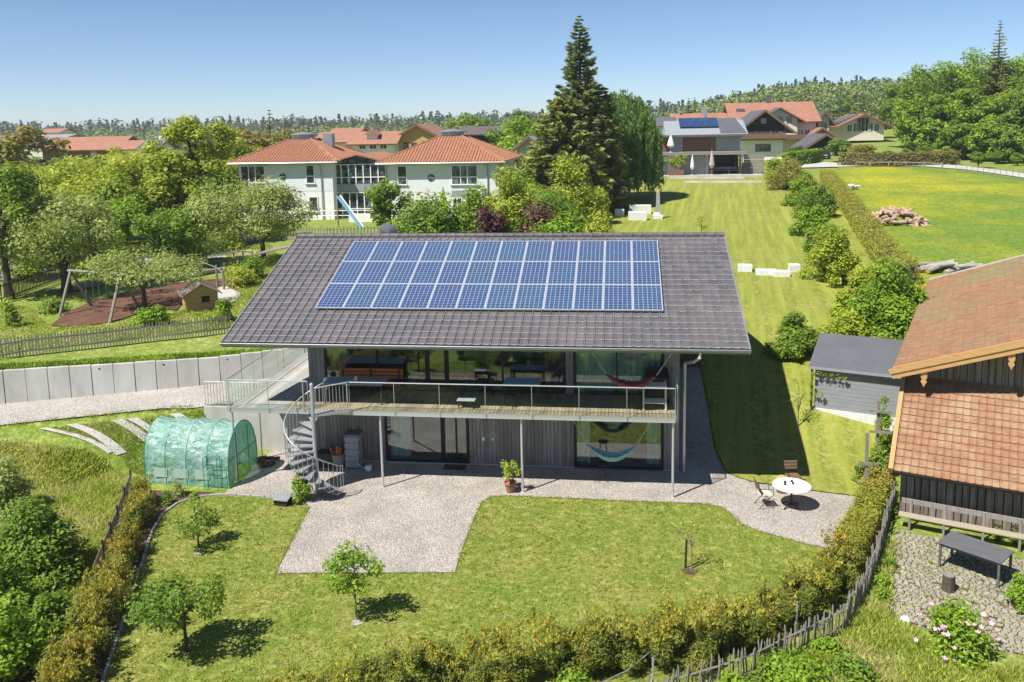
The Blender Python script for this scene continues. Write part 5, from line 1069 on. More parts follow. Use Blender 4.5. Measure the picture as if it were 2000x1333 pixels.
mb = MB(); mb.tube([(0,0,-.15),(.02,0,.8),(.0,0,1.5),(.6,0,1.55),(1.3,0,1.5)],.014,5); child('stems', mb.mesh('stems', MAT['bark']), vs_)
# espalier posts with climbing roses left of the barn
ep = thing('plant_trellis', P(1690,985), 'grey wooden trellis posts with cross boards in front of the barn corner', 'trellis')
for (a, b, h_) in (((1689,985),(0,0),2.35),((1712,900),(0,0),2.2)):
    p = P(*a); mb = MB(); mb.beam((p[0],p[1],p[2]-.1),(p[0],p[1],p[2]+h_),.085,.085); mb.build('post', MAT['fence_wood'], ep)
for (a, b, z) in (((1672,985),(1712,985),.75),((1672,985),(1712,985),1.35),((1695,900),(1738,905),1.1),((1695,900),(1738,905),1.85)):
    p, q = P(*a), P(*b); mb = MB(); mb.beam((p[0],p[1]-.06,p[2]+z),(q[0],q[1]-.06,p[2]+z),.035,.09); mb.build('cross_board', MAT['fence_wood'], ep)
for i, (px, py, R, Hh, lf, n) in enumerate(((1712,955,.5,1.9,'lf_green',2300),(1722,870,.45,1.9,'lf_brightbush',1700),(1680,945,.3,1.0,'lf_green',800),(1735,935,.2,.9,'lf_purple',280))):
    p = P(px, py); bush('climbing_rose', tuple(p), R, Hh, ['tall green climber on the front trellis post','lighter green climber on the rear trellis post','low green bush at the lawn edge beside the trellis','reddish purple shrub between trellis and barn'][i], 'bush', lf, n, .10, 95+i, 14, .42)

# ragged grass along the edges, and taller tufts and clover in the lawn
def fringe(name, pts, label, seed, n=26, w_=.055, hgt=.055):
    A = [np.array(p[:2]) for p in pts]; L_ = sum(np.linalg.norm(b-a) for a, b in zip(A[:-1],A[1:])); poly = []; back = []
    for i, a in enumerate(A):
        d = A[min(i+1,len(A)-1)]-A[max(i-1,0)]; d = d/np.linalg.norm(d); nn = np.array([-d[1],d[0]])*w_; poly.append(tuple(a+nn)); back.append(tuple(a-nn))
    grass_patch(name, poly+back[::-1], int(L_*n), hgt, label, seed=seed, wid=.012, clump=4)
fringe('edge_grass', G((605,992),(538,1122))+lawn_edge, 'ragged grass tufts along the edge of the front lawn', 61)
fringe('edge_grass', right_gravel[2:]+[(-1.0,4.0),(-1.05,9.0)], 'ragged grass tufts along the side lawn edge', 62)
fringe('edge_grass', [(x, y+.02) for x, y in drv[:14]], 'ragged grass tufts along the driveway edge', 63, 30, .12, .10)
grass_patch('lawn_tufts', FL, 5200, .06, 'taller tufts standing in the front lawn', 'grass_blade', seed=64, wid=.014, clump=5)
grass_patch('clover', FL, 3000, .025, 'clover leaves and daisies in the front lawn', 'lf_green', seed=65, wid=.022, clump=4)
# ================================================================ left side: slab wall, fence, playground
def ppm(p): return FOC/float((np.array(p)-CAM) @ fw)
rw = thing('slab_wall', (-26,4,2), 'long retaining wall of pale concrete slabs above the gravel driveway', 'wall')
x = -36.0; rr = random.Random(5); k = 0
while x < -16.2:
    dx = .79; y0, y1 = float(wall_y(x)), float(wall_y(x+dx)); a = math.atan2(y1-y0, dx); zb_ = Hs(x+.4, y0-.35)-.1; zt = Hs(x+.4, y0+.9)-.12 if x < -16.8 else 2.95
    zt = 2.86+rr.uniform(-.012,.012)+.2*float(ss(-22,-17,x)); mb = MB(); L_ = math.hypot(dx, y1-y0); mb.obox((x+dx/2,(y0+y1)/2-.02+rr.uniform(-.01,.01),(zb_+zt)/2), L_-.03, .13, zt-zb_, rz=a, ch=.012)
    mb.build('wall_slab', MAT['concrete'], rw)
    if k % 3 == 1: mb = MB(); mb.obox((x+dx*.4,(y0+y1)/2-.10,zt-.16),.07,.03,.05,rz=a); mb.build('cable_clip', MAT['dark_frame'], rw)
    x += dx; k += 1
vg = [(x, float(wall_y(x))+.18) for x in np.arange(-36,-16.5,.8)]
grass_patch('wall_top_weeds', vg+[(x, y+.95) for x, y in reversed(vg)], 5200, .13, 'yellow-green weeds along the top of the slab wall', 'lf_brightbush', seed=41, wid=.022)
sheet('soil_strip', [(x,y+.62) for x,y in vg]+[(x,y+1.0) for x,y in reversed(vg)], .04, 'soil', .5)
def picket_run(pts, name, label, matp, sp, hgt, w_=.06, tk=.02, postm=None, seed=1, pn='picket'):
    t = thing(name, (*pts[len(pts)//2], Hs(*pts[len(pts)//2])), label, 'fence'); A = np.array(pts,float); sg = np.linalg.norm(np.diff(A,axis=0),axis=1); cum = np.concatenate([[0],np.cumsum(sg)]); rr = random.Random(seed)
    mb = MB(); mb.add([(-w_/2,-tk/2,.05),(w_/2,-tk/2,.05),(w_/2,tk/2,.05),(-w_/2,tk/2,.05),(-w_/2,-tk/2,hgt-.06),(w_/2,-tk/2,hgt-.06),(w_/2,tk/2,hgt-.06),(-w_/2,tk/2,hgt-.06),(0,-tk/2,hgt),(0,tk/2,hgt)],[(0,3,2,1),(0,1,5,8,4),(1,2,6,5),(2,3,7,9,6),(3,0,4,7),(5,6,9,8),(8,9,7,4)]); me_ = mb.mesh(pn, MAT[matp])
    s = 0
    while s < cum[-1]:
        x, y = np.interp(s,cum,A[:,0]), np.interp(s,cum,A[:,1]); x2, y2 = np.interp(s+.1,cum,A[:,0]), np.interp(s+.1,cum,A[:,1]); a = math.atan2(y2-y,x2-x) if s < cum[-1]-.1 else a
        inst(pn, me_, t, TR((x,y,Hs(x,y)),a) @ Matrix.Rotation(rr.uniform(-.03,.03),4,'Y') @ Matrix.Scale(rr.uniform(.95,1.05),4,(0,0,1))); s += sp
    for z in (.25,hgt-.22):
        mb = MB(); n = max(2,int(cum[-1]/1.5)); q = [(np.interp(u,cum,A[:,0]),np.interp(u,cum,A[:,1])) for u in np.linspace(0,cum[-1],n)]
        for (xa,ya),(xb,yb) in zip(q[:-1],q[1:]): mb.beam((xa,ya+.03,Hs(xa,ya)+z),(xb,yb+.03,Hs(xb,yb)+z),.03,.06)
        mb.build('rail', MAT[matp], t)
    return t
picket_run(G((-60,716),(0,703),(100,692),(200,681),(300,669),(400,659),(452,651)), 'wooden_fence', 'weathered grey picket fence between driveway wall and playground', 'fence_wood', .125, .92)
picket_run(G((-40,600),(10,592),(60,572),(115,552),(160,535)), 'dark_fence', 'dark picket fence at the far left behind the swing', 'dark_wood', .16, 1.15, .07, seed=3)
sheet('mulch_area', G((98,638),(150,640),(210,632),(300,606),(345,607),(360,590),(465,572),(462,556),(440,545),(400,548),(330,556),(250,572),(180,590),(130,612)), .05, 'mulch', .8)
sheet('sand_path', G((425,600),(462,590),(470,575),(440,560),(424,565)), .065, 'road_pale', .8)
sheet('play_path', G((430,528),(455,515),(480,508),(500,498),(505,490),(480,488),(440,492),(400,500),(410,508),(452,502),(455,508),(430,518)), .05, 'road_pale', 1)
sheet('car_park', G((-60,560),(30,545),(110,528),(130,505),(60,500),(-60,520)), .05, 'asphalt', 1.5)
# swing frame
sw = thing('swing_frame', P(200,600), 'large wooden swing frame with slanting log legs on the red mulch', 'swing')
tops = []; 
for (a, b, hh) in (((115,619),(181,599),2.15),((213,632),(275,604),2.15)):
    A_, B_ = P(*a), P(*b); T_ = (A_+B_)/2; T_ = np.array([T_[0]-.1, T_[1], T_[2]+hh]); tops.append(T_)
    for q in (A_, B_): mb = MB(); mb.tube([q-np.array([0,0,.1]), T_], .075, 8); mb.build('leg', MAT['fence_wood'], sw)
mb = MB(); d = tops[1]-tops[0]; mb.tube([tops[0]-d*.06, tops[1]+d*.06], .07, 8); mb.build('crossbar', MAT['fence_wood'], sw)
for f in (.35,.62):
    p = tops[0]+d*f; mb = MB(); [mb.tube([p+np.array([o,0,0]), p+np.array([o,0,-1.55])],.01,4) for o in (-.2,.2)]; mb.build('chain', MAT['galv'], sw); mb = MB(); mb.obox(p-np.array([0,0,1.56]),.45,.18,.03); mb.build('swing_seat', MAT['black_metal'], sw)
# playhouse
h0_ = P(392,603); ph = thing('playhouse', h0_, 'small wooden playhouse with a weathered light roof on the mulch', 'playhouse', rz=R_(35))
W1, D1, HE, HP = 1.55, 1.5, .95, 1.35
for k in range(7):
    z = .03+k*.132
    for nm, c in (('board',((0,-D1/2,z+.065),(W1,.03,.122))),('board',((0,D1/2,z+.065),(W1,.03,.122))),('board',((-W1/2,0,z+.065),(.03,D1-.03,.122))),('board',((W1/2,0,z+.065),(.03,D1-.03,.122)))):
        mb = MB(); mb.obox(c[0],*c[1]); child(nm, mb.mesh(nm, MAT['yellow_wood']), ph)
mb = MB(); 
for y in (-D1/2, D1/2): mb.add([(-W1/2,y,HE),(W1/2,y,HE),(0,y,HP),(-W1/2,y+.03,HE),(W1/2,y+.03,HE),(0,y+.03,HP)],[(0,1,2),(5,4,3),(0,2,5,3),(1,4,5,2)]); child('gable', mb.mesh('gable', MAT['yellow_wood']), ph); mb = MB()
for sg in (-1,1):
    mb = MB(); mb.slab([(sg*(W1/2+.22),-D1/2-.2,HE-.12),(0,-D1/2-.2,HP+.05),(0,D1/2+.2,HP+.05),(sg*(W1/2+.22),D1/2+.2,HE-.12)],(sg*.4,0,1),.03); child('roof_panel', mb.mesh('roof_panel', MAT['pale_bark']), ph)
mb = MB(); mb.box(-.02,-D1/2-.022,.45,.38,-D1/2-.018,.78); w1_ = child('window', mb.mesh('window', MAT['dark_frame']), ph); mb = MB(); mb.box(-.06,-D1/2-.05,.41,.42,-D1/2-.023,.45); child('sill', mb.mesh('sill', MAT['yellow_wood']), w1_)
cl_f = thing('play_frame', P(425,555), 'climbing posts with thin cross bars behind the playhouse', 'climbing frame')
cp = [P(391,552),P(425,562),P(438,568),P(372,560)]; hs_ = (1.5,1.35,1.2,1.3)
for q, h_ in zip(cp, hs_): mb = MB(); mb.tube([q, q+np.array([0,0,h_])],.07,8); mb.build('post', MAT['fence_wood'], cl_f)
for i, j in ((3,0),(0,1),(1,2)): mb = MB(); mb.tube([cp[i]+np.array([0,0,hs_[i]-.15]), cp[j]+np.array([0,0,hs_[j]-.15])],.025,6); mb.build('bar', MAT['galv'], cl_f)
for i, (a, b) in enumerate((((332,552),(372,545)),((372,543),(440,530)),((130,572),(200,560)))):
    A_, B_ = P(*a), P(*b); mb = MB(); z = np.array([0,0,.16]); mb.tube([A_+z,(A_+B_)/2+z*1.1,B_+z],[.17,.16,.14],8); mb.top('border_log', MAT['fence_wood'], A_, ['thick log lying at the back edge of the mulch left of the climbing frame','long log lying behind the climbing frame','log lying at the far left behind the swing'][i], 'log', 'logs around the mulch')
bp_ = P(475,503); bench('park_bench', tuple(bp_), 1.6, 'weathered wooden bench beside the playground path', 'fence_wood', 'fence_wood', rz=R_(20), back=False)
for i, (px, py, w_, lb) in enumerate(((272,530,4.2,'dark grey boulder bank under the small tree left of the log'),(470,475,2.2,'stone bench blocks beside the playground path'))):
    p = P(px, py); rock('boulder', p, w_/2, .7, .7, 'grey_stone', lb, seed=11+i)
# wooden-framed small canopy at the left roof edge
c0 = P(500,562); mb = MB(); mb.slab([c0+np.array([0,0,1.9]), c0+np.array([2.6,.6,2.4]), c0+np.array([2.6,2.2,2.4]), c0+np.array([0,1.6,1.9])],(0,0,1),.08); mb.top('shelter_roof', MAT['fence_wood'], c0, 'edge of a wooden shelter roof behind the left corner of the tiled roof', 'shelter')
# ================================================================ trees and shrubs by picture size
def TT(px, yb, yt, hw, base=None):
    p = P(px, yb) if base is None else base; s = ppm(p)/1.18; zt = PY(px, yt, p[1])[2]; return p, max(.4, (zt-p[2])*1.03), hw/s
def ttree(px, yb, yt, hw, label, **k):
    p, h_, r_ = TT(px, yb, yt, hw); return tree('deciduous_tree', tuple(p), h_, r_, label, **k)
def tbush(px, yb, yt, hw, label, name='garden_bush', **k):
    p, h_, r_ = TT(px, yb, yt, hw); k['n'] = int(k['n']*1.35); return bush(name, tuple(p), r_, h_, label, **k)
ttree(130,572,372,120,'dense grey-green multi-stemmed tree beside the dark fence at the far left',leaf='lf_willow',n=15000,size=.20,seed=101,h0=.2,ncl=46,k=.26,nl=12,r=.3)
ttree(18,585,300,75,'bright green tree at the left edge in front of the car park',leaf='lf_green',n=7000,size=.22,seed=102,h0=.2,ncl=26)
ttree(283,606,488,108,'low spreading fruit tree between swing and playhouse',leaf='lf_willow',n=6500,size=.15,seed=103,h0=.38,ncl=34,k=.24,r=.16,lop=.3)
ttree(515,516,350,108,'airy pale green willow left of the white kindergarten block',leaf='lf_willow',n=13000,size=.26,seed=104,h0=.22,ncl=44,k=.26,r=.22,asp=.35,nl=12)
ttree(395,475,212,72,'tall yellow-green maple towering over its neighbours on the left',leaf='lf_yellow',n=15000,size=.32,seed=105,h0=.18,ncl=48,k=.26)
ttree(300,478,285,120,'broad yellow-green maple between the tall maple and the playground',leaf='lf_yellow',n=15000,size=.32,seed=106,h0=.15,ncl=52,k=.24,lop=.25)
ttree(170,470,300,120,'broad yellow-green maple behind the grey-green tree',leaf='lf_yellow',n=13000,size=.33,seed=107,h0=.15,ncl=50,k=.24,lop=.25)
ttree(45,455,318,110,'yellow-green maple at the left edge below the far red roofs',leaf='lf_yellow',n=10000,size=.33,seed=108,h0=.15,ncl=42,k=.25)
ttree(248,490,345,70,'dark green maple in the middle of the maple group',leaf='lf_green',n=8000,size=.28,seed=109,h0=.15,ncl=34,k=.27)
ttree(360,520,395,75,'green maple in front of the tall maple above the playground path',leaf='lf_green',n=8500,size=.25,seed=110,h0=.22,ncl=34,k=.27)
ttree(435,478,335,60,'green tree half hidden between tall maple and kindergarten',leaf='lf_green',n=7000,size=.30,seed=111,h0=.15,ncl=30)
for i, (px, yb, yt, hw, lf, n, lb) in enumerate((
    (298,638,600,38,'lf_brightbush',1300,'bright green shrub below the fruit tree at the fence'),
    (437,628,580,22,'lf_brightbush',800,'small bright shrub right of the playhouse'),
    (465,560,515,45,'lf_yellow',1400,'yellow-green shrub at the roof corner beside the path'),
    (500,545,500,40,'lf_green',1400,'green shrub under the pale willow'),
    (20,640,560,20,'lf_brightbush',500,'bright shrub at the left edge beside the dark fence'),
    (395,500,455,60,'lf_dark',2200,'dark shrubbery behind the playground path'),
    (470,470,435,60,'lf_green',2000,'green shrubs in front of the white kindergarten'),
    (110,610,588,40,'lf_green',600,'low ground plants beside the swing leg'))):
    tbush(px, yb, yt, hw, lb, leaf=lf, n=n, size=.16, seed=120+i, ncl=12)
grass_patch('playground_grass', G((-60,690),(0,692),(445,642),(500,590),(560,520),(520,470),(440,500),(462,556),(462,580),(350,612),(210,636),(95,642),(60,600),(-60,600)), 16000, .10, 'rough grass round the playground', 'wild_blade', seed=42, wid=.03, clump=3)
ttree(90,500,350,95,'yellow-green tree filling the gap behind the grey-green tree',leaf='lf_yellow',n=9000,size=.3,seed=112,h0=.12,ncl=40,k=.26)
ttree(210,505,380,85,'bright tree low in the middle of the maple group',leaf='lf_brightbush',n=9000,size=.27,seed=113,h0=.12,ncl=40,k=.26)
ttree(345,460,300,80,'yellow-green maple just left of the tall maple',leaf='lf_yellow',n=10000,size=.32,seed=114,h0=.12,ncl=40,k=.26)
ttree(10,500,345,90,'yellow-green tree low at the left edge behind the bright green one',leaf='lf_yellow',n=8000,size=.3,seed=115,h0=.12,ncl=36,k=.26)
for i, (px, yb, yt, hw, lf, n, lb) in enumerate((
    (55,545,450,60,'lf_green',3200,'green shrub under the bright green tree at the left edge'),
    (210,535,445,60,'lf_brightbush',3200,'bright shrub under the maple group right of the multi-stemmed tree'),
    (335,515,440,60,'lf_green',3200,'green shrub under the maple group above the small fruit tree'),
    (425,490,415,50,'lf_yellow',3200,'yellow-green shrub left of the pale willow foot'),
    (125,520,440,70,'lf_yellow',3600,'yellow-green undergrowth behind the multi-stemmed tree'))):
    tbush(px, yb, yt, hw, lb, leaf=lf, n=n, size=.2, seed=240+i, ncl=20, k=.34)
# behind the ridge
for i, (px, yb, yt, hw, lf, n, lb, kind) in enumerate((
    (765,505,352,48,'lf_green',3600,'round-headed small tree in front of the glazed link','t'),
    (835,530,362,105,'lf_green',9000,'dense green shrub mass behind the roof ridge with the green parasol above','b'),
    (930,515,362,62,'lf_green',3600,'blue-green shrub in front of the right kindergarten block','b'),
    (955,545,375,58,'lf_purple',2800,'dark purple-leaved shrub behind the ridge','b'),
    (1050,525,378,75,'lf_purple',3400,'wide purple-leaved shrub right of the yellow-green conifer','b'),
    (985,540,385,42,'lf_yellow',2600,'yellow-green feathery shrub between the two purple shrubs','b'),
    (1100,560,398,95,'lf_brightbush',6500,'bright green rounded shrub right behind the roof ridge','b'),
    (1000,500,318,80,'lf_yellow',8500,'light yellow-green tree left of the dark spruce','b'),
    (1055,470,355,85,'lf_brightbush',6500,'mid-green shrub mass in front of the spruce','b'),
    (1120,470,300,72,'lf_yellow',7500,'pale yellow-green shrub standing against the dark spruce','b'),
    (1160,440,350,40,'lf_yellow',3200,'pale shrub beside the round well','b'))):
    if kind == 't': ttree(px, yb, yt, hw, lb, leaf=lf, n=n, size=.25, seed=140+i, h0=.4)
    else: tbush(px, yb, yt, hw, lb, leaf=lf, n=n, size=.25, seed=140+i, ncl=24, k=.32)
for i, (px, yb, yt, hw, lf, n, lb) in enumerate((
    (885,525,380,72,'lf_brightbush',5000,'bright green shrub right of the shrub mass behind the roof ridge'),
    (1012,500,345,75,'lf_yellow',6000,'yellow-green shrub between the purple shrubs and the white block'),
    (1078,505,350,80,'lf_green',6500,'green shrub rising between the purple shrub and the spruce'),
    (940,500,335,50,'lf_brightbush',4000,'bright shrub at the right corner of the right kindergarten block'),
    (1608,505,440,46,'lf_green',3800,'green bush left of the clipped hedge above the olive-yellow bush'),
    (1560,402,345,34,'lf_brightbush',3000,'bright green bush upper in the row beside the clipped hedge'),
    (1690,620,520,60,'lf_yellow',6000,'yellow-green bush behind the big bright green bush'))):
    tbush(px, yb, yt, hw, lb, leaf=lf, n=n, size=.22, seed=220+i, ncl=24, k=.32)
# big spruce and weeping willow
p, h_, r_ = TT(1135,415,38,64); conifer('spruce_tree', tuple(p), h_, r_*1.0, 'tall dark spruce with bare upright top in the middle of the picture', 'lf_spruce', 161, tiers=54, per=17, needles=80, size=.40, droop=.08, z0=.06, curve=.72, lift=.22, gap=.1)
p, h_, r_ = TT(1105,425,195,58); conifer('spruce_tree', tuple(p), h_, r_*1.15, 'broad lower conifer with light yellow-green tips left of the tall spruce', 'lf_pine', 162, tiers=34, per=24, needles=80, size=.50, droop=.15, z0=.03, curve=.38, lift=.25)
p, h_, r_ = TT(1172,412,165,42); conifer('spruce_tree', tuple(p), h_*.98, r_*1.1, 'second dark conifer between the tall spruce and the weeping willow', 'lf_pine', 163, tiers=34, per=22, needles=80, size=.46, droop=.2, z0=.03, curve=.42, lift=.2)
def weeping(px, yb, yt, hw, label, n=230, seed=1):
    p, h_, r_ = TT(px, yb, yt, hw); rs = np.random.RandomState(seed); t = thing('weeping_willow', tuple(p), label, 'tree'); C_=[];T_=[];B_=[]; mb = MB()
    mb.tube([(0,0,-.2),(.2,0,h_*.4),(0,.2,h_*.75)],[.45,.35,.2],9)
    for i in range(n):
        a = rs.uniform(0,6.28); q = rs.uniform(.05,1)**.55; top = h_*(1-.42*q**2.2)*rs.uniform(.90,1.02); x = r_*q*math.cos(a); y = r_*q*math.sin(a); L_ = top*rs.uniform(.45,.93)
        m_ = int(L_/.16); s = np.arange(m_)*.16; sw_ = rs.normal(size=2)*.05
        for rep in range(3):
            c = np.stack([x+sw_[0]*s+rs.normal(size=m_)*.13, y+sw_[1]*s+rs.normal(size=m_)*.13, top-s+rs.normal(size=m_)*.05],1); d = nrm(np.stack([rs.normal(size=m_)*.3,rs.normal(size=m_)*.3,-np.ones(m_)],1))
            C_.append(c); T_.append(d*.22); B_.append(nrm(np.cross(d, rs.normal(size=(m_,3))))*.065)
        if i < 26: mb.tube([(0,0,h_*.5),(x*.5,y*.5,top*.97),(x,y,top)],[.14,.07,.02],5)
    child('trunk', mb.mesh('trunk', MAT['bark']), t); child('crown', quads('crown', np.concatenate(C_), np.concatenate(T_), np.concatenate(B_), 'lf_weep'), t); return t
weeping(1214,392,184,66,'weeping willow hanging down right of the dark spruce',n=480,seed=7)
# ================================================================ rear garden furniture of stone
def block(name, quad_px, h_, label, mt_='white_stone', cat='stone block', rz=None, sx=None, sy=None, group=None):
    p = P(*quad_px); mb = MB(); mb.obox((0,0,h_/2),sx,sy,h_,ch=.035); o = inst(name, mb.mesh(name, MAT[mt_]), None, TR(p, rz or 0)); return tag(o, label, cat, group)
block('stone_block',(1210,424),.75,'small white stone block left of the stone seats near the well',sx=.85,sy=.7,group=None)
block('stone_bench',(1250,418),.85,'long white stone slab with hollowed top behind the square block',sx=2.1,sy=.7)
block('stone_block',(1245,431),.8,'white square stone block in front of the hollowed slab',sx=1.65,sy=.7)
ob = thing('obelisk', P(1285,428), 'grey stone obelisk on a pale stone base on the rear lawn', 'obelisk'); mb = MB(); mb.obox((0,0,.2),.85,.85,.4,ch=.04); mb.obox((-.1,0,.5),.6,.6,.2,ch=.03); child('base', mb.mesh('base', MAT['white_stone']), ob)
mb = MB(); mb.add([(-.2,-.2,.6),(.2,-.2,.6),(.2,.2,.6),(-.2,.2,.6),(-.14,-.14,2.45),(.14,-.14,2.45),(.14,.14,2.45),(-.14,.14,2.45),(0,0,2.65)],[(0,1,5,4),(1,2,6,5),(2,3,7,6),(3,0,4,7),(4,5,8),(5,6,8),(6,7,8),(7,4,8)]); child('shaft', mb.mesh('shaft', MAT['grey_stone']), ob)
for k, (px, py, sx_, sy_, h_, rz_, lb) in enumerate(((1455,531,.85,.6,.45,-.15,'white stone cube at the left end of the stone row'),(1496,538,1.2,.55,.36,-.12,'long white stone block left of the middle of the row'),(1526,541,.95,.5,.38,-.05,'long white stone block right of the middle of the row'),(1551,532,.6,.5,.5,.1,'white stone cube at the right end of the stone row'))):
    block('stone_block',(px,py),h_,lb,sx=sx_,sy=sy_,rz=rz_,group='white stone blocks in a row on the rear lawn')
wl = thing('garden_well', P(1203,398), 'round wooden-clad well on a pale stone ring under the spruce', 'well'); mb = MB(); mb.lathe((0,0,0),[(1.3,0),(1.3,.1)],20); child('stone_ring', mb.mesh('stone_ring', MAT['grey_stone']), wl); mb = MB(); mb.lathe((0,0,.1),[(.65,0),(.65,.95),(.72,.95),(.72,1.05)],20); child('cylinder', mb.mesh('cylinder', MAT['brown_wood']), wl)
mb = MB(); mb.tube([(-.75,.2,.1),(-.75,.2,2.2)],.04,6); child('pump_pole', mb.mesh('pump_pole', MAT['fence_wood']), wl)
# log piles
def logpile(p, nx_, ny_, nz_, label, seed, rl=.5, rad=.12, sp=(1,1)):
    rr = random.Random(seed); t = thing('log_pile', p, label, 'log pile'); n = 0
    mb = MB(); mb.tube([(-rl/2,0,0),(rl/2,0,0)],rad,7,0,False); mb.lathe((0,0,0),[(0.001,0),(.001,.001)],3); 
    lb = MB(); lb.tube([(-rl/2,0,0),(0,.01,.01),(rl/2,0,0)],[rad,rad*.95,rad*.9],8); lm_ = lb.mesh('log', [MAT['pale_bark'],MAT['yellow_wood']]); 
    for pl in lm_.polygons:
        if abs(pl.normal.x) > .9: pl.material_index = 1
    return t, lm_, rr
mat('log_wood', (.44,.33,.25), (.30,.21,.16), 5, rough=.9, bump=.4, bsc=12, isl=.3); mat('log_end', (.62,.42,.26), (.5,.3,.18), 6, rough=.85)
t, lm_, rr = logpile(P(1752,440),0,0,0,'big heap of short split logs in the meadow beyond the hedge',5); lm_.materials[0] = MAT['log_wood']; lm_.materials[1] = MAT['log_end']
for i in range(210):
    u = rr.uniform(-1,1); v = rr.uniform(-1,1); 
    if u*u+v*v > 1: continue
    hgt = 1.45*(1-(u*u+v*v))**.8*(1-.35*abs(u+.1)); z = hgt*rr.uniform(.78,1.0)+.06
    child('log', lm_, t, Matrix.Translation((2.7*u, 1.3*v, z-.25*u)) @ Matrix.Rotation(rr.uniform(0,6.28),4,'Z') @ Matrix.Rotation(rr.uniform(-.6,.6),4,'Y') @ Matrix.Scale(rr.uniform(.85,1.4),4))
for q, n_, lb, sx_ in ((P(1655,372),12,'small heap of pale branches beside the clipped hedge',.9),(P(1840,533),14,'pile of pale trunks lying behind the barn roof',1.9)):
    t, lm2, rr = logpile(q,0,0,0,lb,8,2.0,.14); lm2.materials[0] = MAT['white_stone'] if n_ == 12 else MAT['grey_stone']
    for i in range(n_): child('log', lm2, t, Matrix.Translation((rr.uniform(-1,1)*sx_*.6, rr.uniform(-.5,.5), .15+rr.uniform(0,.45))) @ Matrix.Rotation(rr.uniform(-.6,.6),4,'Z') @ Matrix.Rotation(rr.uniform(-.25,.15),4,'Y') @ Matrix.Scale(rr.uniform(.5,1) if n_ == 12 else rr.uniform(.7,1.2),4))
# ---- the hedge, orchard shrubs and small right-hand things
hr = [tuple(P(*q)[:2]) for q in ((1612,352),(1640,385),(1668,425),(1700,475),(1735,525),(1770,560))]
hedge_line('clipped_hedge', hr, 1.45, 1.3, 'long clipped yellow-green hedge between rear lawn and meadow', 'lf_hedge', 34000, .16, 171, .09, 0, bulge=.07)
for i, (px, yb, yt, hw, lf, n, lb) in enumerate((
    (1540,372,295,42,'lf_mapleflower',4200,'reddish-tinged flowering shrub at the top of the rear lawn hedge'),
    (1508,352,300,26,'lf_yellow',2200,'pale shrub next to the modern house wall'),
    (1592,425,355,46,'lf_green',4200,'dense green shrub in the row along the rear lawn'),
    (1588,462,398,44,'lf_brightbush',3600,'bright low shrub in the row below the dense green one'),
    (1620,552,425,58,'lf_yellow',7500,'large olive-yellow bush halfway down the rear lawn'),
    (1575,362,330,22,'lf_brightbush',1600,'small bright bush beside the clipped hedge top'),
    (1735,672,515,102,'lf_brightbush',13500,'big bright green bush between shed and barn roof'),
    (1650,690,600,70,'lf_yellow',6500,'yellow-green bush behind the left end of the shed'),
    (1548,692,618,54,'lf_green',4800,'rounded green bush at the lawn edge left of the shed'),
    (1545,400,380,10,'lf_green',250,'tiny sapling on the rear lawn'),
    (1785,660,560,50,'lf_green',4500,'green bush leaning over the barn eave'))):
    tbush(px, yb, yt, hw, lb, leaf=lf, n=n, size=.17 if yb > 500 else .22, seed=180+i, ncl=26 if n > 3000 else 12, k=.3)
t0_ = P(1370,468); tree('fruit_tree', tuple(t0_), 2.0, .6, 'thin yellowish sapling on the rear lawn above the roof ridge', leaf='lf_yellow', n=300, size=.12, seed=199, h0=.3, ncl=9, r=.03)
# concrete retaining blocks behind the house
c0 = PZ(1345,727,1.15); mb = MB(); mb.obox((c0[0]+.9,c0[1]+.35,1.6),2.0,.6,1.3,ch=.02); mb.top('retaining_block', MAT['concrete'], (c0[0]+.9,c0[1]+.35,1), 'pale concrete retaining block at the rear right corner of the house', 'concrete wall')
mb = MB(); mb.obox((c0[0]+.1,c0[1]+.2,1.9),.7,.5,1.6,ch=.02); mb.top('retaining_block', MAT['concrete'], (c0[0]+.1,c0[1]+.2,1), 'taller concrete block between house wall and retaining block', 'concrete wall')
wg = picket_run([(-2.35,9.2),(-1.1,9.3)],'garden_gate','small dark picket gate at the end of the gravel path beside the house','dark_wood',.13,1.05,.06,seed=9)
grass_patch('meadow_grass', G((1640,372),(1760,360),(2050,385),(2050,480),(1850,520),(1760,540),(1700,470)), 12000, .10, 'meadow grass with yellow buttercups', seed=44, wid=.03, clump=2)
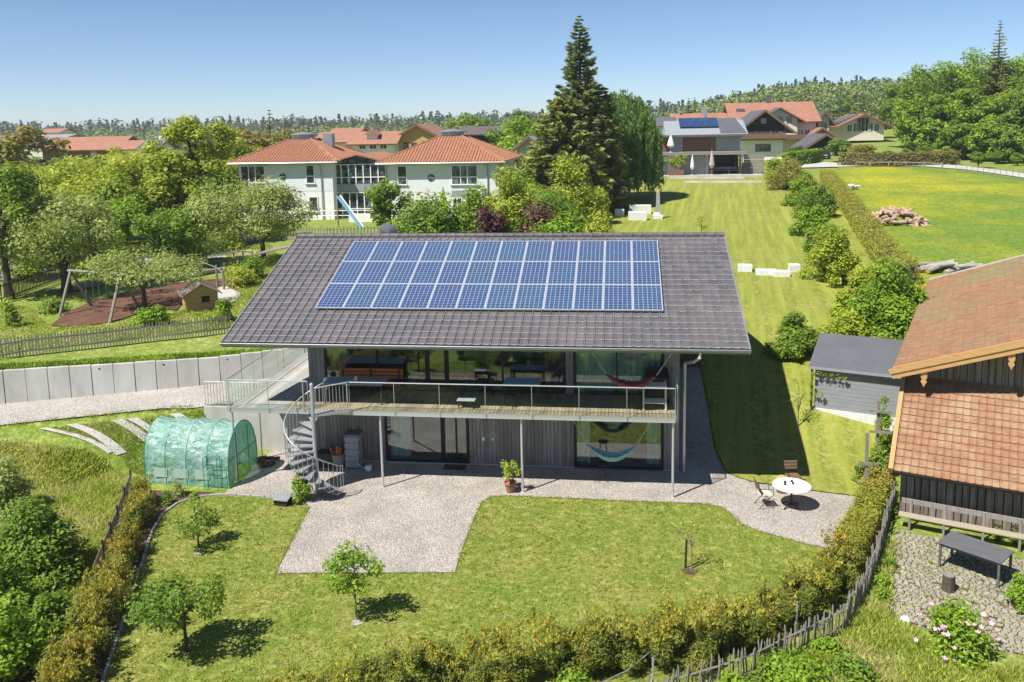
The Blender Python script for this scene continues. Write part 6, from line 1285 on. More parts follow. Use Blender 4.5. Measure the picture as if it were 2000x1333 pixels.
# ================================================================ buildings behind
def house_b(name, label, px0, px1, py_b, py_e, Y, depth, roof, rise, wallm, roofm, wins=(), ov=.5, rz=0, cat='house', th=.22, group=None, z0=None, yd=None, extra=0):
    a = PY(px0, py_b, Y); b = PY(px1, py_b, Y); wd = float(b[0]-a[0]); zb_ = a[2] if z0 is None else z0; ze_ = float(PY((px0+px1)/2, py_e, Y)[2]); hh = ze_-zb_
    t = thing(name, (a[0],Y,zb_), label, cat, group, rz); D = depth
    mb = MB(); mb.box(0,0,-1.5,wd,.3,hh); mb.box(0,.3,-1.5,.3,D,hh); mb.box(wd-.3,.3,-1.5,wd,D,hh); mb.box(.3,D-.3,-1.5,wd-.3,D,hh)
    if roof == 'gy': mb.add([(0,0,hh),(wd,0,hh),(wd/2,0,hh+rise),(0,.3,hh),(wd,.3,hh),(wd/2,.3,hh+rise)],[(0,1,2),(5,4,3),(0,2,5,3),(1,4,5,2)]); mb.add([(0,D-.3,hh),(wd,D-.3,hh),(wd/2,D-.3,hh+rise),(0,D,hh),(wd,D,hh),(wd/2,D,hh+rise)],[(0,1,2),(5,4,3)])
    if roof == 'gx': 
        for x in (0, wd-.3): mb.add([(x,0,hh),(x+.3,0,hh),(x+.3,D,hh),(x,D,hh),(x,D/2,hh+rise),(x+.3,D/2,hh+rise)],[(0,4,3),(1,2,5),(0,1,5,4),(2,3,4,5)])
    w_ = child('wall', mb.mesh('wall', MAT[wallm]), t)
    rb = []
    if roof == 'gx':
        s_ = rise/(D/2)
        for sg in (1,-1):
            y0 = -ov if sg == 1 else D+ov; mb = MB(); z_ = hh-ov*s_+.03; mb.slab([(-ov,y0,z_),(wd+ov,y0,z_),(wd+ov,D/2,hh+rise+.03),(-ov,D/2,hh+rise+.03)],(0,-sg*s_,1),th); rb.append(child('roof', mb.mesh('roof', MAT[roofm]), t))
    elif roof == 'gy':
        s_ = rise/(wd/2)
        for sg in (1,-1):
            x0 = -ov if sg == 1 else wd+ov; mb = MB(); z_ = hh-ov*s_+.03; mb.slab([(x0,-ov,z_),(wd/2,-ov,hh+rise+.03),(wd/2,D+ov,hh+rise+.03),(x0,D+ov,z_)],(-sg*s_,0,1),th); rb.append(child('roof', mb.mesh('roof', MAT[roofm]), t))
            mb = MB(); mb.beam((x0,-ov-.03,z_+.0),(wd/2,-ov-.03,hh+rise+.05),.07,.3); child('bargeboard', mb.mesh('bargeboard', MAT['brown_wood']), t)
    elif roof == 'hip':
        tx, ty = extra or (wd*.28, D*.28); z_ = hh; A = [(-ov,-ov,z_),(wd+ov,-ov,z_),(wd+ov,D+ov,z_),(-ov,D+ov,z_)]; cx, cy = wd/2, D/2; B = [(cx-tx/2,cy-ty/2,z_+rise),(cx+tx/2,cy-ty/2,z_+rise),(cx+tx/2,cy+ty/2,z_+rise),(cx-tx/2,cy+ty/2,z_+rise)]
        for i in range(4):
            j = (i+1)%4; mb = MB(); mb.add([A[i],A[j],B[j],B[i]]+[(x,y,z-th) for x,y,z in (A[i],A[j],B[j],B[i])],[(0,1,2,3),(7,6,5,4),(0,4,5,1)]); rb.append(child('roof', mb.mesh('roof', MAT[roofm]), t))
            mb = MB(); mb.tube([Vector(A[i])+Vector((0,0,.02)), Vector(B[i])+Vector((0,0,.05))],.10,5); child('hip_tiles', mb.mesh('hip_tiles', MAT['terracotta']), t)
        mb = MB(); mb.tube([(x,y,z-.12) for x,y,z in A+[A[0]]],.09,6); child('gutter', mb.mesh('gutter', MAT['zinc']), t)
    elif roof == 'flat':
        mb = MB(); mb.box(-ov,-ov,hh,wd+ov,D+ov,hh+th); rb.append(child('roof', mb.mesh('roof', MAT[roofm]), t))
    for wn in wins:
        fx, zc, ww, wh = wn[:4]; fr = wn[4] if len(wn) > 4 else 'white_paint'; nd = wn[5] if len(wn) > 5 else 1; cx = fx*wd; mb = MB()
        x0, x1, za, zc_ = cx-ww/2, cx+ww/2, zc-wh/2, zc+wh/2; f_ = .07
        mb.box(x0,-.06,za,x1,.0,za+f_); mb.box(x0,-.06,zc_-f_,x1,.0,zc_); mb.box(x0,-.06,za+f_,x0+f_,.0,zc_-f_); mb.box(x1-f_,-.06,za+f_,x1,.0,zc_-f_)
        for k in range(1,nd+1): xx = x0+(x1-x0)*k/(nd+1); mb.box(xx-.035,-.06,za+f_,xx+.035,.0,zc_-f_)
        wo = child('window', mb.mesh('window', MAT[fr]), t); mb = MB(); mb.box(x0+f_,-.025,za+f_,x1-f_,-.005,zc_-f_); child('pane', mb.mesh('pane', MAT['far_glass']), wo)
    t['w'] = wd; t['h'] = hh; return t, wd, hh, w_, rb
def bx_(t, name, m_, *a, par=None): mb = MB(); mb.box(*a); return child(name, mb.mesh(name, MAT[m_]), par or t)
def clean(t):
    for k in ('w','h'): del t[k]
def tile_rows(rb, A, B, C, D_, rows, colsn, m_='terracotta'):
    """raised courses on a roof face, joined"""
    A, B, C, D_ = map(Vector, (A,B,C,D_)); n = (B-A).cross(D_-A).normalized(); mb = MB()
    for c in range(colsn):
        f0, f1 = (c+.06)/colsn, (c+.6)/colsn
        for r in range(rows):
            g0, g1 = r/rows, (r+1.05)/rows; g1 = min(1, g1)
            def q(f, g):
                l_ = A.lerp(D_, g); r_ = B.lerp(C, g); tot = (B-A).length; x = f*tot; wl = (l_-A).dot((B-A).normalized()); wr = (r_-A).dot((B-A).normalized())
                if x < wl or x > wr: return None
                return l_+(B-A).normalized()*(x-wl)
            p0, p1, p2, p3 = q(f0,g0), q(f1,g0), q(f1,g1), q(f0,g1)
            if None in (p0,p1,p2,p3): continue
            mb.add([p0+n*.0, (p0+p1)/2+n*.10, p1, p3+n*.0, (p3+p2)/2+n*.05, p2],[(0,1,4,3),(1,2,5,4),(0,2,1)])
    return mb
# ---- kindergarten: two white hipped blocks and a glazed link
KY = 57.0
for (px0, px1, lb, ew, seed) in ((472,654,'left white kindergarten block with orange hipped roof and round window','A',1),(756,976,'right white kindergarten block with orange hipped roof and round window','B',2)):
    a = PY(px0, 432, KY); b = PY(px1, 432, KY); wd = b[0]-a[0]; m_ = wd
    t, wd, hh, w_, rb = house_b('kindergarten_block', lb, px0, px1, 432, 316, KY, 11.5 if ew == 'A' else 12.5, 'hip', 2.2 if ew == 'A' else 2.45, 'white_wall', 'terracotta', (), ov=.75, cat='house', z0=Hs(a[0],KY), extra=(2.4,2.4))
    D = 11.5 if ew == 'A' else 12.5; rise = 2.2 if ew == 'A' else 2.45; ov = .75; cx, cy = wd/2, D/2
    mb = tile_rows(None, (-ov,-ov,hh+.01),(wd+ov,-ov,hh+.01),(cx+1.2,cy-1.2,hh+rise+.01),(cx-1.2,cy-1.2,hh+rise+.01),18,int(wd/.28)); o = child('roof_tiles', mb.mesh('roof_tiles', MAT['terracotta']), t); o['kind'] = 'stuff'
    mb = tile_rows(None, (wd+ov,-ov,hh+.01),(wd+ov,D+ov,hh+.01),(cx+1.2,cy+1.2,hh+rise+.01),(cx+1.2,cy-1.2,hh+rise+.01),18,int(D/.28)); o = child('roof_tiles', mb.mesh('roof_tiles', MAT['terracotta']), t); o['kind'] = 'stuff'
    mb = MB(); mb.lathe((cx,cy,hh+rise-.25),[(1.2,0),(1.2,.65),(1.55,.7),(1.55,.78),(.5,.98),(.2,1.02)],8); child('roof_lantern', mb.mesh('roof_lantern', MAT['zinc']), t)
    # upper storey band is very slightly blue-grey render
    bx_(t,'upper_render','blue_white_wall',.01,-.02,hh-3.05,wd-.01,-.002,hh-.02)
    def win(x0, x1, z0, z1, divs, par=t, low=True):
        mb = MB(); f_ = .09; mb.box(x0,-.07,z0,x1,-.021,z0+f_); mb.box(x0,-.07,z1-f_,x1,-.021,z1)
        e = [x0+f_/2]+divs+[x1-f_/2]
        for q in e: mb.box(q-f_/2,-.07,z0+f_,q+f_/2,-.021,z1-f_)
        if low: mb.box(x0+f_,-.069,z0+.72,x1-f_,-.021,z0+.84)
        o = child('window', mb.mesh('window', MAT['white_paint']), par)
        for i in range(len(e)-1):
            mb = MB(); mb.box(e[i]+f_/2,-.04,z0+f_,e[i+1]-f_/2,-.022,z1-f_); child('pane', mb.mesh('pane', MAT['far_glass']), o)
        mb = MB(); mb.box(x0-.1,-.16,z0-.07,x1+.1,-.021,z0-.002); child('sill', mb.mesh('sill', MAT['zinc']), o)
    def rnd(x, z, r):
        mb = MB(); n = 20; mb.add([(x+r*math.cos(2*math.pi*k/n),-.05,z+r*math.sin(2*math.pi*k/n)) for k in range(n)],[tuple(reversed(range(n)))]); o = child('round_window', mb.mesh('round_window', MAT['far_glass']), t)
        mb = MB(); mb.box(x-r*.8,-.07,z-.06,x+r*.8,-.052,z+.06); child('window_bar', mb.mesh('window_bar', MAT['white_paint']), o)
    s_ = wd/(px1-px0)
    def X(px): return (px-px0)*s_
    if ew == 'A':
        win(X(476),X(524),hh-2.9,hh-.35,[X(492),X(505)]); rnd(X(558),hh-1.55,.36); win(X(603),X(620),hh-2.3,hh-.35,[]); win(X(606),X(624),.9,hh-3.6,[],low=False)
    else:
        win(X(780),X(799),hh-2.3,hh-.35,[]); rnd(X(846),hh-1.6,.38); win(X(885),X(936),hh-2.35,hh-.35,[X(903),X(916)]); win(X(886),X(905),.4,hh-3.6,[X(895)],low=False); win(X(912),X(934),.4,hh-3.6,[X(923)],low=False)
        bx_(t,'panel','light_roof',X(885),-.06,hh-3.6,X(936),-.021,hh-2.9)
    for q in ((633,) if ew == 'A' else (759,955)):
        mb = MB(); mb.tube([(X(q)-.5,-.7,hh-.1),(X(q),-.12,hh-.5),(X(q),-.12,0)],.06,6); child('downpipe', mb.mesh('downpipe', MAT['zinc']), t)
    if ew == 'A':
        bx_(t,'chimney','zinc',cx+2.3,cy-.5,hh+.6,cx+3.3,cy+.5,hh+rise+.55)
    clean(t)
# glazed link
a = PY(656,432,KY+1.2); b = PY(756,432,KY+1.2); gz = Hs(a[0],KY); lk = thing('glazed_link', (a[0],KY+1.2,gz), 'glazed two-storey link building between the two white kindergarten blocks', 'building'); wd = b[0]-a[0]; hh = 6.0
bx_(lk,'wall','white_wall',0,.3,-1,wd,9,hh); bx_(lk,'parapet','light_roof',0,-.05,2.75,wd,.3,3.55); bx_(lk,'parapet','light_roof',0,-.05,-.8,wd,.3,.35)
n = 7
for k in range(n):
    for z0_, z1_ in ((.35,2.7),(3.6,5.6)):
        x0, x1 = wd*k/n, wd*(k+1)/n; mb = MB(); mb.box(x0,-.08,z0_,x0+.09,.25,z1_); mb.box(x0+.09,-.08,z0_+.6,x1,.0,z0_+.68); mb.box(x0+.09,-.08,z1_-.08,x1,.0,z1_); o = child('window', mb.mesh('window', MAT['white_paint']), lk)
        mb = MB(); mb.box(x0+.09,.05,z0_,x1,.08,z1_); child('pane', mb.mesh('pane', MAT['far_glass']), o)
mb = MB(); mb.slab([(-.2,-.6,5.75),(wd*.5,-.6,6.5),(wd*.5,9,6.5),(-.2,9,5.75)],(0,0,1),.15); child('roof', mb.mesh('roof', MAT['terracotta']), lk)
mb = MB(); mb.slab([(wd+.2,-.6,5.75),(wd*.5,-.6,6.5),(wd*.5,9,6.5),(wd+.2,9,5.75)],(0,0,1),.15); child('roof', mb.mesh('roof', MAT['terracotta']), lk)
mb = MB(); mb.add([(0,-.1,5.6),(wd,-.1,5.6),(wd*.5,-.1,6.45)],[(0,1,2)]); child('gable_glass', mb.mesh('gable_glass', MAT['far_glass']), lk)
rl = thing('balcony_railing', (a[0],KY-.8,gz), 'thin metal terrace railing in front of the glazed link', 'railing')
for z in (.5,1.0): mb = MB(); mb.tube([(-2.5,0,z),(wd+2.5,0,z)],.016,5); child('rail', mb.mesh('rail', MAT['galv']), rl)
mb = MB(); mb.tube([(0,0,-.1),(0,0,1.0)],.03,5); pm_ = mb.mesh('post', MAT['galv'])
for k in range(9): child('post', pm_, rl, Matrix.Translation((-2.5+k*(wd+5)/8,0,0)))
tr_ = thing('terrace', (a[0],KY-3,gz), 'wooden terrace platform in front of the glazed link with a white box', 'terrace'); mb = MB(); mb.box(-3,-.5,-.9,wd+3,2.4,-.05); child('platform', mb.mesh('platform', MAT['fence_wood']), tr_)
bx_(tr_,'storage_box','white_wall',wd*.5,.2,-.05,wd*.5+2.8,1.4,.75)
picket_run(G((560,468),(640,470),(700,468),(770,466),(800,470)),'wooden_fence','grey picket fence below the glazed link terrace','fence_wood',.28,1.1,.12,seed=12)
s_a, s_b = PY(660,384,KY-7), PY(718,462,KY-8); sl = thing('water_slide', s_b, 'long pale blue slide slanting down from a tall pole in front of the glazed link', 'slide')
mb = MB(); mb.beam(s_a, s_b, .35, .10); mb.build('chute', MAT['blue_plastic'], sl); mb = MB(); mb.beam(np.array(s_a)+[.2,0,.12], np.array(s_b)+[.2,0,.12], .05, .12); mb.build('side_rail', MAT['white_paint'], sl)
q = np.array(s_a); mb = MB(); mb.tube([(q[0]-.1,q[1],Hs(q[0],q[1])),(q[0]-.1,q[1],q[2]+.1)],.08,7); mb.build('pole', MAT['fence_wood'], sl)
def parasol(p, h_, r_, label, m_, name='closed_parasol'):
    t = thing(name, p, label, 'parasol'); mb = MB(); mb.tube([(0,0,0),(0,0,h_)],.03,6); child('pole', mb.mesh('pole', MAT['zinc']), t)
    mb = MB(); mb.lathe((0,0,h_*.28),[(r_*.55,0),(r_,h_*.12),(r_*.7,h_*.4),(r_*.25,h_*.65),(.03,h_*.74)],9); child('canopy', mb.mesh('canopy', MAT[m_]), t); mb = MB(); mb.lathe((0,0,0),[(.3,0),(.28,.06)],10); child('foot', mb.mesh('foot', MAT['concrete']), t)
mat('parasol_green', (.20,.36,.06), None, rough=.9); mat('parasol_white', (.72,.70,.68), None, rough=.9); mat('parasol_taupe', (.40,.34,.33), None, rough=.9)
pz_ = PY(866,400,KY-3); parasol((pz_[0],KY-3,pz_[2]-1.2), PY(866,366,KY-3)[2]-pz_[2]+1.2, .38, 'closed green parasol in front of the right kindergarten block', 'parasol_green')
# ---- modern house
MY = 92.0
Z = lambda px, py, Y=MY: float(PY(px, py, Y)[2])
Xw = lambda px, py, Y=MY: float(PY(px, py, Y)[0])
mh_ = thing('modern_house', (Xw(1262,340),MY,Z(1280,342)), 'modern flat-roofed house with wood panels, grey shutters and roof collectors', 'house')
z0 = Z(1280,342); zt = Z(1350,303); zu = Z(1350,268)
def wb(name, m_, x0, y0, za, x1, y1, zb2, par=None): mb = MB(); mb.box(x0,y0,za,x1,y1,zb2); return mb.build(name, MAT[m_], par or mh_)
X0, X1 = Xw(1240,330), Xw(1450,330)
wb('lower_wall','white_wall',X0,MY+.3,z0-1,Xw(1388,330),MY+9,zt-.01); wb('back_wall','brown_wood',Xw(1388,330),MY+4,z0-1,X1,MY+9,zt-.01)
wb('side_wall','brown_wood',Xw(1384,330),MY+.1,z0,Xw(1392,330),MY+4,zt-.01)
for a_, b_ in ((1262,1284),(1286,1304),(1330,1352),(1354,1380)): wb('shutter','light_roof',Xw(a_,330),MY+.15,z0+.05,Xw(b_,330),MY+.29,zt-.1)
wb('window','dark_frame',Xw(1398,330),MY+3.9,z0+.1,Xw(1442,330),MY+3.99,zt-.2)
for a_ in (1447,): wb('column','fence_wood',Xw(a_-3,330),MY+.1,z0,Xw(a_+1,330),MY+.4,zt-.01)
wb('terrace_roof','fence_wood',Xw(1236,302),MY-1.2,zt,Xw(1456,302),MY+9,Z(1350,297))
zl = Z(1350,297)
wb('upper_wall','white_wall',Xw(1262,290),MY+1.3,zl,Xw(1448,290),MY+9,zu)
for a_, b_, m_ in ((1281,1291,'far_glass'),(1266,1279,'far_glass'),(1293,1309,'brown_wood'),(1311,1352-20,'light_roof'),(1352-18,1352+48,'brown_wood'),(1402,1413,'light_roof'),(1415,1447,'light_roof')): wb('facade_panel' if m_ != 'light_roof' else 'roller_shutter',m_,Xw(a_,290),MY+1.15,zl+.05,Xw(b_,290),MY+1.29,zu-.05)
wb('eaves_board','slate',Xw(1290,268),MY+.0,zu,Xw(1462,268),MY+1.2,zu+.28)
mb = MB(); zr = Z(1350,236,MY+6); mb.add([(Xw(1300,266),MY+.1,zu+.29),(Xw(1462,266),MY+.1,zu+.29),(Xw(1462,266),MY+6,zr),(Xw(1300,266),MY+6,zr),(Xw(1462,266),MY+10,zu),(Xw(1300,266),MY+10,zu)],[(0,1,2,3),(3,2,4,5),(1,4,2),(0,3,5)]); mb.build('roof', MAT['light_roof'], mh_)
# dark right-hand roof part and collectors: sheets above the roof plane
def onroof(px, f, up_): x = Xw(px,266); return (x, MY+.1+5.9*f, zu+.29+(zr-zu-.29)*f+up_)
mb = MB(); mb.add([onroof(1408,.05,.05),onroof(1460,.05,.05),onroof(1446,1.05,.2),onroof(1408,1.05,.2)],[(0,1,2,3)]); mb.build('dark_roof_field', MAT['slate'], mh_)
for k in range(5):
    a_ = 1330+k*15.5; mb = MB(); mb.slab([onroof(a_,.42,.22),onroof(a_+15,.42,.22),onroof(a_+15,.95,.42),onroof(a_,.95,.42)],(0,-.4,1),.06); mb.build('solar_collector', MAT['collector_blue'], mh_)
bx3 = wb('chimney','zinc',Xw(1384,240),MY+6.5,zr-.5,Xw(1390,240),MY+7.2,zr+1.6)
wb('terrace_slab','road_pale',Xw(1255,345),MY-2.6,z0-.4,Xw(1485,345),MY+.05,z0-.02)
for k, (a_, b_, py) in enumerate(((1308,1452,350),(1336,1488,358))):
    p, q = P(a_,py), P(b_,py); mb = MB(); mb.beam((p[0],p[1],p[2]+.12),(q[0],q[1],q[2]+.12),.6,.3); mb.top('garden_step', MAT['concrete'], p, ['upper long concrete garden step below the modern house terrace','lower long concrete garden step on the rear lawn'][k], 'step')
wb2 = thing('board_wall', (Xw(1452,330),MY,z0), 'grey board privacy wall right of the modern house', 'wall')
for k in range(8): mb = MB(); zz = Z(1470,330,MY-.2); mb.box(Xw(1452,330),MY-.2,z0-.2+k*.36,Xw(1492,330),MY-.1,z0+.12+k*.36); mb.build('board', MAT['fence_wood'], wb2)
for px, h_, m_, lb, dy, r_ in ((1352,2.7,'parasol_white','closed white parasol left on the modern house terrace',-1.6,.28),(1390,3.3,'parasol_taupe','closed taupe parasol in front of the covered terrace',-1.6,.38)): parasol((Xw(px,342,MY+dy),MY+dy,z0), h_, r_, lb, m_)
px_ = Xw(1310,293,MY-.6); parasol((px_,MY-.6,zl), 2.3, .5, 'closed white parasol standing on the upper terrace of the modern house', 'parasol_white')
pq = thing('planter_tree', (Xw(1319,342),MY-1.3,z0), 'small maple in a wooden planter on the modern house terrace', 'potted tree'); mb = MB(); mb.box(-1.0,-.4,0,1.0,.4,.75); child('planter', mb.mesh('planter', MAT['brown_wood']), pq)
rs_ = np.random.RandomState(4); cl_ = [(rs_.normal()*.55, rs_.normal()*.4, 1.9+rs_.normal()*.35, .42,.42,.35) for _ in range(14)]; child('crown', crown('crown', cl_, 1300, .2, 'lf_yellow', 4), pq); mb = MB(); [mb.tube([(0,0,.6),(c[0]*.5,c[1]*.5,1.4),c[:3]],.03,4) for c in cl_[:7]]; child('trunk', mb.mesh('trunk', MAT['bark']), pq)
bench('lounge_bench', (Xw(1425,340),MY+1.0,z0), 4.6, 'long grey lounge bench under the covered terrace of the modern house', 'light_roof', 'zinc', back=True, d=.8)
bk = MB(); bk.box(-.5,-.4,0,.5,.4,1.5); bk = bk.mesh('garbage_bin', MAT['black_metal']); tag(inst('covered_barbecue', bk, None, TR((Xw(1456,335),MY-.3,z0))), 'black covered barbecue at the right corner of the modern house', 'grill')
# ---- black and white chalet
def W_(f, z, w, h, *r): return (f, z, w, h)+r
t, wd, hh, w_, rb = house_b('chalet_house','white chalet with black timber gable and wooden balcony behind the modern house',1452,1528,300,246,125,12,'gy',2.5,'white_wall','slate',[W_(.18,3.9,1.1,1.5),W_(.42,3.9,1.0,1.5),W_(.58,3.9,1.0,1.5),W_(.8,3.9,1.2,1.5),W_(.5,.9,2.6,1.3,'brown_wood',2)],ov=1.9,cat='house')
mb = MB(); mb.add([(-.2,-.08,hh-1.0),(wd+.2,-.08,hh-1.0),(wd+.2,-.08,hh-.1),(wd/2,-.08,hh+2.5),(-.2,-.08,hh-.1)],[(0,1,2,3,4)]); child('gable_cladding', mb.mesh('gable_cladding', MAT['black_wood']), t)
bx_(t,'attic_window','light_roof',wd*.5-.45,-.16,hh+.35,wd*.5+.45,-.09,hh+1.3); bx_(t,'balcony','brown_wood',-2.2,-1.4,2.2,wd+.3,-.02,2.45); bx_(t,'balcony_parapet','brown_wood',-2.2,-1.5,2.45,wd+.3,-1.38,3.35); clean(t)
# ---- large orange-roofed farmhouse
t, wd, hh, w_, rb = house_b('farmhouse','large farmhouse with wide orange roof and cross gable behind the chalet',1432,1592,300,237,146,15,'gx',3.6,'cream_wall','terracotta_far',[W_(.82,1.2,1.2,1.4),W_(.9,1.2,1.2,1.4),W_(.82,3.8,1.0,1.4),W_(.9,3.8,1.0,1.4)],ov=.9)
mb = MB(); q0, q1 = wd*.33, wd*.76; qm = (q0+q1)/2; mb.add([(q0,-1.2,0),(q1,-1.2,0),(q1,-1.2,hh+.3),(qm,-1.2,hh+2.3),(q0,-1.2,hh+.3),(q0,4,0),(q1,4,0),(q1,4,hh+.3),(qm,4,hh+2.3),(q0,4,hh+.3)],[(0,1,2,3,4),(1,6,7,2),(0,4,9,5)]); child('cross_gable', mb.mesh('cross_gable', MAT['cream_wall']), t)
for sg in (-1,1): mb = MB(); xo = qm+sg*((q1-q0)/2+1.6); mb.slab([(xo,-2.4,hh-.5),(qm,-2.4,hh+2.4),(qm,7,hh+2.4),(xo,7,hh-.5)],(sg*.4,0,1),.22); child('cross_roof', mb.mesh('cross_roof', MAT['terracotta_far' if sg > 0 else 'brown_roof']), t)
for x in (.44,.55,.66): bx_(t,'window','far_glass',wd*x-.5,-1.28,hh-.4,wd*x+.5,-1.21,hh+.9)
bx_(t,'balcony','brown_wood',q0+2,-2.6,2.6,wd*.98,-1.3,3.5); bx_(t,'skylight','slate',wd*.06,3.4,hh+1.7,wd*.16,5,hh+2.6); bx_(t,'chimney','brown_roof',wd*.47,7,hh+3,wd*.52,8,hh+4.9); clean(t)
t, wd, hh, w_, rb = house_b('garage','dark wooden garage with grey gabled roof beside the parked car',1580,1640,306,283,129,9,'gy',1.7,'black_wood','slate',[],ov=1.4,cat='garage'); bx_(t,'door','white_paint',wd*.62,-.08,0,wd*.62+1.0,-.01,2.1); clean(t)
t, wd, hh, w_, rb = house_b('wood_shed','brown wooden house with orange gabled roof above the garage',1586,1622,285,263,142,6,'gy',1.1,'yellow_wood','terracotta_far',[],ov=.8,cat='shed'); clean(t)
t, wd, hh, w_, rb = house_b('country_house','wooden house with tall gable window and solar roof before the wooded hill',1644,1726,262,243,165,12,'gy',2.0,'cream_wall','terracotta_far',[W_(.18,1.2,1.0,1.6),W_(.33,1.3,1.0,1.9),W_(.5,1.9,2.6,3.0,'white_paint',2),W_(.68,1.3,1.0,1.9),W_(.83,1.2,1.0,1.6)],ov=1.4); 
mb = MB(); mb.slab([(-.6,1,hh+.15),(wd*.42,1,hh+1.85),(wd*.42,9,hh+1.85),(-.6,9,hh+.15)],(-.35,0,1),.32); child('solar_field', mb.mesh('solar_field', MAT['slate']), t); clean(t)
t, wd, hh, w_, rb = house_b('row_house','long low orange-roofed house far left of the farmhouse',1316,1418,262,238,152,8,'gx',1.5,'white_wall','terracotta_far',[],ov=.6); bx_(t,'chimney','zinc',wd*.55,3,hh,wd*.6,4,hh+3); bx_(t,'chimney','zinc',wd*.1,3,hh,wd*.14,4,hh+3); clean(t)
t, wd, hh, w_, rb = house_b('side_house','house with white balcony at the right end of the farmhouse',1598,1618,275,232,152,9,'gy',1.3,'white_wall','slate',[W_(.5,3,1.4,1.4)],ov=1.2); clean(t)
# parked car
cp_ = P(1613,312); car = thing('parked_car', cp_, 'dark estate car parked in front of the wooden garage', 'car', rz=R_(6)); mat('car_paint', (.03,.035,.045), None, rough=.25, spec=.7)
prof = [(-.9,.35),(-.92,.75),(-.82,1.0),(-.68,1.5),(.68,1.5),(.82,1.0),(.92,.75),(.9,.35)]
mb = MB(); ys_c = [(0,.55,.9),(.15,1,.98),(1.1,1,1),(3.0,1,1),(3.3,.62,1),(4.3,.58,.96),(4.45,.45,.85)]; vs = []
for y, hz_, wx in ys_c:
    for x, z in prof: vs.append((x*wx, y, .35+(z-.35)*(hz_ if z > .8 else min(1,hz_*1.5))))
n = len(prof); mb.add(vs, [(i*n+j,(i+1)*n+j,(i+1)*n+j+1,i*n+j+1) for i in range(len(ys_c)-1) for j in range(n-1)]+[tuple(range(n)), tuple((len(ys_c)-1)*n+j for j in reversed(range(n)))]); child('body', mb.mesh('body', MAT['car_paint']), car)
mb = MB(); mb.add([(-.66,.10,1.0),(.66,.10,1.0),(.56,.16,1.38),(-.56,.16,1.38)],[(0,1,2,3)]); child('rear_window', mb.mesh('rear_window', MAT['far_glass']), car)
mb = MB(); mb.tube([(-.1,0,0),(.1,0,0)],.32,14); wm = mb.mesh('wheel', MAT['black_metal'])
for sx_ in (-.82,.82):
    for y in (.85,3.5): child('wheel', wm, car, Matrix.Translation((sx_,y,.32)))
    mb = MB(); mb.obox((sx_*.85,-.01,.85),.22,.04,.14); child('tail_light', mb.mesh('tail_light', MAT['red_cloth']), car)
mb = MB(); mb.obox((0,-.02,.72),.52,.02,.11); child('number_plate', mb.mesh('number_plate', MAT['white_paint']), car)
# hedges by the road
hedge_line('road_hedge', G((1640,324),(1700,326),(1760,326),(1820,324),(1868,322)), 1.6, 2.0, 'brownish clipped hedge along the far side of the road', 'lf_brownhedge', 9000, .3, 201, .1)
hedge_line('road_hedge', G((1548,324),(1575,322),(1598,318)), 1.6, 2.2, 'short bright green clipped hedge left of the parked car', 'lf_brightbush', 4500, .28, 202, .1)
rf = thing('road_fence', P(1760,330), 'low wooden rail fence along the farm road', 'fence')
q = [P(x, y) for x, y in ((1672,328),(1700,328),(1735,328),(1770,328),(1805,329),(1840,331))]
for a_, b_ in zip(q[:-1], q[1:]): mb = MB(); mb.beam(a_+np.array([0,0,.8]), b_+np.array([0,0,.8]), .08,.14); mb.build('rail', MAT['fence_wood'], rf)
for a_ in q: mb = MB(); mb.tube([a_-np.array([0,0,.2]), a_+np.array([0,0,.95])],.09,6); mb.build('post', MAT['fence_wood'], rf)
picket_run(G((1868,336),(1900,340),(1935,345),(1990,353),(2040,361)),'wire_fence','thin post fence along the road below the big trees at the right','fence_wood',1.2,1.2,.08,seed=13,pn='fence_post')
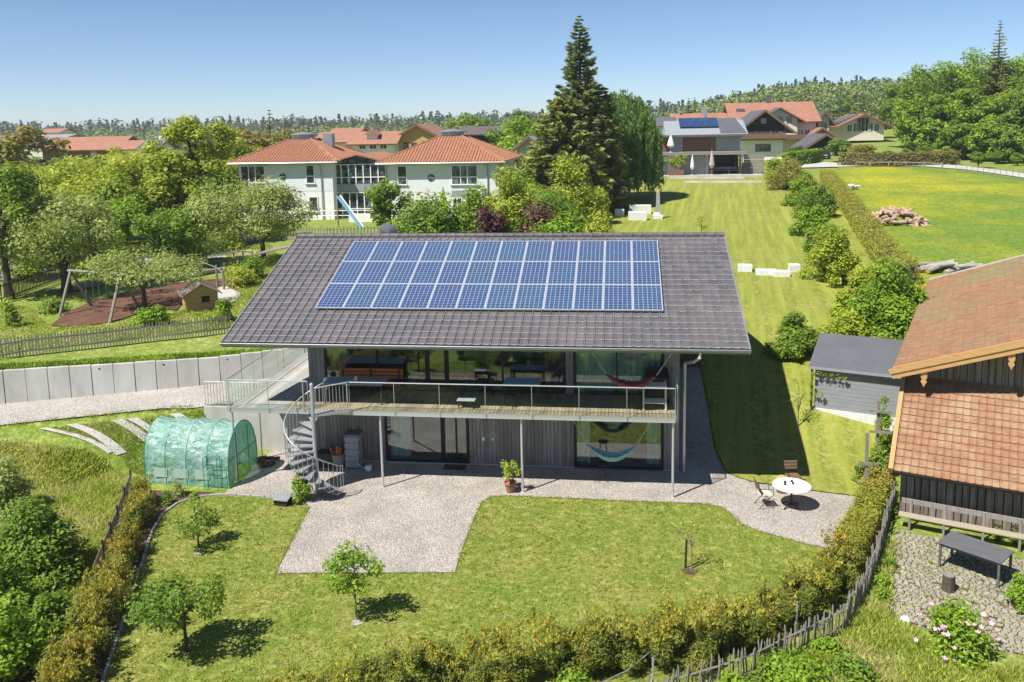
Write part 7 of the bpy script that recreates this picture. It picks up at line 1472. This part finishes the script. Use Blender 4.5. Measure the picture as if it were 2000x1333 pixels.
# ---- village houses left and centre
vill = [
 ('farmhouse','long orange-roofed farmhouse at the far left with dark gable',84,228,312,292,118,9,'gx',2.0,'brown_wood','terracotta_far',[W_(.7,1,1,1),W_(.3,1,1,1)]),
 ('grey_roof_hall','long hall with pale grey roof at the far left edge',-60,112,300,277,140,12,'gx',1.1,'cream_wall','light_roof',[]),
 ('small_house','small orange-roofed house between the left maples',240,275,306,291,112,6,'gx',1.2,'white_wall','terracotta_far',[]),
 ('grey_roof_house','grey-roofed house behind the left maples',278,306,306,290,112,6,'gx',1.2,'white_wall','slate',[]),
 ('white_office','white flat-roofed building on the horizon left of the tall maple',310,336,268,258,330,14,'flat',0,'white_wall','light_roof',[W_(.3,1,3,1),W_(.7,1,3,1)]),
 ('dormer_house','house with orange dormers behind the rust-coloured tree',434,470,284,272,175,9,'gx',1.3,'cream_wall','terracotta_far',[W_(.25,.7,1,1),W_(.5,.7,1,1),W_(.75,.7,1,1)]),
 ('village_house','white village house with orange gable roof behind the grey chimney',622,674,292,277,120,7,'gx',1.5,'white_wall','terracotta_far',[W_(.2,.8,1,1),W_(.6,.8,1,1)]),
 ('village_house','white house with orange roof and small dormer left of the wooden gabled house',688,770,296,280,112,7.5,'gx',1.7,'white_wall','terracotta_far',[W_(.25,.8,1.2,1),W_(.5,.8,1.2,1),W_(.75,.8,1.2,1)]),
 ('wooden_gable_house','house with broad brown wooden gable and orange roof',778,856,300,267,115,12,'gy',1.9,'yellow_wood','terracotta_far',[W_(.2,1.2,1,1.2,'brown_wood'),W_(.4,1.2,1,1.2,'brown_wood'),W_(.7,1.2,1.4,1.6,'brown_wood')]),
 ('brown_barn','long brown-roofed barn behind the right kindergarten roof',902,974,280,263,130,9,'gx',1.3,'black_wood','brown_roof',[]),
 ('pale_house','pale house with white gable left of the yellow-green conifer',1008,1060,320,290,78,8,'gy',1.3,'blue_white_wall','light_roof',[W_(.55,1.0,1.1,1.3)]),
 ('orange_roof_house','small far orange roof left of the spruce',1010,1040,278,271,190,8,'gx',1.2,'white_wall','terracotta_far',[]),
 ('orange_roof_house','small orange roof far left above the long hall',82,116,266,260,230,8,'gx',1.2,'white_wall','terracotta_far',[]),
 ('orange_roof_house','orange roof peeping out behind the left grey roof',648,700,266,260,210,8,'gx',1.2,'cream_wall','terracotta_far',[]),
 ('grey_roof_house','low grey roof behind the chalet at the far left of the orange row',1276,1314,262,246,140,8,'gx',1.4,'white_wall','slate',[]),
]
for v in vill:
    t, wd, hh, w_, rb = house_b(v[0], v[1], *v[2:12], wins=v[12], ov=.8)
    if v[9] == 'gx' and v[10] != 'black_wood': bx_(t,'chimney','brown_roof',wd*.62,v[7]*.5,hh+v[9+0] if False else hh+.8,wd*.62+.6,v[7]*.5+.6,hh+3.6)
    if 'dormer' in v[1]:
        for f in ((.45,) if 'small dormer' in v[1] else (.2,.5,.8)):
            bx_(t,'dormer','white_wall',wd*f-.9,v[7]*.12,hh+.2,wd*f+.9,v[7]*.4,hh+1.5); mb = MB(); mb.add([(wd*f-1.3,v[7]*.05,hh+1.4),(wd*f+1.3,v[7]*.05,hh+1.4),(wd*f,v[7]*.05,hh+2.3),(wd*f-1.3,v[7]*.5,hh+1.4),(wd*f+1.3,v[7]*.5,hh+1.4),(wd*f,v[7]*.5,hh+2.3)],[(0,1,2),(0,2,5,3),(1,4,5,2)]); child('dormer_roof', mb.mesh('dormer_roof', MAT[v[11]]), t)
    clean(t)
# ================================================================ middle and far trees
def proto_broad(seed, leaf, n=1500, size=.55):
    rs = np.random.RandomState(seed); cl = broad(rs, 3.2, 7.5, 1.4, 26, .3, .15); return trunk_mesh('trunk', rs, 7.5, .22, cl, nl=4), crown('crown', cl, n, size, leaf, seed)
def proto_fir(seed, leaf):
    me, mb = conifer_mesh('crown', 12, 2.3, leaf, seed, tiers=20, per=9, needles=13, size=.55, droop=.25); mb.tube([(0,0,-.3),(0,0,11.5)],[.2,.05],6); return mb.mesh('trunk', MAT['bark']), me
PB = {k: [proto_broad(300+i*7+j, k, 3000 if k != 'lf_far' else 1500, .42 if k != 'lf_far' else .6) for j in range(2)] for i, k in enumerate(('lf_green','lf_yellow','lf_brightbush','lf_far','lf_dark','lf_rust'))}
PF = [proto_fir(401,'lf_farpine'), proto_fir(402,'lf_pine')]
def mtree(px, yb, yt, lf, label, Y=None, group=None, wf=1.0, j=0, name='distant_tree'):
    p = P(px, yb) if Y is None else np.array([PY(px,yb,Y)[0], Y, Hs(PY(px,yb,Y)[0], Y)]); zt = float(PY(px, yt, p[1])[2]); h_ = max(2, zt-p[2])
    fir = lf in ('fir','darkfir'); tm, cm = (PF[0 if lf == 'fir' else 1] if fir else PB[lf][j%2]); s = h_/(12 if fir else 7.5)
    t = thing(name, tuple(p), label, 'tree', group, rz=random.Random(px*7+yt).uniform(0,6.28)); M_ = Matrix.Diagonal((s*wf, s*wf, s, 1)); child('trunk', tm, t, M_); child('crown', cm, t, M_); return t
ML = [(500,330,240,'lf_rust','rust-tinged round tree left of the kindergarten roof',85,1.25),(462,330,262,'lf_yellow','yellow-green tree beside the rust-tinged one',80,1.1),(530,300,214,'darkfir','dark conifer standing above the rust-tinged tree',130,1.2),(575,300,222,'lf_rust','pointed yellowish tree right of the dark conifer',140,.6),
 (40,330,236,'lf_rust','airy olive tree at the far left edge',75,1.3),(150,320,300,'lf_yellow','yellow-green tree in front of the far left farmhouse',90,1.3),(225,330,285,'lf_yellow','yellow-green treetop right of the far left farmhouse',85,1.3),(100,330,305,'lf_brightbush','bright treetop below the far left hall',80,1.5),(30,320,295,'lf_green','green treetop below the far left hall',85,1.4),
 (1030,330,220,'lf_brightbush','bright green round tree left of the pale conifer',95,1.25),(1070,330,212,'lf_green','green tree behind the yellow-green conifer',110,1.1),(985,330,232,'lf_brightbush','light green tree behind the brown-roofed barn',125,1.1),(925,300,214,'lf_green','dark round tree behind the wooden gabled house',150,1.3),(880,300,222,'lf_rust','olive tree behind the wooden gabled house',160,1.2),(1015,300,204,'lf_dark','narrow dark tree on the horizon left of the spruce',170,.7),
 (960,330,290,'lf_yellow','pale bush in front of the brown-roofed barn',75,1.5),(1000,335,285,'lf_yellow','pale bush beside the brown-roofed barn',75,1.4),
 (1010,420,330,'lf_brightbush','bright green tree right of the kindergarten corner',48,1.0),(1040,400,318,'lf_green','green tree beneath the pale conifer',52,1.0)]
for i, (px, yb, yt, lf, lb, Y, wf) in enumerate(ML): mtree(px, yb, yt, lf, lb, Y, wf=wf, j=i)
# big wood at the right edge
rr = random.Random(17)
RT = [(1805,118,138,1.1,'lf_brightbush'),(1850,98,132,1.1,'lf_green'),(1905,86,128,1.1,'lf_brightbush'),(1955,92,124,1.1,'lf_green'),(2010,84,120,1.1,'lf_brightbush'),(1785,160,134,1.0,'lf_brightbush'),(1838,170,128,1.0,'lf_green'),(1890,160,123,1.05,'lf_brightbush'),(1945,175,118,1.05,'lf_brightbush'),(1995,190,113,1.1,'lf_green'),(2040,120,112,1.1,'lf_green'),(1778,140,147,1.0,'lf_green'),(1815,228,122,1.3,'lf_brightbush'),(1868,232,118,1.3,'lf_green'),(1920,235,114,1.3,'lf_brightbush'),(1972,240,109,1.3,'lf_green'),(2020,245,104,1.3,'lf_brightbush')]
nm_ = ['tall bright tree at the left end of the right-hand wood','tall dark green tree beside the left end of the wood','high rounded bright tree in the middle of the wood','high dark tree right of the middle of the wood','tree cut by the right picture edge at the top of the wood','mid-height bright tree in front of the left end of the wood','mid-height darker tree in front of the wood','bright leafy tree in the lower middle of the wood','bright leafy tree low at the right of the wood','green tree low at the right picture edge','tall tree beyond the right picture edge','green tree at the far left flank of the wood','low bright tree at the left foot of the wood','low green tree at the foot of the wood beside the road','low bright tree at the middle foot of the wood','low green tree at the right foot of the wood','low bright tree at the foot of the wood at the picture edge']
for i, (px, yt, Y, wf, lf) in enumerate(RT):
    p0_ = PY(px, 305, Y); base = np.array([p0_[0], Y, Hs(p0_[0], Y)]); zt = float(PY(px, yt, Y)[2]); h_ = zt-base[2]
    tree('woodland_tree', tuple(base), h_, h_*.36*wf, nm_[i], leaf=lf, n=9000 if i < 12 else 5000, size=.5, seed=500+i, h0=.03, ncl=46, k=.27, lop=.25)
zc = PY(1948,150,122); conifer('distant_tree', (zc[0],122,Hs(zc[0],122)), float(PY(1948,38,122)[2])-Hs(zc[0],122), 5, 'dark conifer tip rising above the right-hand wood', 'lf_pine', 777, tiers=44, per=13, needles=34, size=.5, droop=.2)
LB = [(1660,318,290,'lf_yellow'),(1700,318,284,'lf_brightbush'),(1735,318,292,'lf_green'),(1770,322,288,'lf_brightbush'),(1805,322,282,'lf_green'),(1840,325,285,'lf_yellow'),(1875,330,290,'lf_brightbush'),(1910,338,295,'lf_green'),(1945,345,300,'lf_green'),(1985,352,305,'lf_brightbush'),(1640,300,268,'lf_green'),(1680,300,270,'lf_rust'),(1560,300,282,'lf_dark'),(1535,322,296,'lf_yellow')]
LBN = ['small yellow-green fruit tree behind the left end of the road hedge','bright small tree second behind the road hedge','green small tree behind the middle of the road hedge','bright small tree right of the middle of the road hedge','green small tree before the wood behind the hedge','yellow-green small tree behind the right half of the road hedge','bright shrub at the right end of the road hedge','green shrub right of the road hedge beside the post fence','green shrub in the middle of the post fence','bright shrub behind the post fence at the picture edge','green shrub below the country house','olive shrub right below the country house','dark shrub between chalet and garage','yellow-green shrub left of the short clipped hedge']
for i, (px, yb, yt, lf) in enumerate(LB): mtree(px, yb, yt, lf, LBN[i], Y=[118,115,112][i%3] if px < 1880 else [104,101,108][i%3], group='small trees and shrubs behind the road hedge', wf=1.5, j=i, name='small_tree')
# tree belts: counted ones nearer, far forest as one mass
rr = random.Random(3); cnt = 0
COLN = {'lf_far':'grey-green','lf_green':'green','lf_brightbush':'bright green','lf_yellow':'yellow-green','lf_rust':'olive brown','fir':'dark conical'}
LM = [(60,'above the far left hall'),(170,'above the long farmhouse roof'),(300,'left of the white office'),(380,'behind the tall maple'),(470,'behind the rust-tinged tree'),(560,'right of the dark conifer'),(660,'behind the grey chimney'),(740,'above the dormer house'),(830,'above the wooden gabled house'),(900,'behind the brown-roofed barn'),(980,'left of the horizon conifer'),(1100,'left behind the spruce'),(1330,'behind the modern house'),(1420,'left above the farmhouse roof'),(1500,'above the farmhouse ridge'),(1580,'right above the farmhouse roof'),(1640,'left above the country house'),(1700,'right above the country house'),(1780,'beside the right-hand wood')]
belts = [(-20,1000,238,150,260,62,(.55,1.0)),(1290,1780,205,170,330,62,(.6,1.1)),(300,1100,240,260,420,40,(.6,1.0))]
used = set()
for bi, (xa, xb, _, ya, yb_, n, sc_) in enumerate(belts):
    for i in range(n):
        px = rr.uniform(xa, xb); Y = rr.uniform(ya, yb_); x = float(PY(px, 240, Y)[0]); z = Hs(x, Y); fir = rr.random() < (.25 if bi != 1 else .3)
        s = rr.uniform(*sc_)*(1.25 if bi == 2 else 1); lf = rr.choice(['lf_far','lf_green','lf_brightbush','lf_yellow','lf_rust']) if not fir else 'fir'
        tm, cm = PF[0] if fir else PB[lf][rr.randrange(2)]
        near = min(LM, key=lambda q: abs(q[0]-px))[1]; size_ = 'tall' if s > sum(sc_)/2 else 'low'; f_ = (Y-ya)/(yb_-ya); dep = 'at front of' if f_ < .33 else ('deep in' if f_ < .66 else 'at back of')
        lb = '%s %s tree %s %s, %s' % (size_, COLN[lf], dep, ['village belt','wooded slope','farther tree belt'][bi], near)
        if lb in used: continue
        used.add(lb)
        t = thing('distant_tree', (x,Y,z), lb, 'tree', ['trees in the belt behind the village','trees on the wooded slope at the right','trees in the far belt beyond the village'][bi], rz=rr.uniform(0,6)); M_ = Matrix.Diagonal((s*1.15,s*1.15,s,1)); child('trunk', tm, t, M_); child('crown', cm, t, M_)
def forest(name, label, n, xa, xb, ya, yb_, hs, pf, seed, leafm):
    rs = np.random.RandomState(seed); C_=[];T_=[];B_=[]
    for i in range(n):
        px = rs.uniform(xa, xb); Y = rs.uniform(ya, yb_); x = float(PY(px, 240, Y)[0]); z = Hs(x, Y); h_ = rs.uniform(*hs); m_ = 110; u = rs.uniform(.05,1,m_)
        r_ = h_*(.16*(1-u)+.01) if rs.uniform() < pf else h_*.30*np.sqrt(np.clip(1-(2*u-1.0)**2,.05,1)); a = rs.uniform(0,6.28,m_)
        C_.append(np.stack([x+r_*np.cos(a), Y+r_*np.sin(a), z+u*h_],1)); out = np.stack([np.cos(a),np.sin(a),np.full(m_,.4)],1); t_, b_ = leafset(rs, C_[-1], out, h_*.095, .7); T_.append(t_); B_.append(b_)
    o = inst(name, quads(name, np.concatenate(C_), np.concatenate(T_), np.concatenate(B_), leafm)); return tag(o, label, 'forest', kind='stuff')
forest('far_forest','dark conifer forest along the left and middle horizon',1900,-150,1300,520,900,(14,23),.65,601,'lf_farpine')
forest('far_woodland','lighter mixed woodland in front of the far conifer forest',700,-150,1300,330,600,(8,14),.2,602,'lf_far')
forest('hill_forest','conifer forest on top of the hill at the right',900,1290,1850,380,560,(10,16),.85,603,'lf_farpine')
forest('hill_woodland','light green woodland covering the slope at the right',800,1310,2100,230,400,(7,12),.15,604,'lf_far')
forest('village_green','green scrub between the village houses',260,-100,1450,130,330,(2.5,6),.1,605,'lf_far')
# ================================================================ the air
hz = MB(); hz.box(-3200,-200,-6,3200,3800,46); vm = bpy.data.materials.new('haze'); vm.use_nodes = True; vn = vm.node_tree.nodes; vl = vm.node_tree.links
vn.remove(vn['Principled BSDF']); pv = vn.new('ShaderNodeVolumePrincipled'); pv.inputs['Density'].default_value = .00027; pv.inputs['Color'].default_value = (.86,.92,1,1); pv.inputs['Anisotropy'].default_value = .2
vl.new(pv.outputs[0], vn['Material Output'].inputs['Volume']); o = hz.build('haze', vm); tag(o, 'thin pale blue air over the whole landscape', None, None, 'stuff')
